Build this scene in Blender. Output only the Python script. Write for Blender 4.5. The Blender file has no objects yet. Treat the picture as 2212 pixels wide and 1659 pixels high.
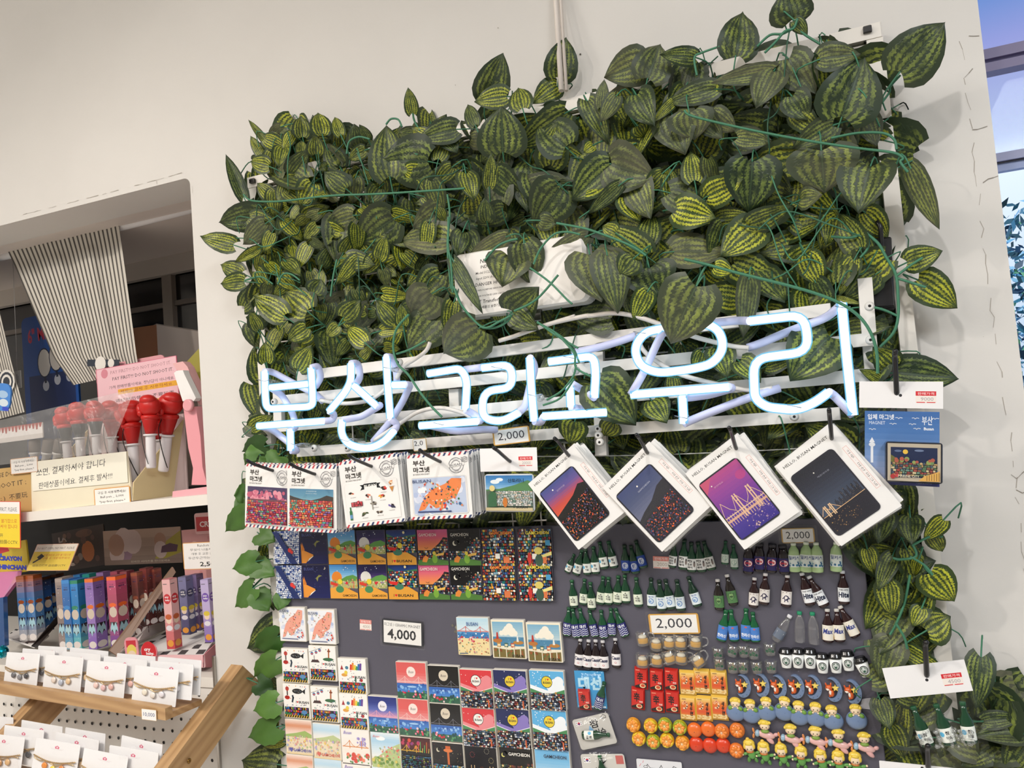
import bpy, math, random
from mathutils import Matrix, Vector
from functools import lru_cache
R = random.Random(11)
S = bpy.context.scene
COL = S.collection
# ------------------------------------------------------------------ camera
CD, CZ, F = 1.2, 1.5, 1650.0
def _rot():
    a, b, g = (math.radians(v) for v in (-21.889, -3.4284, -4.5329))
    yaw = Matrix.Rotation(a, 3, 'Z')
    base = Matrix(((1, 0, 0), (0, 0, -1), (0, 1, 0)))
    pit = Matrix.Rotation(b, 3, 'X')
    rol = Matrix.Rotation(g, 3, 'Z')
    return rol @ pit @ base @ yaw
MR = _rot()
MT = MR.transposed()
CAM = Vector((0, -CD, CZ))
cd = bpy.data.cameras.new('camera'); cam = bpy.data.objects.new('camera', cd); COL.objects.link(cam)
cd.sensor_width = 36; cd.lens = F / 2212 * 36; cd.clip_start = 0.02
r0, r1, r2 = (Vector(MR[i]) for i in range(3))
cam.matrix_world = Matrix((( r0.x, -r1.x, -r2.x, CAM.x), (r0.y, -r1.y, -r2.y, CAM.y), (r0.z, -r1.z, -r2.z, CAM.z), (0, 0, 0, 1)))
S.camera = cam
S.view_settings.view_transform = 'Standard'; S.view_settings.look = 'None'
S.view_settings.gamma = 1; S.view_settings.use_curve_mapping = False
S.view_settings.exposure = -0.2
def ray(u, v): return MT @ Vector(((u - 1106) / F, (v - 829.5) / F, 1))
def at(u, v, y=0.0):            # where a sight line meets a plane parallel to the wall
    d = ray(u, v); return CAM + d * ((y + CD) / d.y)
def onz(u, v, z):
    d = ray(u, v); return CAM + d * ((z - CZ) / d.z)
def onx(u, v, x):
    d = ray(u, v); return CAM + d * (x / d.x)
def dist(p): return r2.dot(p - CAM)
# ------------------------------------------------------------------ world (evening sky outside the window)
w = bpy.data.worlds.new('sky'); S.world = w; w.use_nodes = True
nt = w.node_tree; nt.nodes.clear()
o_ = nt.nodes.new('ShaderNodeOutputWorld'); bg = nt.nodes.new('ShaderNodeBackground')
tc = nt.nodes.new('ShaderNodeTexCoord'); sx = nt.nodes.new('ShaderNodeSeparateXYZ'); cr = nt.nodes.new('ShaderNodeValToRGB')
nt.links.new(tc.outputs['Generated'], sx.inputs[0]); nt.links.new(sx.outputs['Z'], cr.inputs[0])
nt.links.new(cr.outputs[0], bg.inputs[0]); nt.links.new(bg.outputs[0], o_.inputs[0])
e = cr.color_ramp.elements
e[0].position = 0.0; e[0].color = (.75, .85, 1, 1)
e[1].position = 0.9; e[1].color = (.16, .3, .75, 1)
for p_, c_ in ((.235, (1.2, 1.25, 1.3, 1)), (.27, (.66, .72, .96, 1)), (.36, (.45, .46, .86, 1)), (.40, (.25, .38, .78, 1))):
    k = e.new(p_); k.color = c_
bg.inputs[1].default_value = 1.0
# ------------------------------------------------------------------ lamps: ceiling spots of the shop, plus added unseen fill panels
def lamp(name, typ, loc, aim, power, col, size=.1, **kw):
    l = bpy.data.lights.new(name, typ); l.energy = power; l.color = col
    if typ == 'AREA': l.size = size; l.shape = kw.get('shape', 'SQUARE'); l.size_y = kw.get('sy', size)
    else: l.shadow_soft_size = size
    if typ == 'SPOT': l.spot_size = math.radians(kw.get('cone', 80)); l.spot_blend = 1.0
    o = bpy.data.objects.new(name, l); COL.objects.link(o)
    o.location = loc; d = Vector(aim) - Vector(loc)
    o.rotation_euler = d.to_track_quat('-Z', 'Y').to_euler()
    return o
WARM = (1, .91, .82)
lamp('spot_lamp', 'SPOT', (-1.5, -1.85, 2.86), (-.95, 0, .85), 84, WARM, .035, cone=80)
lamp('spot_lamp', 'SPOT', (-.2, -1.6, 2.88), (.15, 0, .85), 50, (1, .97, .94), .035, cone=80)
lamp('fill_panel', 'AREA', (-.9, -2.3, 2.86), (-.9, -2.0, 0), 22, (1, .95, .89), .6, shape='RECTANGLE', sy=1.2)  # added overhead fill for soft ambient light
lamp('fill_panel', 'AREA', (1.2, -2.4, 2.86), (1.2, -2.2, 0), 58, (.93, .97, 1), .6, shape='RECTANGLE', sy=1.2)  # added cool fill, stands in for window daylight on the right wall
lamp('fill_panel', 'AREA', (-2.3, -1.9, 2.86), (-2.2, -1.7, 0), 46, (1, .94, .87), .6, shape='RECTANGLE', sy=1.2)  # added fill, lights the left floor so it bounces into the alcove
sun = bpy.data.lights.new('sun', 'SUN'); sun.energy = 3.2; sun.angle = .01; sun.color = (.92, .97, 1); so = bpy.data.objects.new('sun', sun); COL.objects.link(so); so.rotation_euler = Vector((.15, .5, -.86)).to_track_quat('-Z', 'Y').to_euler()
# ------------------------------------------------------------------ colour and materials
def lin(c):
    if isinstance(c, str):
        c = [int(c[i:i + 2], 16) / 255 for i in (0, 2, 4)]
    return tuple((x / 12.92 if x <= .04045 else ((x + .055) / 1.055) ** 2.4) for x in c[:3]) + (1.0,)
MATS = {}
def newmat(name):
    m = bpy.data.materials.new(name); m.use_nodes = True
    t = m.node_tree; t.nodes.clear()
    out = t.nodes.new('ShaderNodeOutputMaterial')
    MATS[name] = m
    return m, t, out
def N(t, typ, **kw):
    n = t.nodes.new(typ)
    for k, v in kw.items():
        if k.startswith('_'): setattr(n, k[1:], v)
        else: n.inputs[k.replace('__', ' ')].default_value = v
    return n
def colattr(t): return N(t, 'ShaderNodeAttribute', _attribute_name='Col').outputs['Color']
def simple(name, rough, metal=0.0, coat=0.0, bump=0.0, bscale=200, spec=.5, vary=0.0):
    m, t, out = newmat(name)
    b = N(t, 'ShaderNodeBsdfPrincipled', Roughness=rough, Metallic=metal)
    b.inputs['Coat Weight'].default_value = coat; b.inputs['Coat Roughness'].default_value = .08
    b.inputs['Specular IOR Level'].default_value = spec
    c = colattr(t)
    geo = N(t, 'ShaderNodeTexCoord')
    if vary:
        nz = N(t, 'ShaderNodeTexNoise', Scale=bscale * .15, Detail=3.0)
        t.links.new(geo.outputs['Object'], nz.inputs['Vector'])
        mp = N(t, 'ShaderNodeMapRange'); mp.inputs[3].default_value = 1 - vary; mp.inputs[4].default_value = 1 + vary
        t.links.new(nz.outputs['Fac'], mp.inputs[0])
        mx = N(t, 'ShaderNodeVectorMath', _operation='SCALE')
        t.links.new(c, mx.inputs[0]); t.links.new(mp.outputs[0], mx.inputs['Scale']); c = mx.outputs[0]
    t.links.new(c, b.inputs['Base Color'])
    if bump:
        nz = N(t, 'ShaderNodeTexNoise', Scale=bscale, Detail=4.0)
        t.links.new(geo.outputs['Object'], nz.inputs['Vector'])
        bp = N(t, 'ShaderNodeBump', Strength=bump, Distance=.001)
        t.links.new(nz.outputs['Fac'], bp.inputs['Height']); t.links.new(bp.outputs[0], b.inputs['Normal'])
    t.links.new(b.outputs[0], out.inputs[0])
    return m
simple('matte', .7, bump=.05, vary=.04)
simple('card', .45, vary=.02)
simple('gloss', .18, coat=.4)
simple('satin', .38, bump=.03)
simple('resin', .3, coat=.25, bump=.05, bscale=300)
simple('board', .5, bump=.12, bscale=90, vary=.08)
simple('black_plastic', .3, bump=.04)
simple('metal', .28, metal=1.0)
simple('stem', .55, bump=.1)
simple('paint', .42, bump=.03)
simple('ivy', .5, bump=.3, bscale=160, vary=.3)
def film(name, gl=.18, tint=(1, 1, 1, 1), rough=.12, base=.03, wrinkle=.25, scale=25, milk=0.0):
    m, t, out = newmat(name)
    tr = N(t, 'ShaderNodeBsdfTransparent', Color=tint); g = N(t, 'ShaderNodeBsdfGlossy', Roughness=rough)
    fr = N(t, 'ShaderNodeLayerWeight'); pw = N(t, 'ShaderNodeMath', _operation='POWER'); pw.inputs[1].default_value = 3.5
    ma = N(t, 'ShaderNodeMath', _operation='MULTIPLY_ADD'); ma.inputs[1].default_value = gl * 3; ma.inputs[2].default_value = base; ma.use_clamp = True
    mx = N(t, 'ShaderNodeMixShader')
    geo = N(t, 'ShaderNodeTexCoord'); nz = N(t, 'ShaderNodeTexNoise', Scale=scale, Detail=3.0, Distortion=1.0)
    bp = N(t, 'ShaderNodeBump', Strength=wrinkle, Distance=.02)
    t.links.new(geo.outputs['Object'], nz.inputs['Vector']); t.links.new(nz.outputs['Fac'], bp.inputs['Height'])
    t.links.new(bp.outputs[0], g.inputs['Normal']); t.links.new(bp.outputs[0], fr.inputs['Normal'])
    t.links.new(fr.outputs['Facing'], pw.inputs[0]); t.links.new(pw.outputs[0], ma.inputs[0]); t.links.new(ma.outputs[0], mx.inputs[0])
    t.links.new(tr.outputs[0], mx.inputs[1]); t.links.new(g.outputs[0], mx.inputs[2])
    if milk:
        df = N(t, 'ShaderNodeBsdfDiffuse', Color=(.75, .74, .72, 1)); m2_ = N(t, 'ShaderNodeMixShader'); m2_.inputs[0].default_value = milk
        t.links.new(mx.outputs[0], m2_.inputs[1]); t.links.new(df.outputs[0], m2_.inputs[2]); mx = m2_
    t.links.new(mx.outputs[0], out.inputs[0])
film('film'); film('clear', gl=.4, tint=(.98, .99, .99, 1), base=.14, rough=.06, wrinkle=.02, milk=.07)
film('haze_film', gl=.2, base=.1, rough=.4, tint=(.93, .93, .92, 1), wrinkle=.6, scale=14, milk=.12)
film('pane', gl=.02, tint=(.9, .95, 1, 1), base=.004, rough=.02, wrinkle=0.0)
def emit(name, strength, transp=0.0):
    m, t, out = newmat(name)
    em = N(t, 'ShaderNodeEmission', Strength=strength); t.links.new(colattr(t), em.inputs[0])
    if transp:
        tr = N(t, 'ShaderNodeBsdfTransparent'); mx = N(t, 'ShaderNodeMixShader'); mx.inputs[0].default_value = 1 - transp
        t.links.new(tr.outputs[0], mx.inputs[1]); t.links.new(em.outputs[0], mx.inputs[2]); t.links.new(mx.outputs[0], out.inputs[0])
    else: t.links.new(em.outputs[0], out.inputs[0])
emit('neon_core', 5.0); emit('neon_glow', 1.15, .35)
# wall plaster
m, t, out = newmat('plaster')
b = N(t, 'ShaderNodeBsdfPrincipled', Roughness=.75); b.inputs['Specular IOR Level'].default_value = .25
geo = N(t, 'ShaderNodeTexCoord')
n1 = N(t, 'ShaderNodeTexNoise', Scale=3.0, Detail=5.0); n2 = N(t, 'ShaderNodeTexNoise', Scale=160.0, Detail=4.0)
rp = N(t, 'ShaderNodeValToRGB'); rp.color_ramp.elements[0].position = .3; rp.color_ramp.elements[1].position = .7
rp.color_ramp.elements[0].color = (.70, .675, .64, 1); rp.color_ramp.elements[1].color = (.75, .725, .69, 1)
bp = N(t, 'ShaderNodeBump', Strength=.12, Distance=.001)
for n_ in (n1, n2): t.links.new(geo.outputs['Object'], n_.inputs['Vector'])
t.links.new(n1.outputs['Fac'], rp.inputs[0]); t.links.new(rp.outputs[0], b.inputs['Base Color'])
t.links.new(n2.outputs['Fac'], bp.inputs['Height']); t.links.new(bp.outputs[0], b.inputs['Normal']); t.links.new(b.outputs[0], out.inputs[0])
# pine wood (grain follows the object's X axis)
m, t, out = newmat('wood')
b = N(t, 'ShaderNodeBsdfPrincipled', Roughness=.45); geo = N(t, 'ShaderNodeTexCoord')
mp = N(t, 'ShaderNodeMapping'); mp.inputs['Scale'].default_value = (1.5, 22, 22)
wv = N(t, 'ShaderNodeTexWave', Scale=1.6, Distortion=5.0, Detail=2.0, _bands_direction='DIAGONAL'); wv.inputs['Detail Scale'].default_value = 1.2
nz = N(t, 'ShaderNodeTexNoise', Scale=9.0, Detail=6.0)
rp = N(t, 'ShaderNodeValToRGB')
rp.color_ramp.elements[0].color = (.36, .2, .085, 1); rp.color_ramp.elements[1].color = (.56, .35, .17, 1)
mx = N(t, 'ShaderNodeMath', _operation='MULTIPLY_ADD'); mx.inputs[1].default_value = .55
hf = N(t, 'ShaderNodeMath', _operation='MULTIPLY'); hf.inputs[1].default_value = .5
t.links.new(geo.outputs['Object'], mp.inputs[0]); t.links.new(mp.outputs[0], wv.inputs['Vector']); t.links.new(mp.outputs[0], nz.inputs['Vector'])
t.links.new(nz.outputs['Fac'], hf.inputs[0]); t.links.new(wv.outputs['Fac'], mx.inputs[0]); t.links.new(hf.outputs[0], mx.inputs[2])
t.links.new(mx.outputs[0], rp.inputs[0]); t.links.new(rp.outputs[0], b.inputs['Base Color']); t.links.new(b.outputs[0], out.inputs[0])
# striped ticking cloth: stripes run along V of the UV map
m, t, out = newmat('ticking')
b = N(t, 'ShaderNodeBsdfPrincipled', Roughness=.9); b.inputs['Specular IOR Level'].default_value = .1
uv = N(t, 'ShaderNodeUVMap'); sp = N(t, 'ShaderNodeSeparateXYZ'); t.links.new(uv.outputs[0], sp.inputs[0])
ml = N(t, 'ShaderNodeMath', _operation='MULTIPLY'); ml.inputs[1].default_value = 26.0
frc = N(t, 'ShaderNodeMath', _operation='FRACT'); t.links.new(sp.outputs[0], ml.inputs[0]); t.links.new(ml.outputs[0], frc.inputs[0])
rp = N(t, 'ShaderNodeValToRGB'); rp.color_ramp.interpolation = 'CONSTANT'
rp.color_ramp.elements[0].color = (.12, .11, .1, 1); rp.color_ramp.elements[1].position = .38; rp.color_ramp.elements[1].color = (.66, .62, .55, 1)
t.links.new(frc.outputs[0], rp.inputs[0]); t.links.new(rp.outputs[0], b.inputs['Base Color']); t.links.new(b.outputs[0], out.inputs[0])
# striped peperomia leaf: UV = (across, along), Col = (yellowness, dust, random)
m, t, out = newmat('leaf')
b = N(t, 'ShaderNodeBsdfPrincipled', Roughness=.42); b.inputs['Specular IOR Level'].default_value = .45
uv = N(t, 'ShaderNodeUVMap'); sp = N(t, 'ShaderNodeSeparateXYZ'); t.links.new(uv.outputs[0], sp.inputs[0])
ca = N(t, 'ShaderNodeAttribute', _attribute_name='Col'); cs = N(t, 'ShaderNodeSeparateColor'); t.links.new(ca.outputs['Color'], cs.inputs[0])
def M2(op, a, bb, clamp=False):
    n = N(t, 'ShaderNodeMath', _operation=op); n.use_clamp = clamp
    for i, x in enumerate((a, bb)):
        if x is None: continue
        if isinstance(x, (int, float)): n.inputs[i].default_value = x
        else: t.links.new(x, n.inputs[i])
    return n.outputs[0]
sA = N(t, 'ShaderNodeMath', _operation='MULTIPLY_ADD'); sA.inputs[1].default_value = 2.0; sA.inputs[2].default_value = -1.0
t.links.new(sp.outputs[0], sA.inputs[0]); s_ = M2('ABSOLUTE', sA.outputs[0], None)
cmb = N(t, 'ShaderNodeCombineXYZ'); t.links.new(sp.outputs[0], cmb.inputs[0]); t.links.new(sp.outputs[1], cmb.inputs[1]); t.links.new(cs.outputs[2], cmb.inputs[2])
ns = N(t, 'ShaderNodeTexNoise', Scale=26.0, Detail=2.0); t.links.new(cmb.outputs[0], ns.inputs['Vector'])
nb = N(t, 'ShaderNodeTexNoise', Scale=5.5, Detail=4.0); t.links.new(cmb.outputs[0], nb.inputs['Vector'])
zig = M2('SINE', M2('MULTIPLY', M2('ADD', sp.outputs[1], M2('MULTIPLY', s_, -.35)), 95.0), None)
d1 = M2('MULTIPLY', M2('SUBTRACT', ns.outputs['Fac'], .5), .26); d2 = M2('MULTIPLY', zig, .02)
sd = M2('ADD', s_, M2('ADD', d1, d2))
rp = N(t, 'ShaderNodeValToRGB'); t.links.new(sd, rp.inputs[0])
els = rp.color_ramp.elements; els[0].position = 0; els[0].color = (0, 0, 0, 1); els[1].position = 1; els[1].color = (0, 0, 0, 1)
for p_, v_ in ((.07, 0), (.11, .8), (.2, .7), (.25, 0), (.33, 0), (.37, 1), (.47, .85), (.52, 0), (.6, 0), (.64, 1), (.72, .8), (.77, 0)):
    k = els.new(p_); k.color = (v_, v_, v_, 1)
tf = N(t, 'ShaderNodeMapRange', _interpolation_type='SMOOTHSTEP'); tf.inputs[1].default_value = 1.0; tf.inputs[2].default_value = .72; t.links.new(sp.outputs[1], tf.inputs[0])
fac = M2('MULTIPLY', M2('MULTIPLY', rp.outputs[0], tf.outputs[0]), M2('ADD', M2('MULTIPLY', nb.outputs['Fac'], 3.6), M2('ADD', M2('MULTIPLY', cs.outputs[0], .5), -1.25)), True)
def mixc(f, a, bb):
    n = N(t, 'ShaderNodeMix', _data_type='RGBA')
    for i, x in ((0, f), (6, a), (7, bb)):
        if isinstance(x, (int, float)): n.inputs[i].default_value = x
        elif isinstance(x, tuple): n.inputs[i].default_value = x
        else: t.links.new(x, n.inputs[i])
    return n.outputs[2]
dark = mixc(cs.outputs[0], (.011, .028, .01, 1), (.032, .06, .012, 1))
light = mixc(cs.outputs[0], (.17, .24, .05, 1), (.56, .58, .035, 1))
c1 = mixc(fac, dark, light)
mid = N(t, 'ShaderNodeMapRange'); mid.inputs[1].default_value = .0; mid.inputs[2].default_value = .03; mid.inputs[3].default_value = .5; mid.inputs[4].default_value = 0; t.links.new(s_, mid.inputs[0])
c1 = mixc(mid.outputs[0], c1, (.09, .16, .06, 1))
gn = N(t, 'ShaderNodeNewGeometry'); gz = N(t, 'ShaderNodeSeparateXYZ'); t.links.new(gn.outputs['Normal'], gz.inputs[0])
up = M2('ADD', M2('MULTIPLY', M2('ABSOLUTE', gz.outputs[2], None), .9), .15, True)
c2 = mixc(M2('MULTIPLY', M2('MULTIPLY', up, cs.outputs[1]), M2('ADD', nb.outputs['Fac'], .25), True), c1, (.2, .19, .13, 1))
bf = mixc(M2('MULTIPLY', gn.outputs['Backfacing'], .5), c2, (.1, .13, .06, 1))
t.links.new(bf, b.inputs['Base Color'])
tl = N(t, 'ShaderNodeBsdfTranslucent'); t.links.new(bf, tl.inputs[0]); ms = N(t, 'ShaderNodeMixShader'); ms.inputs[0].default_value = .12
bp = N(t, 'ShaderNodeBump', Strength=.25, Distance=.002); t.links.new(rp.outputs[0], bp.inputs['Height']); t.links.new(bp.outputs[0], b.inputs['Normal'])
t.links.new(b.outputs[0], ms.inputs[1]); t.links.new(tl.outputs[0], ms.inputs[2]); t.links.new(ms.outputs[0], out.inputs[0])
# ------------------------------------------------------------------ mesh building
@lru_cache(None)
def glyphs(s, bold, shear):
    c = bpy.data.curves.new('t', 'FONT'); c.body = s; c.resolution_u = 2 if len(s) < 9 else 1; c.offset = bold; c.shear = shear
    o = bpy.data.objects.new('t', c); me = o.to_mesh()
    vs = [(v.co.x, v.co.y) for v in me.vertices]; fs = [tuple(p.vertices) for p in me.polygons]
    o.to_mesh_clear(); bpy.data.objects.remove(o); bpy.data.curves.remove(c)
    x0, x1 = min(v[0] for v in vs), max(v[0] for v in vs); y0, y1 = min(v[1] for v in vs), max(v[1] for v in vs)
    return [(x - (x0 + x1) / 2, y - (y0 + y1) / 2) for x, y in vs], fs, x1 - x0, y1 - y0
EPS = 1.2e-5
class MB:
    def __init__(s, mat='satin'):
        s.v = []; s.f = []; s.c = []; s.m = []; s.sm = []; s.uv = []; s.mats = [mat]; s.mat = mat; s.M = None; s.wrap = None
        s.ax = s.ay = 0; s.aw = s.ah = 1; s.az = 0
    def _v(s, p):
        if s.wrap: p = s.wrap(*p)
        if s.M is not None: p = s.M @ Vector(p)
        s.v.append(tuple(p)); return len(s.v) - 1
    def face(s, idx, col, smooth=False, uvs=None):
        s.f.append(tuple(idx)); s.c.append(col); s.sm.append(smooth); s.uv.append(uvs)
        if s.mat not in s.mats: s.mats.append(s.mat)
        s.m.append(s.mats.index(s.mat))
    def use(s, mat): s.mat = mat; return s
    def ngon(s, pts, col, smooth=False):
        col = lin(col) if not isinstance(col, tuple) or len(col) < 4 else col
        s.face([s._v(p) for p in pts], col, smooth)
    def prism(s, out, z0, z1, col, bev=0.0, side=None, axis=None):
        """extrude a counter-clockwise outline (x,y) from z0 to z1, front edge chamfered by bev"""
        c = lin(col); sc = lin(side) if side else c; n = len(out)
        cx = sum(p[0] for p in out) / n; cy = sum(p[1] for p in out) / n
        def ins(p):
            d = Vector((p[0] - cx, p[1] - cy)); l = d.length
            k = max(0, 1 - bev * 1.2 / l) if l else 1
            return cx + d.x * k, cy + d.y * k
        rings = [[s._v((x, y, z0)) for x, y in out], [s._v((x, y, z1 - bev)) for x, y in out]]
        if bev: rings.append([s._v((*ins(p), z1)) for p in out])
        for a, b in zip(rings, rings[1:]):
            for i in range(n): s.face((a[i], a[(i + 1) % n], b[(i + 1) % n], b[i]), sc)
        s.face(rings[-1], c); s.face(rings[0][::-1], sc)
    def box(s, c, size, col, bev=0.0):
        x, y, z = c; a, b, d = size[0] / 2, size[1] / 2, size[2] / 2
        s.prism([(x - a, y - b), (x + a, y - b), (x + a, y + b), (x - a, y + b)], z - d, z + d, col, bev)
    def rrect(s, w, h, r, n=4, cx=0, cy=0):
        o = []
        for qx, qy, a0 in ((1, -1, -90), (1, 1, 0), (-1, 1, 90), (-1, -1, 180)):
            for i in range(n + 1):
                a = math.radians(a0 + 90 * i / n)
                o.append((cx + qx * (w / 2 - r) + r * math.cos(a), cy + qy * (h / 2 - r) + r * math.sin(a)))
        return o
    def tube(s, pts, r, col, n=8, cap=True, smooth=True):
        c = lin(col); P = [Vector(p) for p in pts]; rr = r if isinstance(r, (list, tuple)) else [r] * len(P)
        up = None; rings = []
        for i, p in enumerate(P):
            t_ = (P[min(i + 1, len(P) - 1)] - P[max(i - 1, 0)])
            if t_.length < 1e-9: t_ = Vector((0, 0, 1))
            t_.normalize()
            if up is None: up = t_.orthogonal().normalized()
            else:
                up = up - t_ * up.dot(t_)
                up = up.normalized() if up.length > 1e-6 else t_.orthogonal().normalized()
            bb = t_.cross(up)
            rings.append([s._v(p + (up * math.cos(2 * math.pi * k / n) + bb * math.sin(2 * math.pi * k / n)) * rr[i]) for k in range(n)])
        for a, b in zip(rings, rings[1:]):
            for k in range(n): s.face((a[k], a[(k + 1) % n], b[(k + 1) % n], b[k]), c, smooth)
        if cap: s.face(rings[0][::-1], c); s.face(rings[-1], c)
    def lathe(s, prof, col, n=20, sq=1.0, a0=0, a1=360, cz=0.0, cols=None):
        """spin (radius, y) about local Y; z squashed by sq"""
        full = abs(a1 - a0) >= 360; k = n if full else n + 1; rings = []
        for r, y in prof:
            rings.append([s._v((r * math.sin(math.radians(a0 + (a1 - a0) * i / n)), y, cz + sq * r * math.cos(math.radians(a0 + (a1 - a0) * i / n)))) for i in range(k)])
        for j, (a, b) in enumerate(zip(rings, rings[1:])):
            c = lin(cols[j] if cols else col)
            for i in range(k if full else k - 1): s.face((a[i], a[(i + 1) % k], b[(i + 1) % k], b[i]), c, True)
        if full:
            for rg, rv in ((rings[0], 1), (rings[-1], 0)): s.face(rg[::-1] if rv else rg, lin(col))
    def ball(s, c, r, col, n=12, m=8, rot=None):
        if isinstance(r, (int, float)): r = (r, r, r)
        cc = lin(col); C = Vector(c); rings = []
        for j in range(1, m):
            th = math.pi * j / m; ring = []
            for i in range(n):
                ph = 2 * math.pi * i / n
                p = Vector((r[0] * math.sin(th) * math.cos(ph), r[1] * math.cos(th), r[2] * math.sin(th) * math.sin(ph)))
                if rot: p = Matrix.Rotation(math.radians(rot), 3, 'Z') @ p
                ring.append(s._v(C + p))
            rings.append(ring)
        up = Vector((0, r[1], 0)); 
        if rot: up = Matrix.Rotation(math.radians(rot), 3, 'Z') @ up
        t_, b_ = s._v(C + up), s._v(C - up)
        for i in range(n):
            s.face((t_, rings[0][(i + 1) % n], rings[0][i]), cc, True); s.face((b_, rings[-1][i], rings[-1][(i + 1) % n]), cc, True)
        for a, b in zip(rings, rings[1:]):
            for i in range(n): s.face((a[i], a[(i + 1) % n], b[(i + 1) % n], b[i]), cc, True)
    # ---- printed pictures: unit square mapped on a rectangle, each shape a hair above the last
    def art(s, w, h, z, cx=0, cy=0, mat=None):
        s.aw, s.ah, s.ax, s.ay, s.az = w, h, cx - w / 2, cy - h / 2, z + 2e-5
        if mat: s.use(mat)
        return s
    def A(s, x, y): return (s.ax + x * s.aw, s.ay + y * s.ah, s.az)
    def up(s): s.az += EPS
    def G(s, pts, col): s.up(); s.ngon([s.A(*p) for p in pts], col)
    def B(s, x0, y0, x1, y1, col): s.G(((x0, y0), (x1, y0), (x1, y1), (x0, y1)), col)
    def D(s, cx, cy, rx, col, ry=None, n=14):
        ry = rx * s.aw / s.ah if ry is None else ry
        s.G([(cx + rx * math.cos(2 * math.pi * i / n), cy + ry * math.sin(2 * math.pi * i / n)) for i in range(n)], col)
    def L(s, pts, wd, col):
        s.up()
        for a, b in zip(pts, pts[1:]):
            a3, b3 = Vector(s.A(*a)), Vector(s.A(*b)); d = (b3 - a3)
            if d.length < 1e-7: continue
            d.normalize(); n = Vector((-d.y, d.x, 0)) * wd * s.aw / 2; e = d * wd * s.aw * .3
            s.ngon([a3 - e - n, b3 + e - n, b3 + e + n, a3 - e + n], col)
    def GR(s, x0, y0, x1, y1, stops):      # printed colour gradient, bottom to top
        s.up(); k = len(stops)
        for i in range(k - 1):
            ya, yb = y0 + (y1 - y0) * i / (k - 1), y0 + (y1 - y0) * (i + 1) / (k - 1)
            for j in range(4):
                f0, f1 = j / 4, (j + 1) / 4; a, b = lin(stops[i]), lin(stops[i + 1]); f = (f0 + f1) / 2
                cc = tuple(a[q] * (1 - f) + b[q] * f for q in range(3)) + (1.0,)
                s.ngon([s.A(x0, ya + (yb - ya) * f0), s.A(x1, ya + (yb - ya) * f0), s.A(x1, ya + (yb - ya) * f1), s.A(x0, ya + (yb - ya) * f1)], cc)
    def T(s, txt, cx, cy, w=None, h=None, col='202020', rot=0, bold=0.0, shear=0.0):
        vs, fs, tw, th = glyphs(txt, bold, shear); s.up()
        sx_ = w * s.aw / tw if w else None; sy_ = h * s.ah / th if h else None
        sx_ = sx_ or sy_; sy_ = sy_ or sx_
        C = s.A(cx, cy); ca_, sa_ = math.cos(math.radians(rot)), math.sin(math.radians(rot)); c = lin(col)
        ids = [s._v((C[0] + x * sx_ * ca_ - y * sy_ * sa_, C[1] + x * sx_ * sa_ + y * sy_ * ca_, C[2])) for x, y in vs]
        for f in fs: s.face([ids[i] for i in f], c)
    def mesh(s, name):
        me = bpy.data.meshes.new(name); me.from_pydata(s.v, [], s.f)
        for k in s.mats: me.materials.append(MATS[k])
        me.polygons.foreach_set('material_index', s.m); me.polygons.foreach_set('use_smooth', s.sm)
        a = me.color_attributes.new('Col', 'FLOAT_COLOR', 'CORNER'); buf = []
        for f, c in zip(s.f, s.c): buf.extend(tuple(c) * len(f))
        a.data.foreach_set('color', buf)
        if any(u is not None for u in s.uv):
            ul = me.uv_layers.new(name='UVMap'); ub = []
            for f, u in zip(s.f, s.uv):
                for q in (u or [(0, 0)] * len(f)): ub.extend(q)
            ul.data.foreach_set('uv', ub)
        me.update(); return me
    def obj(s, name, parent=None, label=None, mw=None):
        return link(name, s.mesh(name), parent, label, mw)
def link(name, me, parent=None, label=None, mw=None):
    o = bpy.data.objects.new(name, me); COL.objects.link(o)
    if parent: o.parent = parent
    if mw is not None: o.matrix_world = mw
    if label: o['label'] = label
    return o
def tag(o, label, cat, group=None, kind=None):
    if label: o['label'] = label
    if cat: o['category'] = cat
    if group: o['group'] = group
    if kind: o['kind'] = kind
    return o
def thing(name, label, cat, mw=None, group=None):
    o = bpy.data.objects.new(name, None); COL.objects.link(o); o.empty_display_size = .02
    if mw is not None: o.matrix_world = mw
    return tag(o, label, cat, group)
def struct(o): o['kind'] = 'structure'; return o
RX = Matrix.Rotation(math.pi / 2, 4, 'X')
def W(p, roll=0.0, yaw=0.0, tip=0.0, sc=1.0):      # local x right, y up, z out of the wall
    return Matrix.Translation(p) @ Matrix.Rotation(math.radians(yaw), 4, 'Z') @ RX @ Matrix.Rotation(math.radians(roll), 4, 'Z') @ Matrix.Rotation(math.radians(tip), 4, 'X') @ Matrix.Scale(sc, 4)
def quad(TL, TR, BL):            # frame centred on a card seen with these corners; returns matrix, width, height
    X = TR - TL; Yv = TL - BL; w_, h_ = X.length, Yv.length; X = X.normalized()
    Z = X.cross(Yv).normalized(); Y = Z.cross(X); c = (TR + BL) / 2
    return Matrix(((X.x, Y.x, Z.x, c.x), (X.y, Y.y, Z.y, c.y), (X.z, Y.z, Z.z, c.z), (0, 0, 0, 1))), w_, h_
def kind(*parts): return [(n, b.mesh(n), l) for n, b, l in [(p + (None,))[:3] for p in parts]]
def put(k, name, label, cat, mw, group=None):      # one thing of a kind, with its own copies of the parts
    t_ = thing(name, label, cat, mw, group)
    for n, me, l in k: link(n, me, t_, l)
    return t_
ORD = 'first second third fourth fifth sixth seventh eighth ninth tenth eleventh twelfth'.split()
NUM = 'zero one two three four five six seven eight nine ten eleven twelve thirteen fourteen fifteen sixteen'.split()
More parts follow.
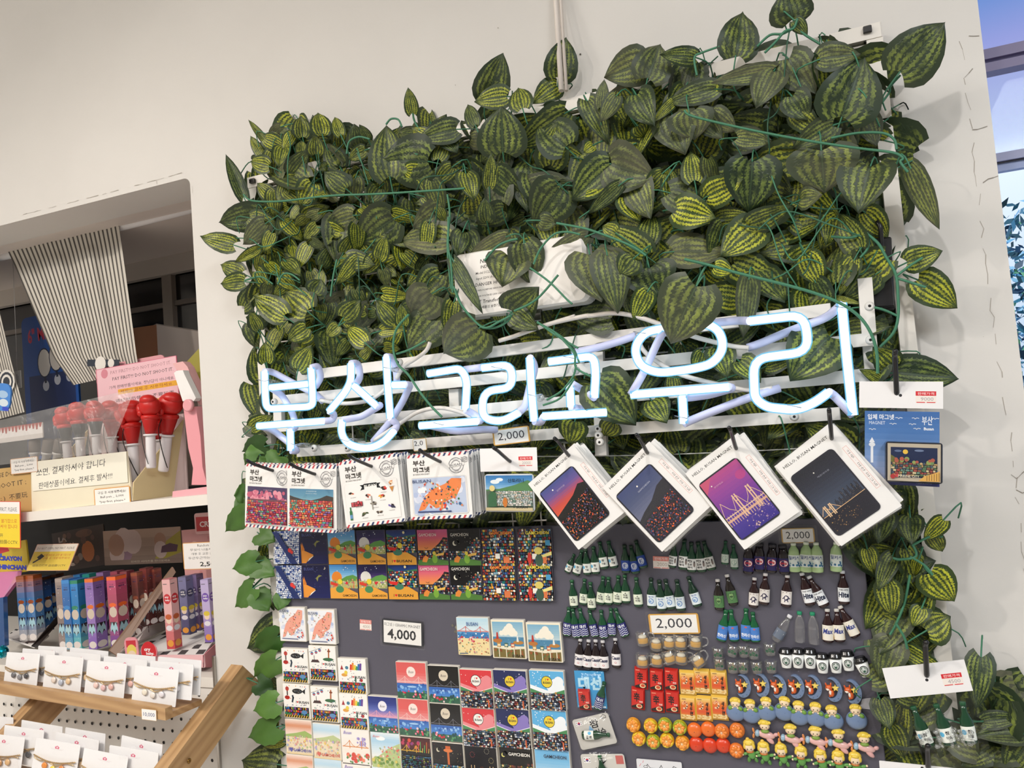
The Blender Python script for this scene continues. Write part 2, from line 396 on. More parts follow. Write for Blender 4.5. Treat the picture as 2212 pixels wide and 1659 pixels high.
def nth(i, n):
    if n == 1: return 'single'
    if i == 0: return 'leftmost'
    if i == n - 1: return 'rightmost'
    return ORD[i] + ' from left'
# ================================================================== the setting
OPX, OPZ, WX = -1.161, 2.072, .2505
def slab(name, p0, p1, mat, col='e8e0d4', label=None):
    b = MB(mat); c = [(a + d) / 2 for a, d in zip(p0, p1)]; b.box((0, 0, 0), [abs(a - d) for a, d in zip(p0, p1)], col)
    o = b.obj(name); o.location = c
    return struct(o)
b = MB('plaster')           # wall with the opening on its left; local x, y up, z towards the room
rr = .016
arc = [(OPX - rr + rr * math.cos(math.radians(a)), OPZ - rr + rr * math.sin(math.radians(a))) for a in range(90, -1, -15)]
out_ = [(WX, 0), (WX, 2.9), (-3.2, 2.9), (-3.2, OPZ)] + arc + [(OPX, 0)]
b.prism(out_, -.11, 0, 'ffffff')
b.art(1, 1, 0, .5, .5, 'matte')
wr = random.Random(5)
def crack(pts, wd=.0012, col='8d867d', j=.0015):
    q = []
    for (x0, y0), (x1, y1) in zip(pts, pts[1:]):
        n = max(2, int(math.hypot(x1 - x0, y1 - y0) / .012))
        q += [(x0 + (x1 - x0) * i / n + wr.uniform(-j, j), y0 + (y1 - y0) * i / n + wr.uniform(-j, j)) for i in range(n)]
    for a, c in zip(q, q[1:]):
        if wr.random() < .5: b.L([a, c], wd * wr.uniform(.4, 1.1), col)
crack([(.222, 2.2), (.226, 1.9), (.224, 1.6), (.229, 1.42), (.226, 1.2), (.23, .9)], .0009, 'a9a197', .0026)
for x, y in ((.247, 1.988), (.236, 1.945), (.245, 1.86), (.25, 1.79), (.243, 1.395), (.246, 1.37), (.248, 1.34)):
    crack([(x, y), (x - .012, y - .004 + wr.uniform(-.008, .008)), (x - .024, y - wr.uniform(-.006, .01))], .001, '8a8278', .001)
crack([(OPX - .5, OPZ + .012), (OPX - .2, OPZ + .011), (OPX - .02, OPZ + .013), (OPX + .006, OPZ - .006), (OPX + .006, OPZ - .05)], .0009, 'a39a8f', .0006)
crack([(OPX - .09, OPZ + .01), (OPX - .088, OPZ - .004)], .0008, 'a39a8f', .0003)
for _ in range(16): b.D(wr.uniform(-.9, .24), wr.uniform(1.9, 2.35) if wr.random() < .4 else wr.uniform(1.3, 2), wr.uniform(.0004, .0011), 'a59d93', n=6)
b.D(at(1254, 118).x, at(1254, 118).z, .0016, '3a332c', n=7)
o = b.obj('wall_back'); o.matrix_world = RX; struct(o)
slab('floor', (-4, -6, -.05), (4, 3.5, 0), 'matte', 'dcd6cc')
slab('ceiling', (-4, -6, 2.9), (WX + .02, .11, 2.95), 'matte', 'efebe4')
slab('ceiling', (WX + .02, -6, 2.9), (4, .36, 2.95), 'matte', 'efebe4')
slab('wall_left', (-4.05, -6, 0), (-4, .6, 2.9), 'plaster')
slab('wall_front', (-4, -6.05, 0), (4, -6, 2.9), 'plaster')
slab('wall_right', (4, -6, 0), (4.05, .36, 2.9), 'plaster')
slab('trim_1', (OPX + .0005, .11, 0), (OPX + .05, .46, 2.1), 'paint', 'cfc8be')      # side lining of the alcove
slab('trim_2', (-3.2, .11, OPZ), (OPX + .05, .5, OPZ + .03), 'paint', 'e2d8d0')      # soffit of the alcove
slab('trim_3', (-3.2, .44, 2.02), (OPX, .46, OPZ), 'paint', 'c9c0b6')                # beam
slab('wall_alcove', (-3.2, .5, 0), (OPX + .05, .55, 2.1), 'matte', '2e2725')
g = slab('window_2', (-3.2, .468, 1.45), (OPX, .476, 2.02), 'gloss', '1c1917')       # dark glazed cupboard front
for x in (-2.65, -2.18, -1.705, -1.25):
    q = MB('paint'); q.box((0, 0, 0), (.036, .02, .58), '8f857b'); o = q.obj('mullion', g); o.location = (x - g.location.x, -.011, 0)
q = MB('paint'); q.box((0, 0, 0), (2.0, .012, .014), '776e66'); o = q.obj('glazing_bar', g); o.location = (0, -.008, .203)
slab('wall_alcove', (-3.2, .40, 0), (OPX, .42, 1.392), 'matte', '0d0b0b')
# window beyond the end of the wall
g = slab('window_1', (.15, .352, .6), (3.6, .358, 2.9), 'pane')
def bar(nm, z0, z1, y0, y1, c, x0=.15, x1=3.6):
    q = MB('paint'); q.box((0, 0, 0), (x1 - x0, y1 - y0, z1 - z0), c); o = q.obj(nm, g)
    o.location = Vector(((x0 + x1) / 2, (y0 + y1) / 2, (z0 + z1) / 2)) - g.location
zz = lambda v: at(2170, v, .34).z
bar('transom', zz(126), zz(104), .325, .35, '8a7fa0'); bar('transom', zz(137), zz(126), .335, .35, 'a79fc4'); bar('transom', zz(156), zz(137), .32, .35, '8a7fa0')
bar('transom', zz(351), zz(333), .325, .35, 'a9abc9'); bar('gasket', zz(354), zz(351), .33, .35, '2c2b36'); bar('transom', zz(370), zz(354), .335, .35, 'a7b4dc')
bar('mullion', .6, 2.9, .31, .35, '8d87a0', .62, .67); bar('sill', .55, .62, .2, .36, 'c8c4c0')
slab('wall_window', (.15, .2, 0), (3.6, .36, .55), 'plaster')
# trees outside
def leafball(name, c, r, n, label, cols, seed):
    q = random.Random(seed); f = MB('ivy')
    for _ in range(n):
        d = Vector((q.uniform(-1, 1), q.uniform(-1, 1), q.uniform(-1, 1) * (1 - .12 * q.random())))
        p = Vector((d.x * r[0], d.y * r[1], d.z * r[2])); s_ = q.uniform(.012, .032)
        a = Vector((q.gauss(0, 1), q.gauss(0, 1), q.gauss(0, 1))).normalized(); bb = a.orthogonal().normalized()
        k = lin(q.choice(cols))
        f.ngon([p - a * s_, p - bb * s_ * .5, p + a * s_, p + bb * s_ * .5], k)
    t_ = thing(name, label, 'tree'); t_.location = c; f.obj('foliage', t_)
    s2 = MB('stem'); s2.tube([(0, 0, -c[2]), (.05, 0, -r[2] * .3), (0, 0, r[2] * .5)], [.05, .04, .02], '4b3a2c'); s2.obj('trunk', t_)
tc_ = ['2f5a5e', '3c7a86', '5f9fb5', '8cc0cf', '28484a', '6aa870', '1f3d50', 'a5d0de']
leafball('garden_tree', (1.15, 1.9, 1.3), (.6, .35, .86), 9000, 'bluish green tree seen through the window at the right edge', tc_, 3)
leafball('garden_tree', (2.4, 2.3, 1.2), (.6, .4, .9), 1500, 'leafy tree farther right outside the window, mostly out of view', tc_, 4)
# conduit above the rack
c = MB('paint'); p0 = at(1199, -60, -.006); p1 = at(1214, 196, -.055)
c.tube([(p0.x, -.012, 2.6), (p0.x, -.012, p0.z), (p1.x - .001, -.055, p1.z)], .0045, 'e3d9d0', 8)
c.tube([(p0.x + .0075, -.009, 2.6), (p0.x + .0075, -.009, p0.z), (p1.x + .006, -.051, p1.z)], .003, 'ddd2c8', 8)
tag(c.obj('power_cable'), 'white power cable running down the wall above the rack', 'cable')
# ================================================================== display rack
FX0, FX1, FZ1, FZ0 = -.985, .127, 2.025, .80
rack = thing('display_rack', 'white metal frame rack with wire grid standing against the wall', 'rack', Matrix.Translation((0, 0, 0)))
bw = .021
def fbar(name, x0, x1, z0, z1, y0=-.036, y1=-.012, c='ece6dd', par=None, ch=.0015):
    q = MB('paint'); q.prism([(x0, z0), (x1, z0), (x1, z1), (x0, z1)], -y1, -y0, c, ch); o = q.obj(name, par or rack); o.matrix_world = RX; return o
fbar('frame_bar', FX0, FX1, FZ1 - bw, FZ1); fbar('frame_bar', FX0, FX0 + bw, FZ0, FZ1 - bw); fbar('frame_bar', FX1 - bw, FX1, FZ0, FZ1 - bw); fbar('frame_bar', FX0 + bw, FX1 - bw, FZ0, FZ0 + bw)
q = MB('paint'); k = 0
x = FX0 + .045
while x < FX1 - .02: q.tube([(x, -.024, FZ0), (x, -.024, FZ1)], .0016, 'e9e3da', 5, False); x += .05
z = FZ0 + .05
while z < FZ1 - .01: q.tube([(FX0, -.027, z), (FX1, -.027, z)], .0016, 'e9e3da', 5, False); z += .05
tag(q.obj('wire_grid', rack), None, None)
for u, v in ((1873, 66), (549, 392)):
    q = MB('black_plastic'); q.box((0, 0, 0), (.011, .016, .009), '1b191a', .002); q.box((-.002, .003, -.008), (.006, .007, .014), '1b191a', .001)
    q.obj('corner_clip', rack).location = at(u, v, -.034)
# ================================================================== neon sign
A4 = lambda x, y: (540 + x / 3.16, 600 + y / 3.16)
A5 = lambda x, y: (1200 + x / 3.16, 560 + y / 3.16)
neon = thing('neon_sign', 'white neon tube sign of Korean letters mounted on white rails across the rack', 'neon sign')
def rail(name, a, c, y, hw=.0085):
    P, Q = at(*a, y), at(*c, y); d = (Q - P).normalized(); n = Vector((-d.z, 0, d.x)) * hw
    q = MB('paint'); q.prism([((P - n).x, (P - n).z), ((Q - n).x, (Q - n).z), ((Q + n).x, (Q + n).z), ((P + n).x, (P + n).z)], -y - .012, -y, 'e6e1da', .001)
    q.obj(name, neon).matrix_world = RX
for a, c in (((640, 813), (1795, 668)), ((592, 866), (1885, 732)), ((600, 923), (1880, 809)), ((640, 977), (1815, 893))): rail('rail', a, c, -.088)
for a, c in (((597, 835), (600, 930)), ((979, 840), (981, 885)), ((1287, 690), (1298, 985)), ((1868, 600), (1888, 860))): rail('rail', a, c, -.078, .009)
for u, v in ((594, 868), (864, 783), (1293, 926), (1294, 940), (1297, 955), (1878, 662), (1880, 735), (1716, 900), (680, 968), (752, 968), (1168, 859), (1245, 800)):
    q = MB('satin'); q.lathe([(.0062, 0), (.0062, .003), (.004, .006)], 'dcd8d2', 12); q.use('black_plastic').lathe([(.002, .0061), (.0018, .0063)], '201e1e', 8)
    o = q.obj('rail_screw', neon); o.matrix_world = Matrix.Translation(at(u, v, -.1)) @ RX @ RX
def smooth(pts, n=7, closed=False):
    P = [Vector(p) for p in pts]; o_ = []; m = len(P)
    if m < 3: return P
    for i in range(m if closed else m - 1):
        p0, p1, p2, p3 = (P[(i - 1) % m] if closed or i > 0 else P[0]), P[i], P[(i + 1) % m], (P[(i + 2) % m] if closed or i + 2 < m else P[-1])
        for j in range(n):
            t_ = j / n; o_.append(.5 * ((2 * p1) + (p2 - p0) * t_ + (2 * p0 - 5 * p1 + 4 * p2 - p3) * t_ ** 2 + (3 * p1 - p0 - 3 * p2 + p3) * t_ ** 3))
    o_.append(P[0] if closed else P[-1]); return o_
def fillet(pts, r=.016):          # straight runs with rounded bends
    P = [Vector(p) for p in pts]; o_ = [P[0]]
    for a, b_, c in zip(P, P[1:], P[2:]):
        d1, d2 = (a - b_), (c - b_); k = min(r, d1.length * .48, d2.length * .48)
        s0, s1 = b_ + d1.normalized() * k, b_ + d2.normalized() * k
        o_ += [s0 * (1 - t_) ** 2 + b_ * 2 * t_ * (1 - t_) + s1 * t_ ** 2 for t_ in (0, .2, .4, .6, .8, 1)]
    o_.append(P[-1]); return o_
YN = -.135
LIT = {'boo': [(A4, [(100, 640), (104, 800), (112, 895), (395, 880), (428, 865), (427, 780), (417, 615)]), (A4, [(140, 750), (390, 725)]), (A4, [(55, 1012), (505, 978)]), (A4, [(275, 1035), (278, 1180)])],
 'san': [(A4, [(690, 585), (690, 705), (650, 780), (540, 912)]), (A4, [(708, 735), (865, 877)]), (A4, [(930, 540), (938, 700), (958, 960)]), (A4, [(975, 732), (1060, 730)]), (A4, 's', [(630, 970), (626, 1055), (665, 1125), (745, 1158), (830, 1157), (915, 1115), (982, 1045)])],
 'geu': [(A4, [(1215, 655), (1440, 618), (1482, 700), (1470, 900)]), (A4, [(1160, 1010), (1550, 980)])],
 'ri': [(A4, [(1585, 615), (1785, 592), (1792, 750), (1590, 775), (1585, 960), (1720, 985), (1835, 920)]), (A4, [(1910, 545), (1920, 760), (1940, 980)])],
 'go': [(A5, [(-45, 700), (262, 660), (275, 780), (265, 945)]), (A5, [(97, 860), (105, 1010)]), (A5, [(-85, 1072), (345, 1045)])],
 'woo': [(A5, 'c', [(740, 472), (625, 500), (560, 570), (550, 650), (595, 730), (700, 770), (830, 762), (960, 742), (1060, 710), (1125, 640), (1138, 560), (1100, 480), (1010, 440), (880, 452)]), (A5, [(515, 925), (1180, 872)]), (A5, [(866, 935), (876, 1122)])],
 'li': [(A5, [(1325, 422), (1700, 378), (1730, 630), (1350, 680), (1360, 950), (1440, 1010), (1640, 1030), (1760, 985), (1865, 908)]), (A5, [(1953, 300), (1985, 640), (2030, 1065)])]}
for nm, strokes in LIT.items():
    gb = MB('neon_core'); ob = MB('neon_glow')
    for st in strokes:
        fn, mode, pts = (st[0], '', st[1]) if len(st) == 2 else st
        P = [at(*fn(*p), YN) for p in pts]
        sc = dist(P[0]) / 1.15
        P = smooth(P, 6, mode == 'c') if mode else fillet(P, .02)
        gb.tube(P, .0052, 'f4fbff', 10); ob.tube(P, .0068, '7fd4ff', 12)
    gb.obj('lit_tube', neon, 'glowing white neon letter stroke'); ob.obj('glass_tube', neon)
DIM = [(A4, [(100, 640, 0), (150, 640, 2), (300, 720, 3), (450, 795, 3), (500, 845, 3)]), (A4, [(417, 615, 0), (465, 600, 1), (487, 680, 2), (450, 740, 3)]), (A4, [(140, 750, 0), (220, 800, 2), (300, 940, 2), (310, 1030, 1), (275, 1035, 0)]),
 (A4, [(505, 978, 0), (560, 975, 1), (580, 930, 1), (540, 910, 0)]), (A4, [(690, 585, 0), (740, 580, 2), (755, 690, 2), (708, 735, 0)]), (A4, [(865, 877, 0), (895, 868, 1), (760, 950, 2), (630, 970, 0)]),
 (A4, [(930, 540, 0), (975, 540, 2), (1000, 640, 3), (1003, 715, 3)]), (A4, [(1060, 730, 0), (1095, 730, 1), (1040, 850, 2), (960, 980, 3), (840, 1120, 3)]), (A4, [(958, 960, 0), (1010, 1005, 1), (982, 1045, 0)]),
 (A4, [(55, 1012, 0), (150, 1035, 2), (270, 1130, 2), (325, 1185, 1), (278, 1180, 0)]), (A4, [(1470, 900, 0), (1520, 925, 1), (1582, 975, 1), (1550, 980, 0)]), (A4, [(1835, 920, 0), (1880, 880, 1), (1905, 760, 2), (1950, 600, 2), (1910, 545, 0)]),
 (A4, [(1230, 1010, 1), (1400, 1050, 1), (1600, 1035, 2), (1690, 1040, 3)]), (A4, [(1940, 980, 0), (1985, 990, 1), (2005, 950, 0)]), (A4, [(1470, 625, 3), (1580, 612, 1)]),
 (A5, [(110, 850, 0), (180, 890, 2), (265, 945, 0)]), (A5, [(105, 1010, 0), (180, 1025, 2), (345, 1045, 1)]), (A5, [(745, 480, 0), (700, 560, 1), (600, 780, 1), (515, 925, 0)]), (A5, [(1180, 872, 0), (1212, 878, 1), (1050, 925, 1), (900, 945, 1), (866, 935, 0)]),
 (A5, [(1325, 422, 0), (1250, 418, 2), (1080, 435, 2)]), (A5, [(1953, 310, 0), (1850, 400, 2), (1600, 490, 3), (1400, 575, 3), (1310, 605, 3)]), (A5, [(876, 1122, 0), (960, 1085, 1), (1200, 990, 2), (1350, 935, 2), (1530, 880, 3)]), (A5, [(1865, 908, 0), (1900, 930, 1), (2030, 1065, 0)]), (A5, [(110, 640, 1), (300, 600, 2), (440, 560, 3), (550, 520, 3)])]
for fn, pts in DIM:
    q = MB('satin'); P = [at(*fn(x, y), YN + .011 * d) for x, y, d in pts]
    q.tube(fillet(P, .012), .0058, 'c9cdee', 9); q.obj('painted_tube', neon, 'unlit painted return of the neon tube')
WIRES = [(A5, [(-130, 470), (0, 430), (200, 388), (240, 385), (400, 368), (550, 390), (720, 445), (950, 530), (1200, 592), (1320, 605)]), (A5, [(560, 540), (600, 620), (680, 690), (850, 785), (1100, 852), (1330, 895), (1480, 880)]),
 (A4, [(480, 835), (560, 850), (660, 858), (800, 840), (890, 790), (960, 720)]), (A4, [(850, 1110), (1030, 990), (1150, 915), (1300, 888), (1450, 922), (1520, 965)]), (A4, [(2220, 262), (2000, 330), (1800, 400), (1700, 430)]), (A4, [(1000, 690), (1050, 605), (1120, 560), (1200, 500), (1230, 440)])]
for fn, pts in WIRES:
    q = MB('satin'); q.tube(smooth([at(*fn(*p), -.107) for p in pts], 5), .0034, 'd8d0c8', 8); q.obj('lead_wire', neon)
for u, v in ((575, 824), (848, 798), (752, 952), (955, 917), (1080, 797), (1160, 857), (1235, 775), (1386, 722), (1475, 903), (1717, 880), (1821, 669), (648, 962)):
    q = MB('clear'); p = at(u, v, YN + .004); q.tube([p, p + Vector((.004, .04, -.002))], .0042, 'ffffff', 8)
    q.use('metal'); q.tube([p + Vector((-.009, -.012, .004)), p + Vector((.008, -.013, -.001)), p + Vector((.009, 0, .003)), p + Vector((-.008, -.001, .002))], .0006, 'b8c4d8', 5)
    q.obj('tube_support', neon, 'clear standoff with twisted wire tie')
# transformer
q, w_, h_ = quad(at(968, 556, -.105), at(1252, 506, -.105), at(1000, 688, -.105))
tr = thing('neon_transformer', 'white plastic neon transformer box half hidden by leaves above the sign', 'transformer', q)
m_ = MB('satin'); m_.prism(m_.rrect(w_, h_, .012), -.03, .006, 'f1ece6', .005); m_.art(w_, h_, .006, mat='card')
for i, (tx, wd, hh) in enumerate((('NEON', .12, .05), ('INDOOR', .12, .05), ('Model SC220 CLASS', .2, .045), ('Input 220V AC 60Hz', .2, .045), ('DANGER HIGH', .22, .065), ('UNPLUG BEFORE SERVICING', .2, .03), ('HIGH VOLTAGE CAN CAUSE', .22, .03), ('NT Transformer', .24, .06), ('본 제품의 보증기간은', .2, .04))):
    m_.T(tx, .28, .83 - i * .088, w=wd, col='2b2725', shear=.15, bold=.01)
m_.obj('housing', tr)
m_ = MB('metal'); m_.box((.02, -h_ / 2 - .008, -.012), (.014, .02, .01), '8a8a8a', .001); m_.obj('terminal', tr)
# ================================================================== magnet board
BY = -.045
bx0, bx1, bz1, bz0 = at(604, 1300, BY).x, at(1880, 1330, BY).x, at(1520, 1127, BY).z, .80
q = MB('board'); q.prism([(bx0, bz0), (bx1, bz0), (bx1, bz1), (bx0, bz1)], -BY - .008, -BY, '565460', .001)
q.art(1, 1, -BY, .5, .5, 'matte'); ur = random.Random(2)
for _ in range(60): q.D(ur.uniform(bx0, bx1), ur.uniform(.95, bz1), ur.uniform(.0004, .0012), ur.choice(['5c5a66', '55535e', '83818c']), n=6)
p = at(998, 1366, BY)
for _ in range(40): q.D(p.x + ur.gauss(0, .006), p.z + ur.gauss(0, .006), ur.uniform(.0008, .003), ur.choice(['7c7a6a', '8a8876', '6a685e']), n=7)
p = at(1874, 1521, BY); q.G([(p.x - .011, p.z - .006), (p.x + .012, p.z - .007), (p.x + .012, p.z + .002), (p.x + .004, p.z + .009), (p.x - .006, p.z + .007)], 'a9a8ae')
o = q.obj('magnet_board'); o.matrix_world = RX; tag(o, 'dark grey steel board covered with souvenir magnets, fixed to the white rack', 'board')
# ------------------------------------------------------------------ printed tiles
NIGHT = ['20242e', '3b4660', 'c8b26a', 'a33b34', '48688c', '2b2b33', 'd9d4c4', '5b4a6e', '376a5a']
MULTI = ['c7402f', 'e8a13a', '2f5fa8', 'f0ece0', '2a8a86', '7a2f3c', 'f3cf5a', '355070', 'd98a5a', '8fb8cf']
BLOCK = ['15181f', '2b3550', 'cfd4dc', '6f7f9a', '8a3a3c', '40506e', 'e7e2d6', 'b58a5a', '3c6a70']
def houses(m, r, x0, x1, y0, y1, pal, rows=9, line='15151a', top=None):
    m.B(x0, y0, x1, y1, line) if top is None else m.G([(x0, y0), (x1, y0)] + top[::-1], line)
    def lim(x):
        if top is None: return y1
        for a, b_ in zip(top, top[1:]):
            if a[0] <= x <= b_[0]: return a[1] + (b_[1] - a[1]) * (x - a[0]) / (b_[0] - a[0])
        return y0
    rows = int(rows * 1.25); hh = (y1 - y0) / rows
    for i in range(rows):
        y = y1 - (i + 1) * hh; x = x0 - r.uniform(0, .04)
        while x < x1:
            wd = r.uniform(.035, .085); a, b_ = max(x, x0), min(x + wd, x1)
            if b_ - a > .015 and y + hh * .9 < lim((a + b_) / 2):
                c = r.choice(pal); dy, k_ = r.uniform(-.25, .25) * hh, r.uniform(.7, .98) * hh; m.G([(a + .006, y + hh * .08), (b_ - .006, y + hh * .08 + dy * .4), (b_ - .006, y + k_ + dy * .4), (a + .006, y + k_)], c)
                if r.random() < .4: m.B(a + .015, y + hh * .25, a + .03, y + hh * .55, line)
                elif r.random() < .4: m.G([(a, y + hh * .75), (b_, y + hh * .75), ((a + b_) / 2, y + hh * 1.15)], r.choice(pal))
            x += wd
def speck(m, r, n, x0, x1, y0, y1, pal, s0=.008, s1=.02, k=6):
    for _ in range(n): m.D(r.uniform(x0, x1), r.uniform(y0, y1), r.uniform(s0, s1), r.choice(pal), n=k)
def flowers(m, r, x0, x1, y0, y1, n, pal=('e4435f', 'f08aa0', 'c22a3a', 'f4d2d8')):
    m.B(x0, y0, x1, y0 + (y1 - y0) * .8, '2f5f4a')
    speck(m, r, n, x0 + .02, x1 - .02, y0 + .02, y1, ['3f7f58', '245040', '5b9a6a', '1e4a52'], .02, .045)
    speck(m, r, n // 2, x0 + .03, x1 - .03, y0 + .03, y1, list(pal), .02, .04)
def blobs(m, kx=.3, ky=.3):      # two plain little garden shapes
    m.G([(kx - .12, ky - .1), (kx + .02, ky - .12), (kx + .1, ky + .02), (kx, ky + .08), (kx - .1, ky)], 'e08a3c'); m.D(kx + .3, ky - .02, .09, '7aa83f', .13); m.D(kx + .29, ky + .14, .055, 'd8c24a'); m.G([(kx + .33, ky + .1), (kx + .62, ky + .16), (kx + .6, ky + .08), (kx + .33, ky + .05)], 'e3b35a')
def heart(m, x, y, s_, c):
    m.D(x - s_ * .5, y + s_ * .35, s_ * .56, c); m.D(x + s_ * .5, y + s_ * .35, s_ * .56, c); m.G([(x - s_ * 1.02, y + s_ * .2), (x, y - s_ * 1.0), (x + s_ * 1.02, y + s_ * .2), (x, y + s_ * .5)], c)
def love(m, x, y, wd, c='15151a'):
    m.T('I', x - wd * .47, y, h=.075, col=c, bold=.02); heart(m, x - wd * .36, y, wd * .06, 'd8262c'); m.T('BUSAN', x + wd * .12, y, w=wd * .76, h=.075, col=c, bold=.02)
def bridge(m, y, c, h=.16, x0=0, x1=1, wd=.012):
    a, b_ = x0 + (x1 - x0) * .28, x0 + (x1 - x0) * .74
    m.L([(x0, y), (x1, y)], wd * 1.6, c); m.L([(a, y - .04), (a, y + h)], wd * 1.6, c); m.L([(b_, y - .04), (b_, y + h)], wd * 1.6, c)
    for f in range(4):
        t0, t1 = f / 4, (f + 1) / 4; cv = lambda t_: h * (2 * t_ - 1) ** 2 * .96
        m.L([(a + (b_ - a) * t0, y + cv(t0)), (a + (b_ - a) * t1, y + cv(t1))], wd, c)
        m.L([(x0 + (a - x0) * t0, y + h * t0 ** 1.6), (x0 + (a - x0) * t1, y + h * t1 ** 1.6)], wd, c); m.L([(x1 + (b_ - x1) * t0, y + h * t0 ** 1.6), (x1 + (b_ - x1) * t1, y + h * t1 ** 1.6)], wd, c)
def icons(m, r, which):
    pal = ['d23b32', 'e6a23a', '2f6fb0', '3a8a5a', '20242c', '7b4a9a']
    if which == 'fish':
        m.L([(.16, .68), (.16, .9)], .05, '5a4a4a'); m.D(.16, .86, .07, 'b8423a'); m.D(.55, .8, .2, '26282c', .08); m.G([(.72, .8), (.86, .88), (.84, .72)], '26282c'); speck(m, r, 9, .4, .68, .76, .84, ['c9c2b2', '7a8a92'], .008, .014); m.D(.15, .6, .1, 'b62f2a', .06); m.L([(.34, .48), (.38, .6), (.36, .66)], .06, '2a3a48')
    elif which == 'cable':
        m.L([(.02, .82), (.3, .9), (.5, .96)], .012, '34363c')
        for x, y in ((.12, .78), (.28, .82), (.42, .88)): m.D(x, y, .055, '5a7fa8', .05); m.D(x, y - .012, .035, 'd8503c', .02)
        m.L([(.74, .62), (.76, .92)], .05, 'b0653c'); m.D(.76, .86, .06, '8a4a30', .03); m.D(.72, .62, .2, '3c6a48', .05); m.G([(.06, .52), (.4, .52), (.34, .6), (.12, .6)], '4a3a3c'); m.L([(.2, .6), (.2, .72)], .02, '4a3a3c')
    else:
        for i, c in enumerate(('d23b32', 'e68a3a', 'e6cf3a', '4a9a5a', '3a6fb0', '6a4a9a')): m.L([(.46 + i * .07, .7), (.48 + i * .07, .82 + .05 * math.sin(i * 1.7))], .07, c)
        m.G([(.08, .68), (.2, .68), (.14, .82)], 'a8323a'); m.D(.32, .74, .06, '4a7f9a', .05); m.D(.22, .53, .11, 'e0a24a', .05); m.D(.28, .6, .06, 'e8cf4a'); m.D(.62, .4, .03, '3a6a5a', .08); m.D(.82, .4, .06, 'b8322c', .05)
    love(m, .72, .48, .5)
    for _ in range(16):
        x, y, s_ = r.choice((r.uniform(.06, .4), r.uniform(.4, .95))), r.choice((r.uniform(.55, .68), r.uniform(.88, .96), r.uniform(.36, .42))), r.uniform(.01, .026)
        m.G([(x + s_ * math.cos(k * 2.1 + y * 9), y + s_ * math.sin(k * 2.1 + y * 9)) for k in range(3)], r.choice(pal + ['2a2c34'] * 4))
    for _ in range(6): x, y = r.uniform(.1, .9), r.uniform(.36, .46); m.L([(x, y), (x + .04, y + .015)], .012, '4a6a8a')
    houses(m, r, .04, .96, .1, .33, pal, 3, '1c1c22'); m.D(.8, .2, .12, '5a8ab8', .06); m.B(.03, .03, .97, .1, 'd9b24a')
    for i in range(10): m.G([(.04 + i * .093, .03), (.09 + i * .093, .03), (.13 + i * .093, .1), (.08 + i * .093, .1)], '24221f')
def busanmap(m, r, pale):
    c = 'eea692' if pale else 'f08c52'
    m.B(.02, .02, .98, .98, 'eef0f4' if pale else 'c3cfe6'); speck(m, r, 26, .05, .95, .05, .95, ['d8def0', 'f6f7fa', 'b8c6e4', 'e4e8f4'], .03, .09, 8)
    m.G([(.1, .1), (.22, .14), (.3, .3), (.42, .16), (.55, .2), (.62, .34), (.8, .44), (.9, .7), (.92, .92), (.74, .94), (.62, .8), (.4, .68), (.24, .5), (.16, .3)], c)
    speck(m, r, 90, .14, .86, .2, .86, ['d2452f', '3f7a52', '2f5f9a', 'f3d7a2', '5a3a34', 'f6efe2', 'e2683c', '7a9a5a', c, c], .007, .02)
    speck(m, r, 8, .5, .95, .08, .3, ['d8402f', '3f6a9a', 'e68a52'], .015, .035); m.L([(.1, .08), (.7, .07)], .02, '3a4a7a')
    m.T('BUSAN', .2, .9, w=.34, h=.085, col='3a4a72', bold=.005)
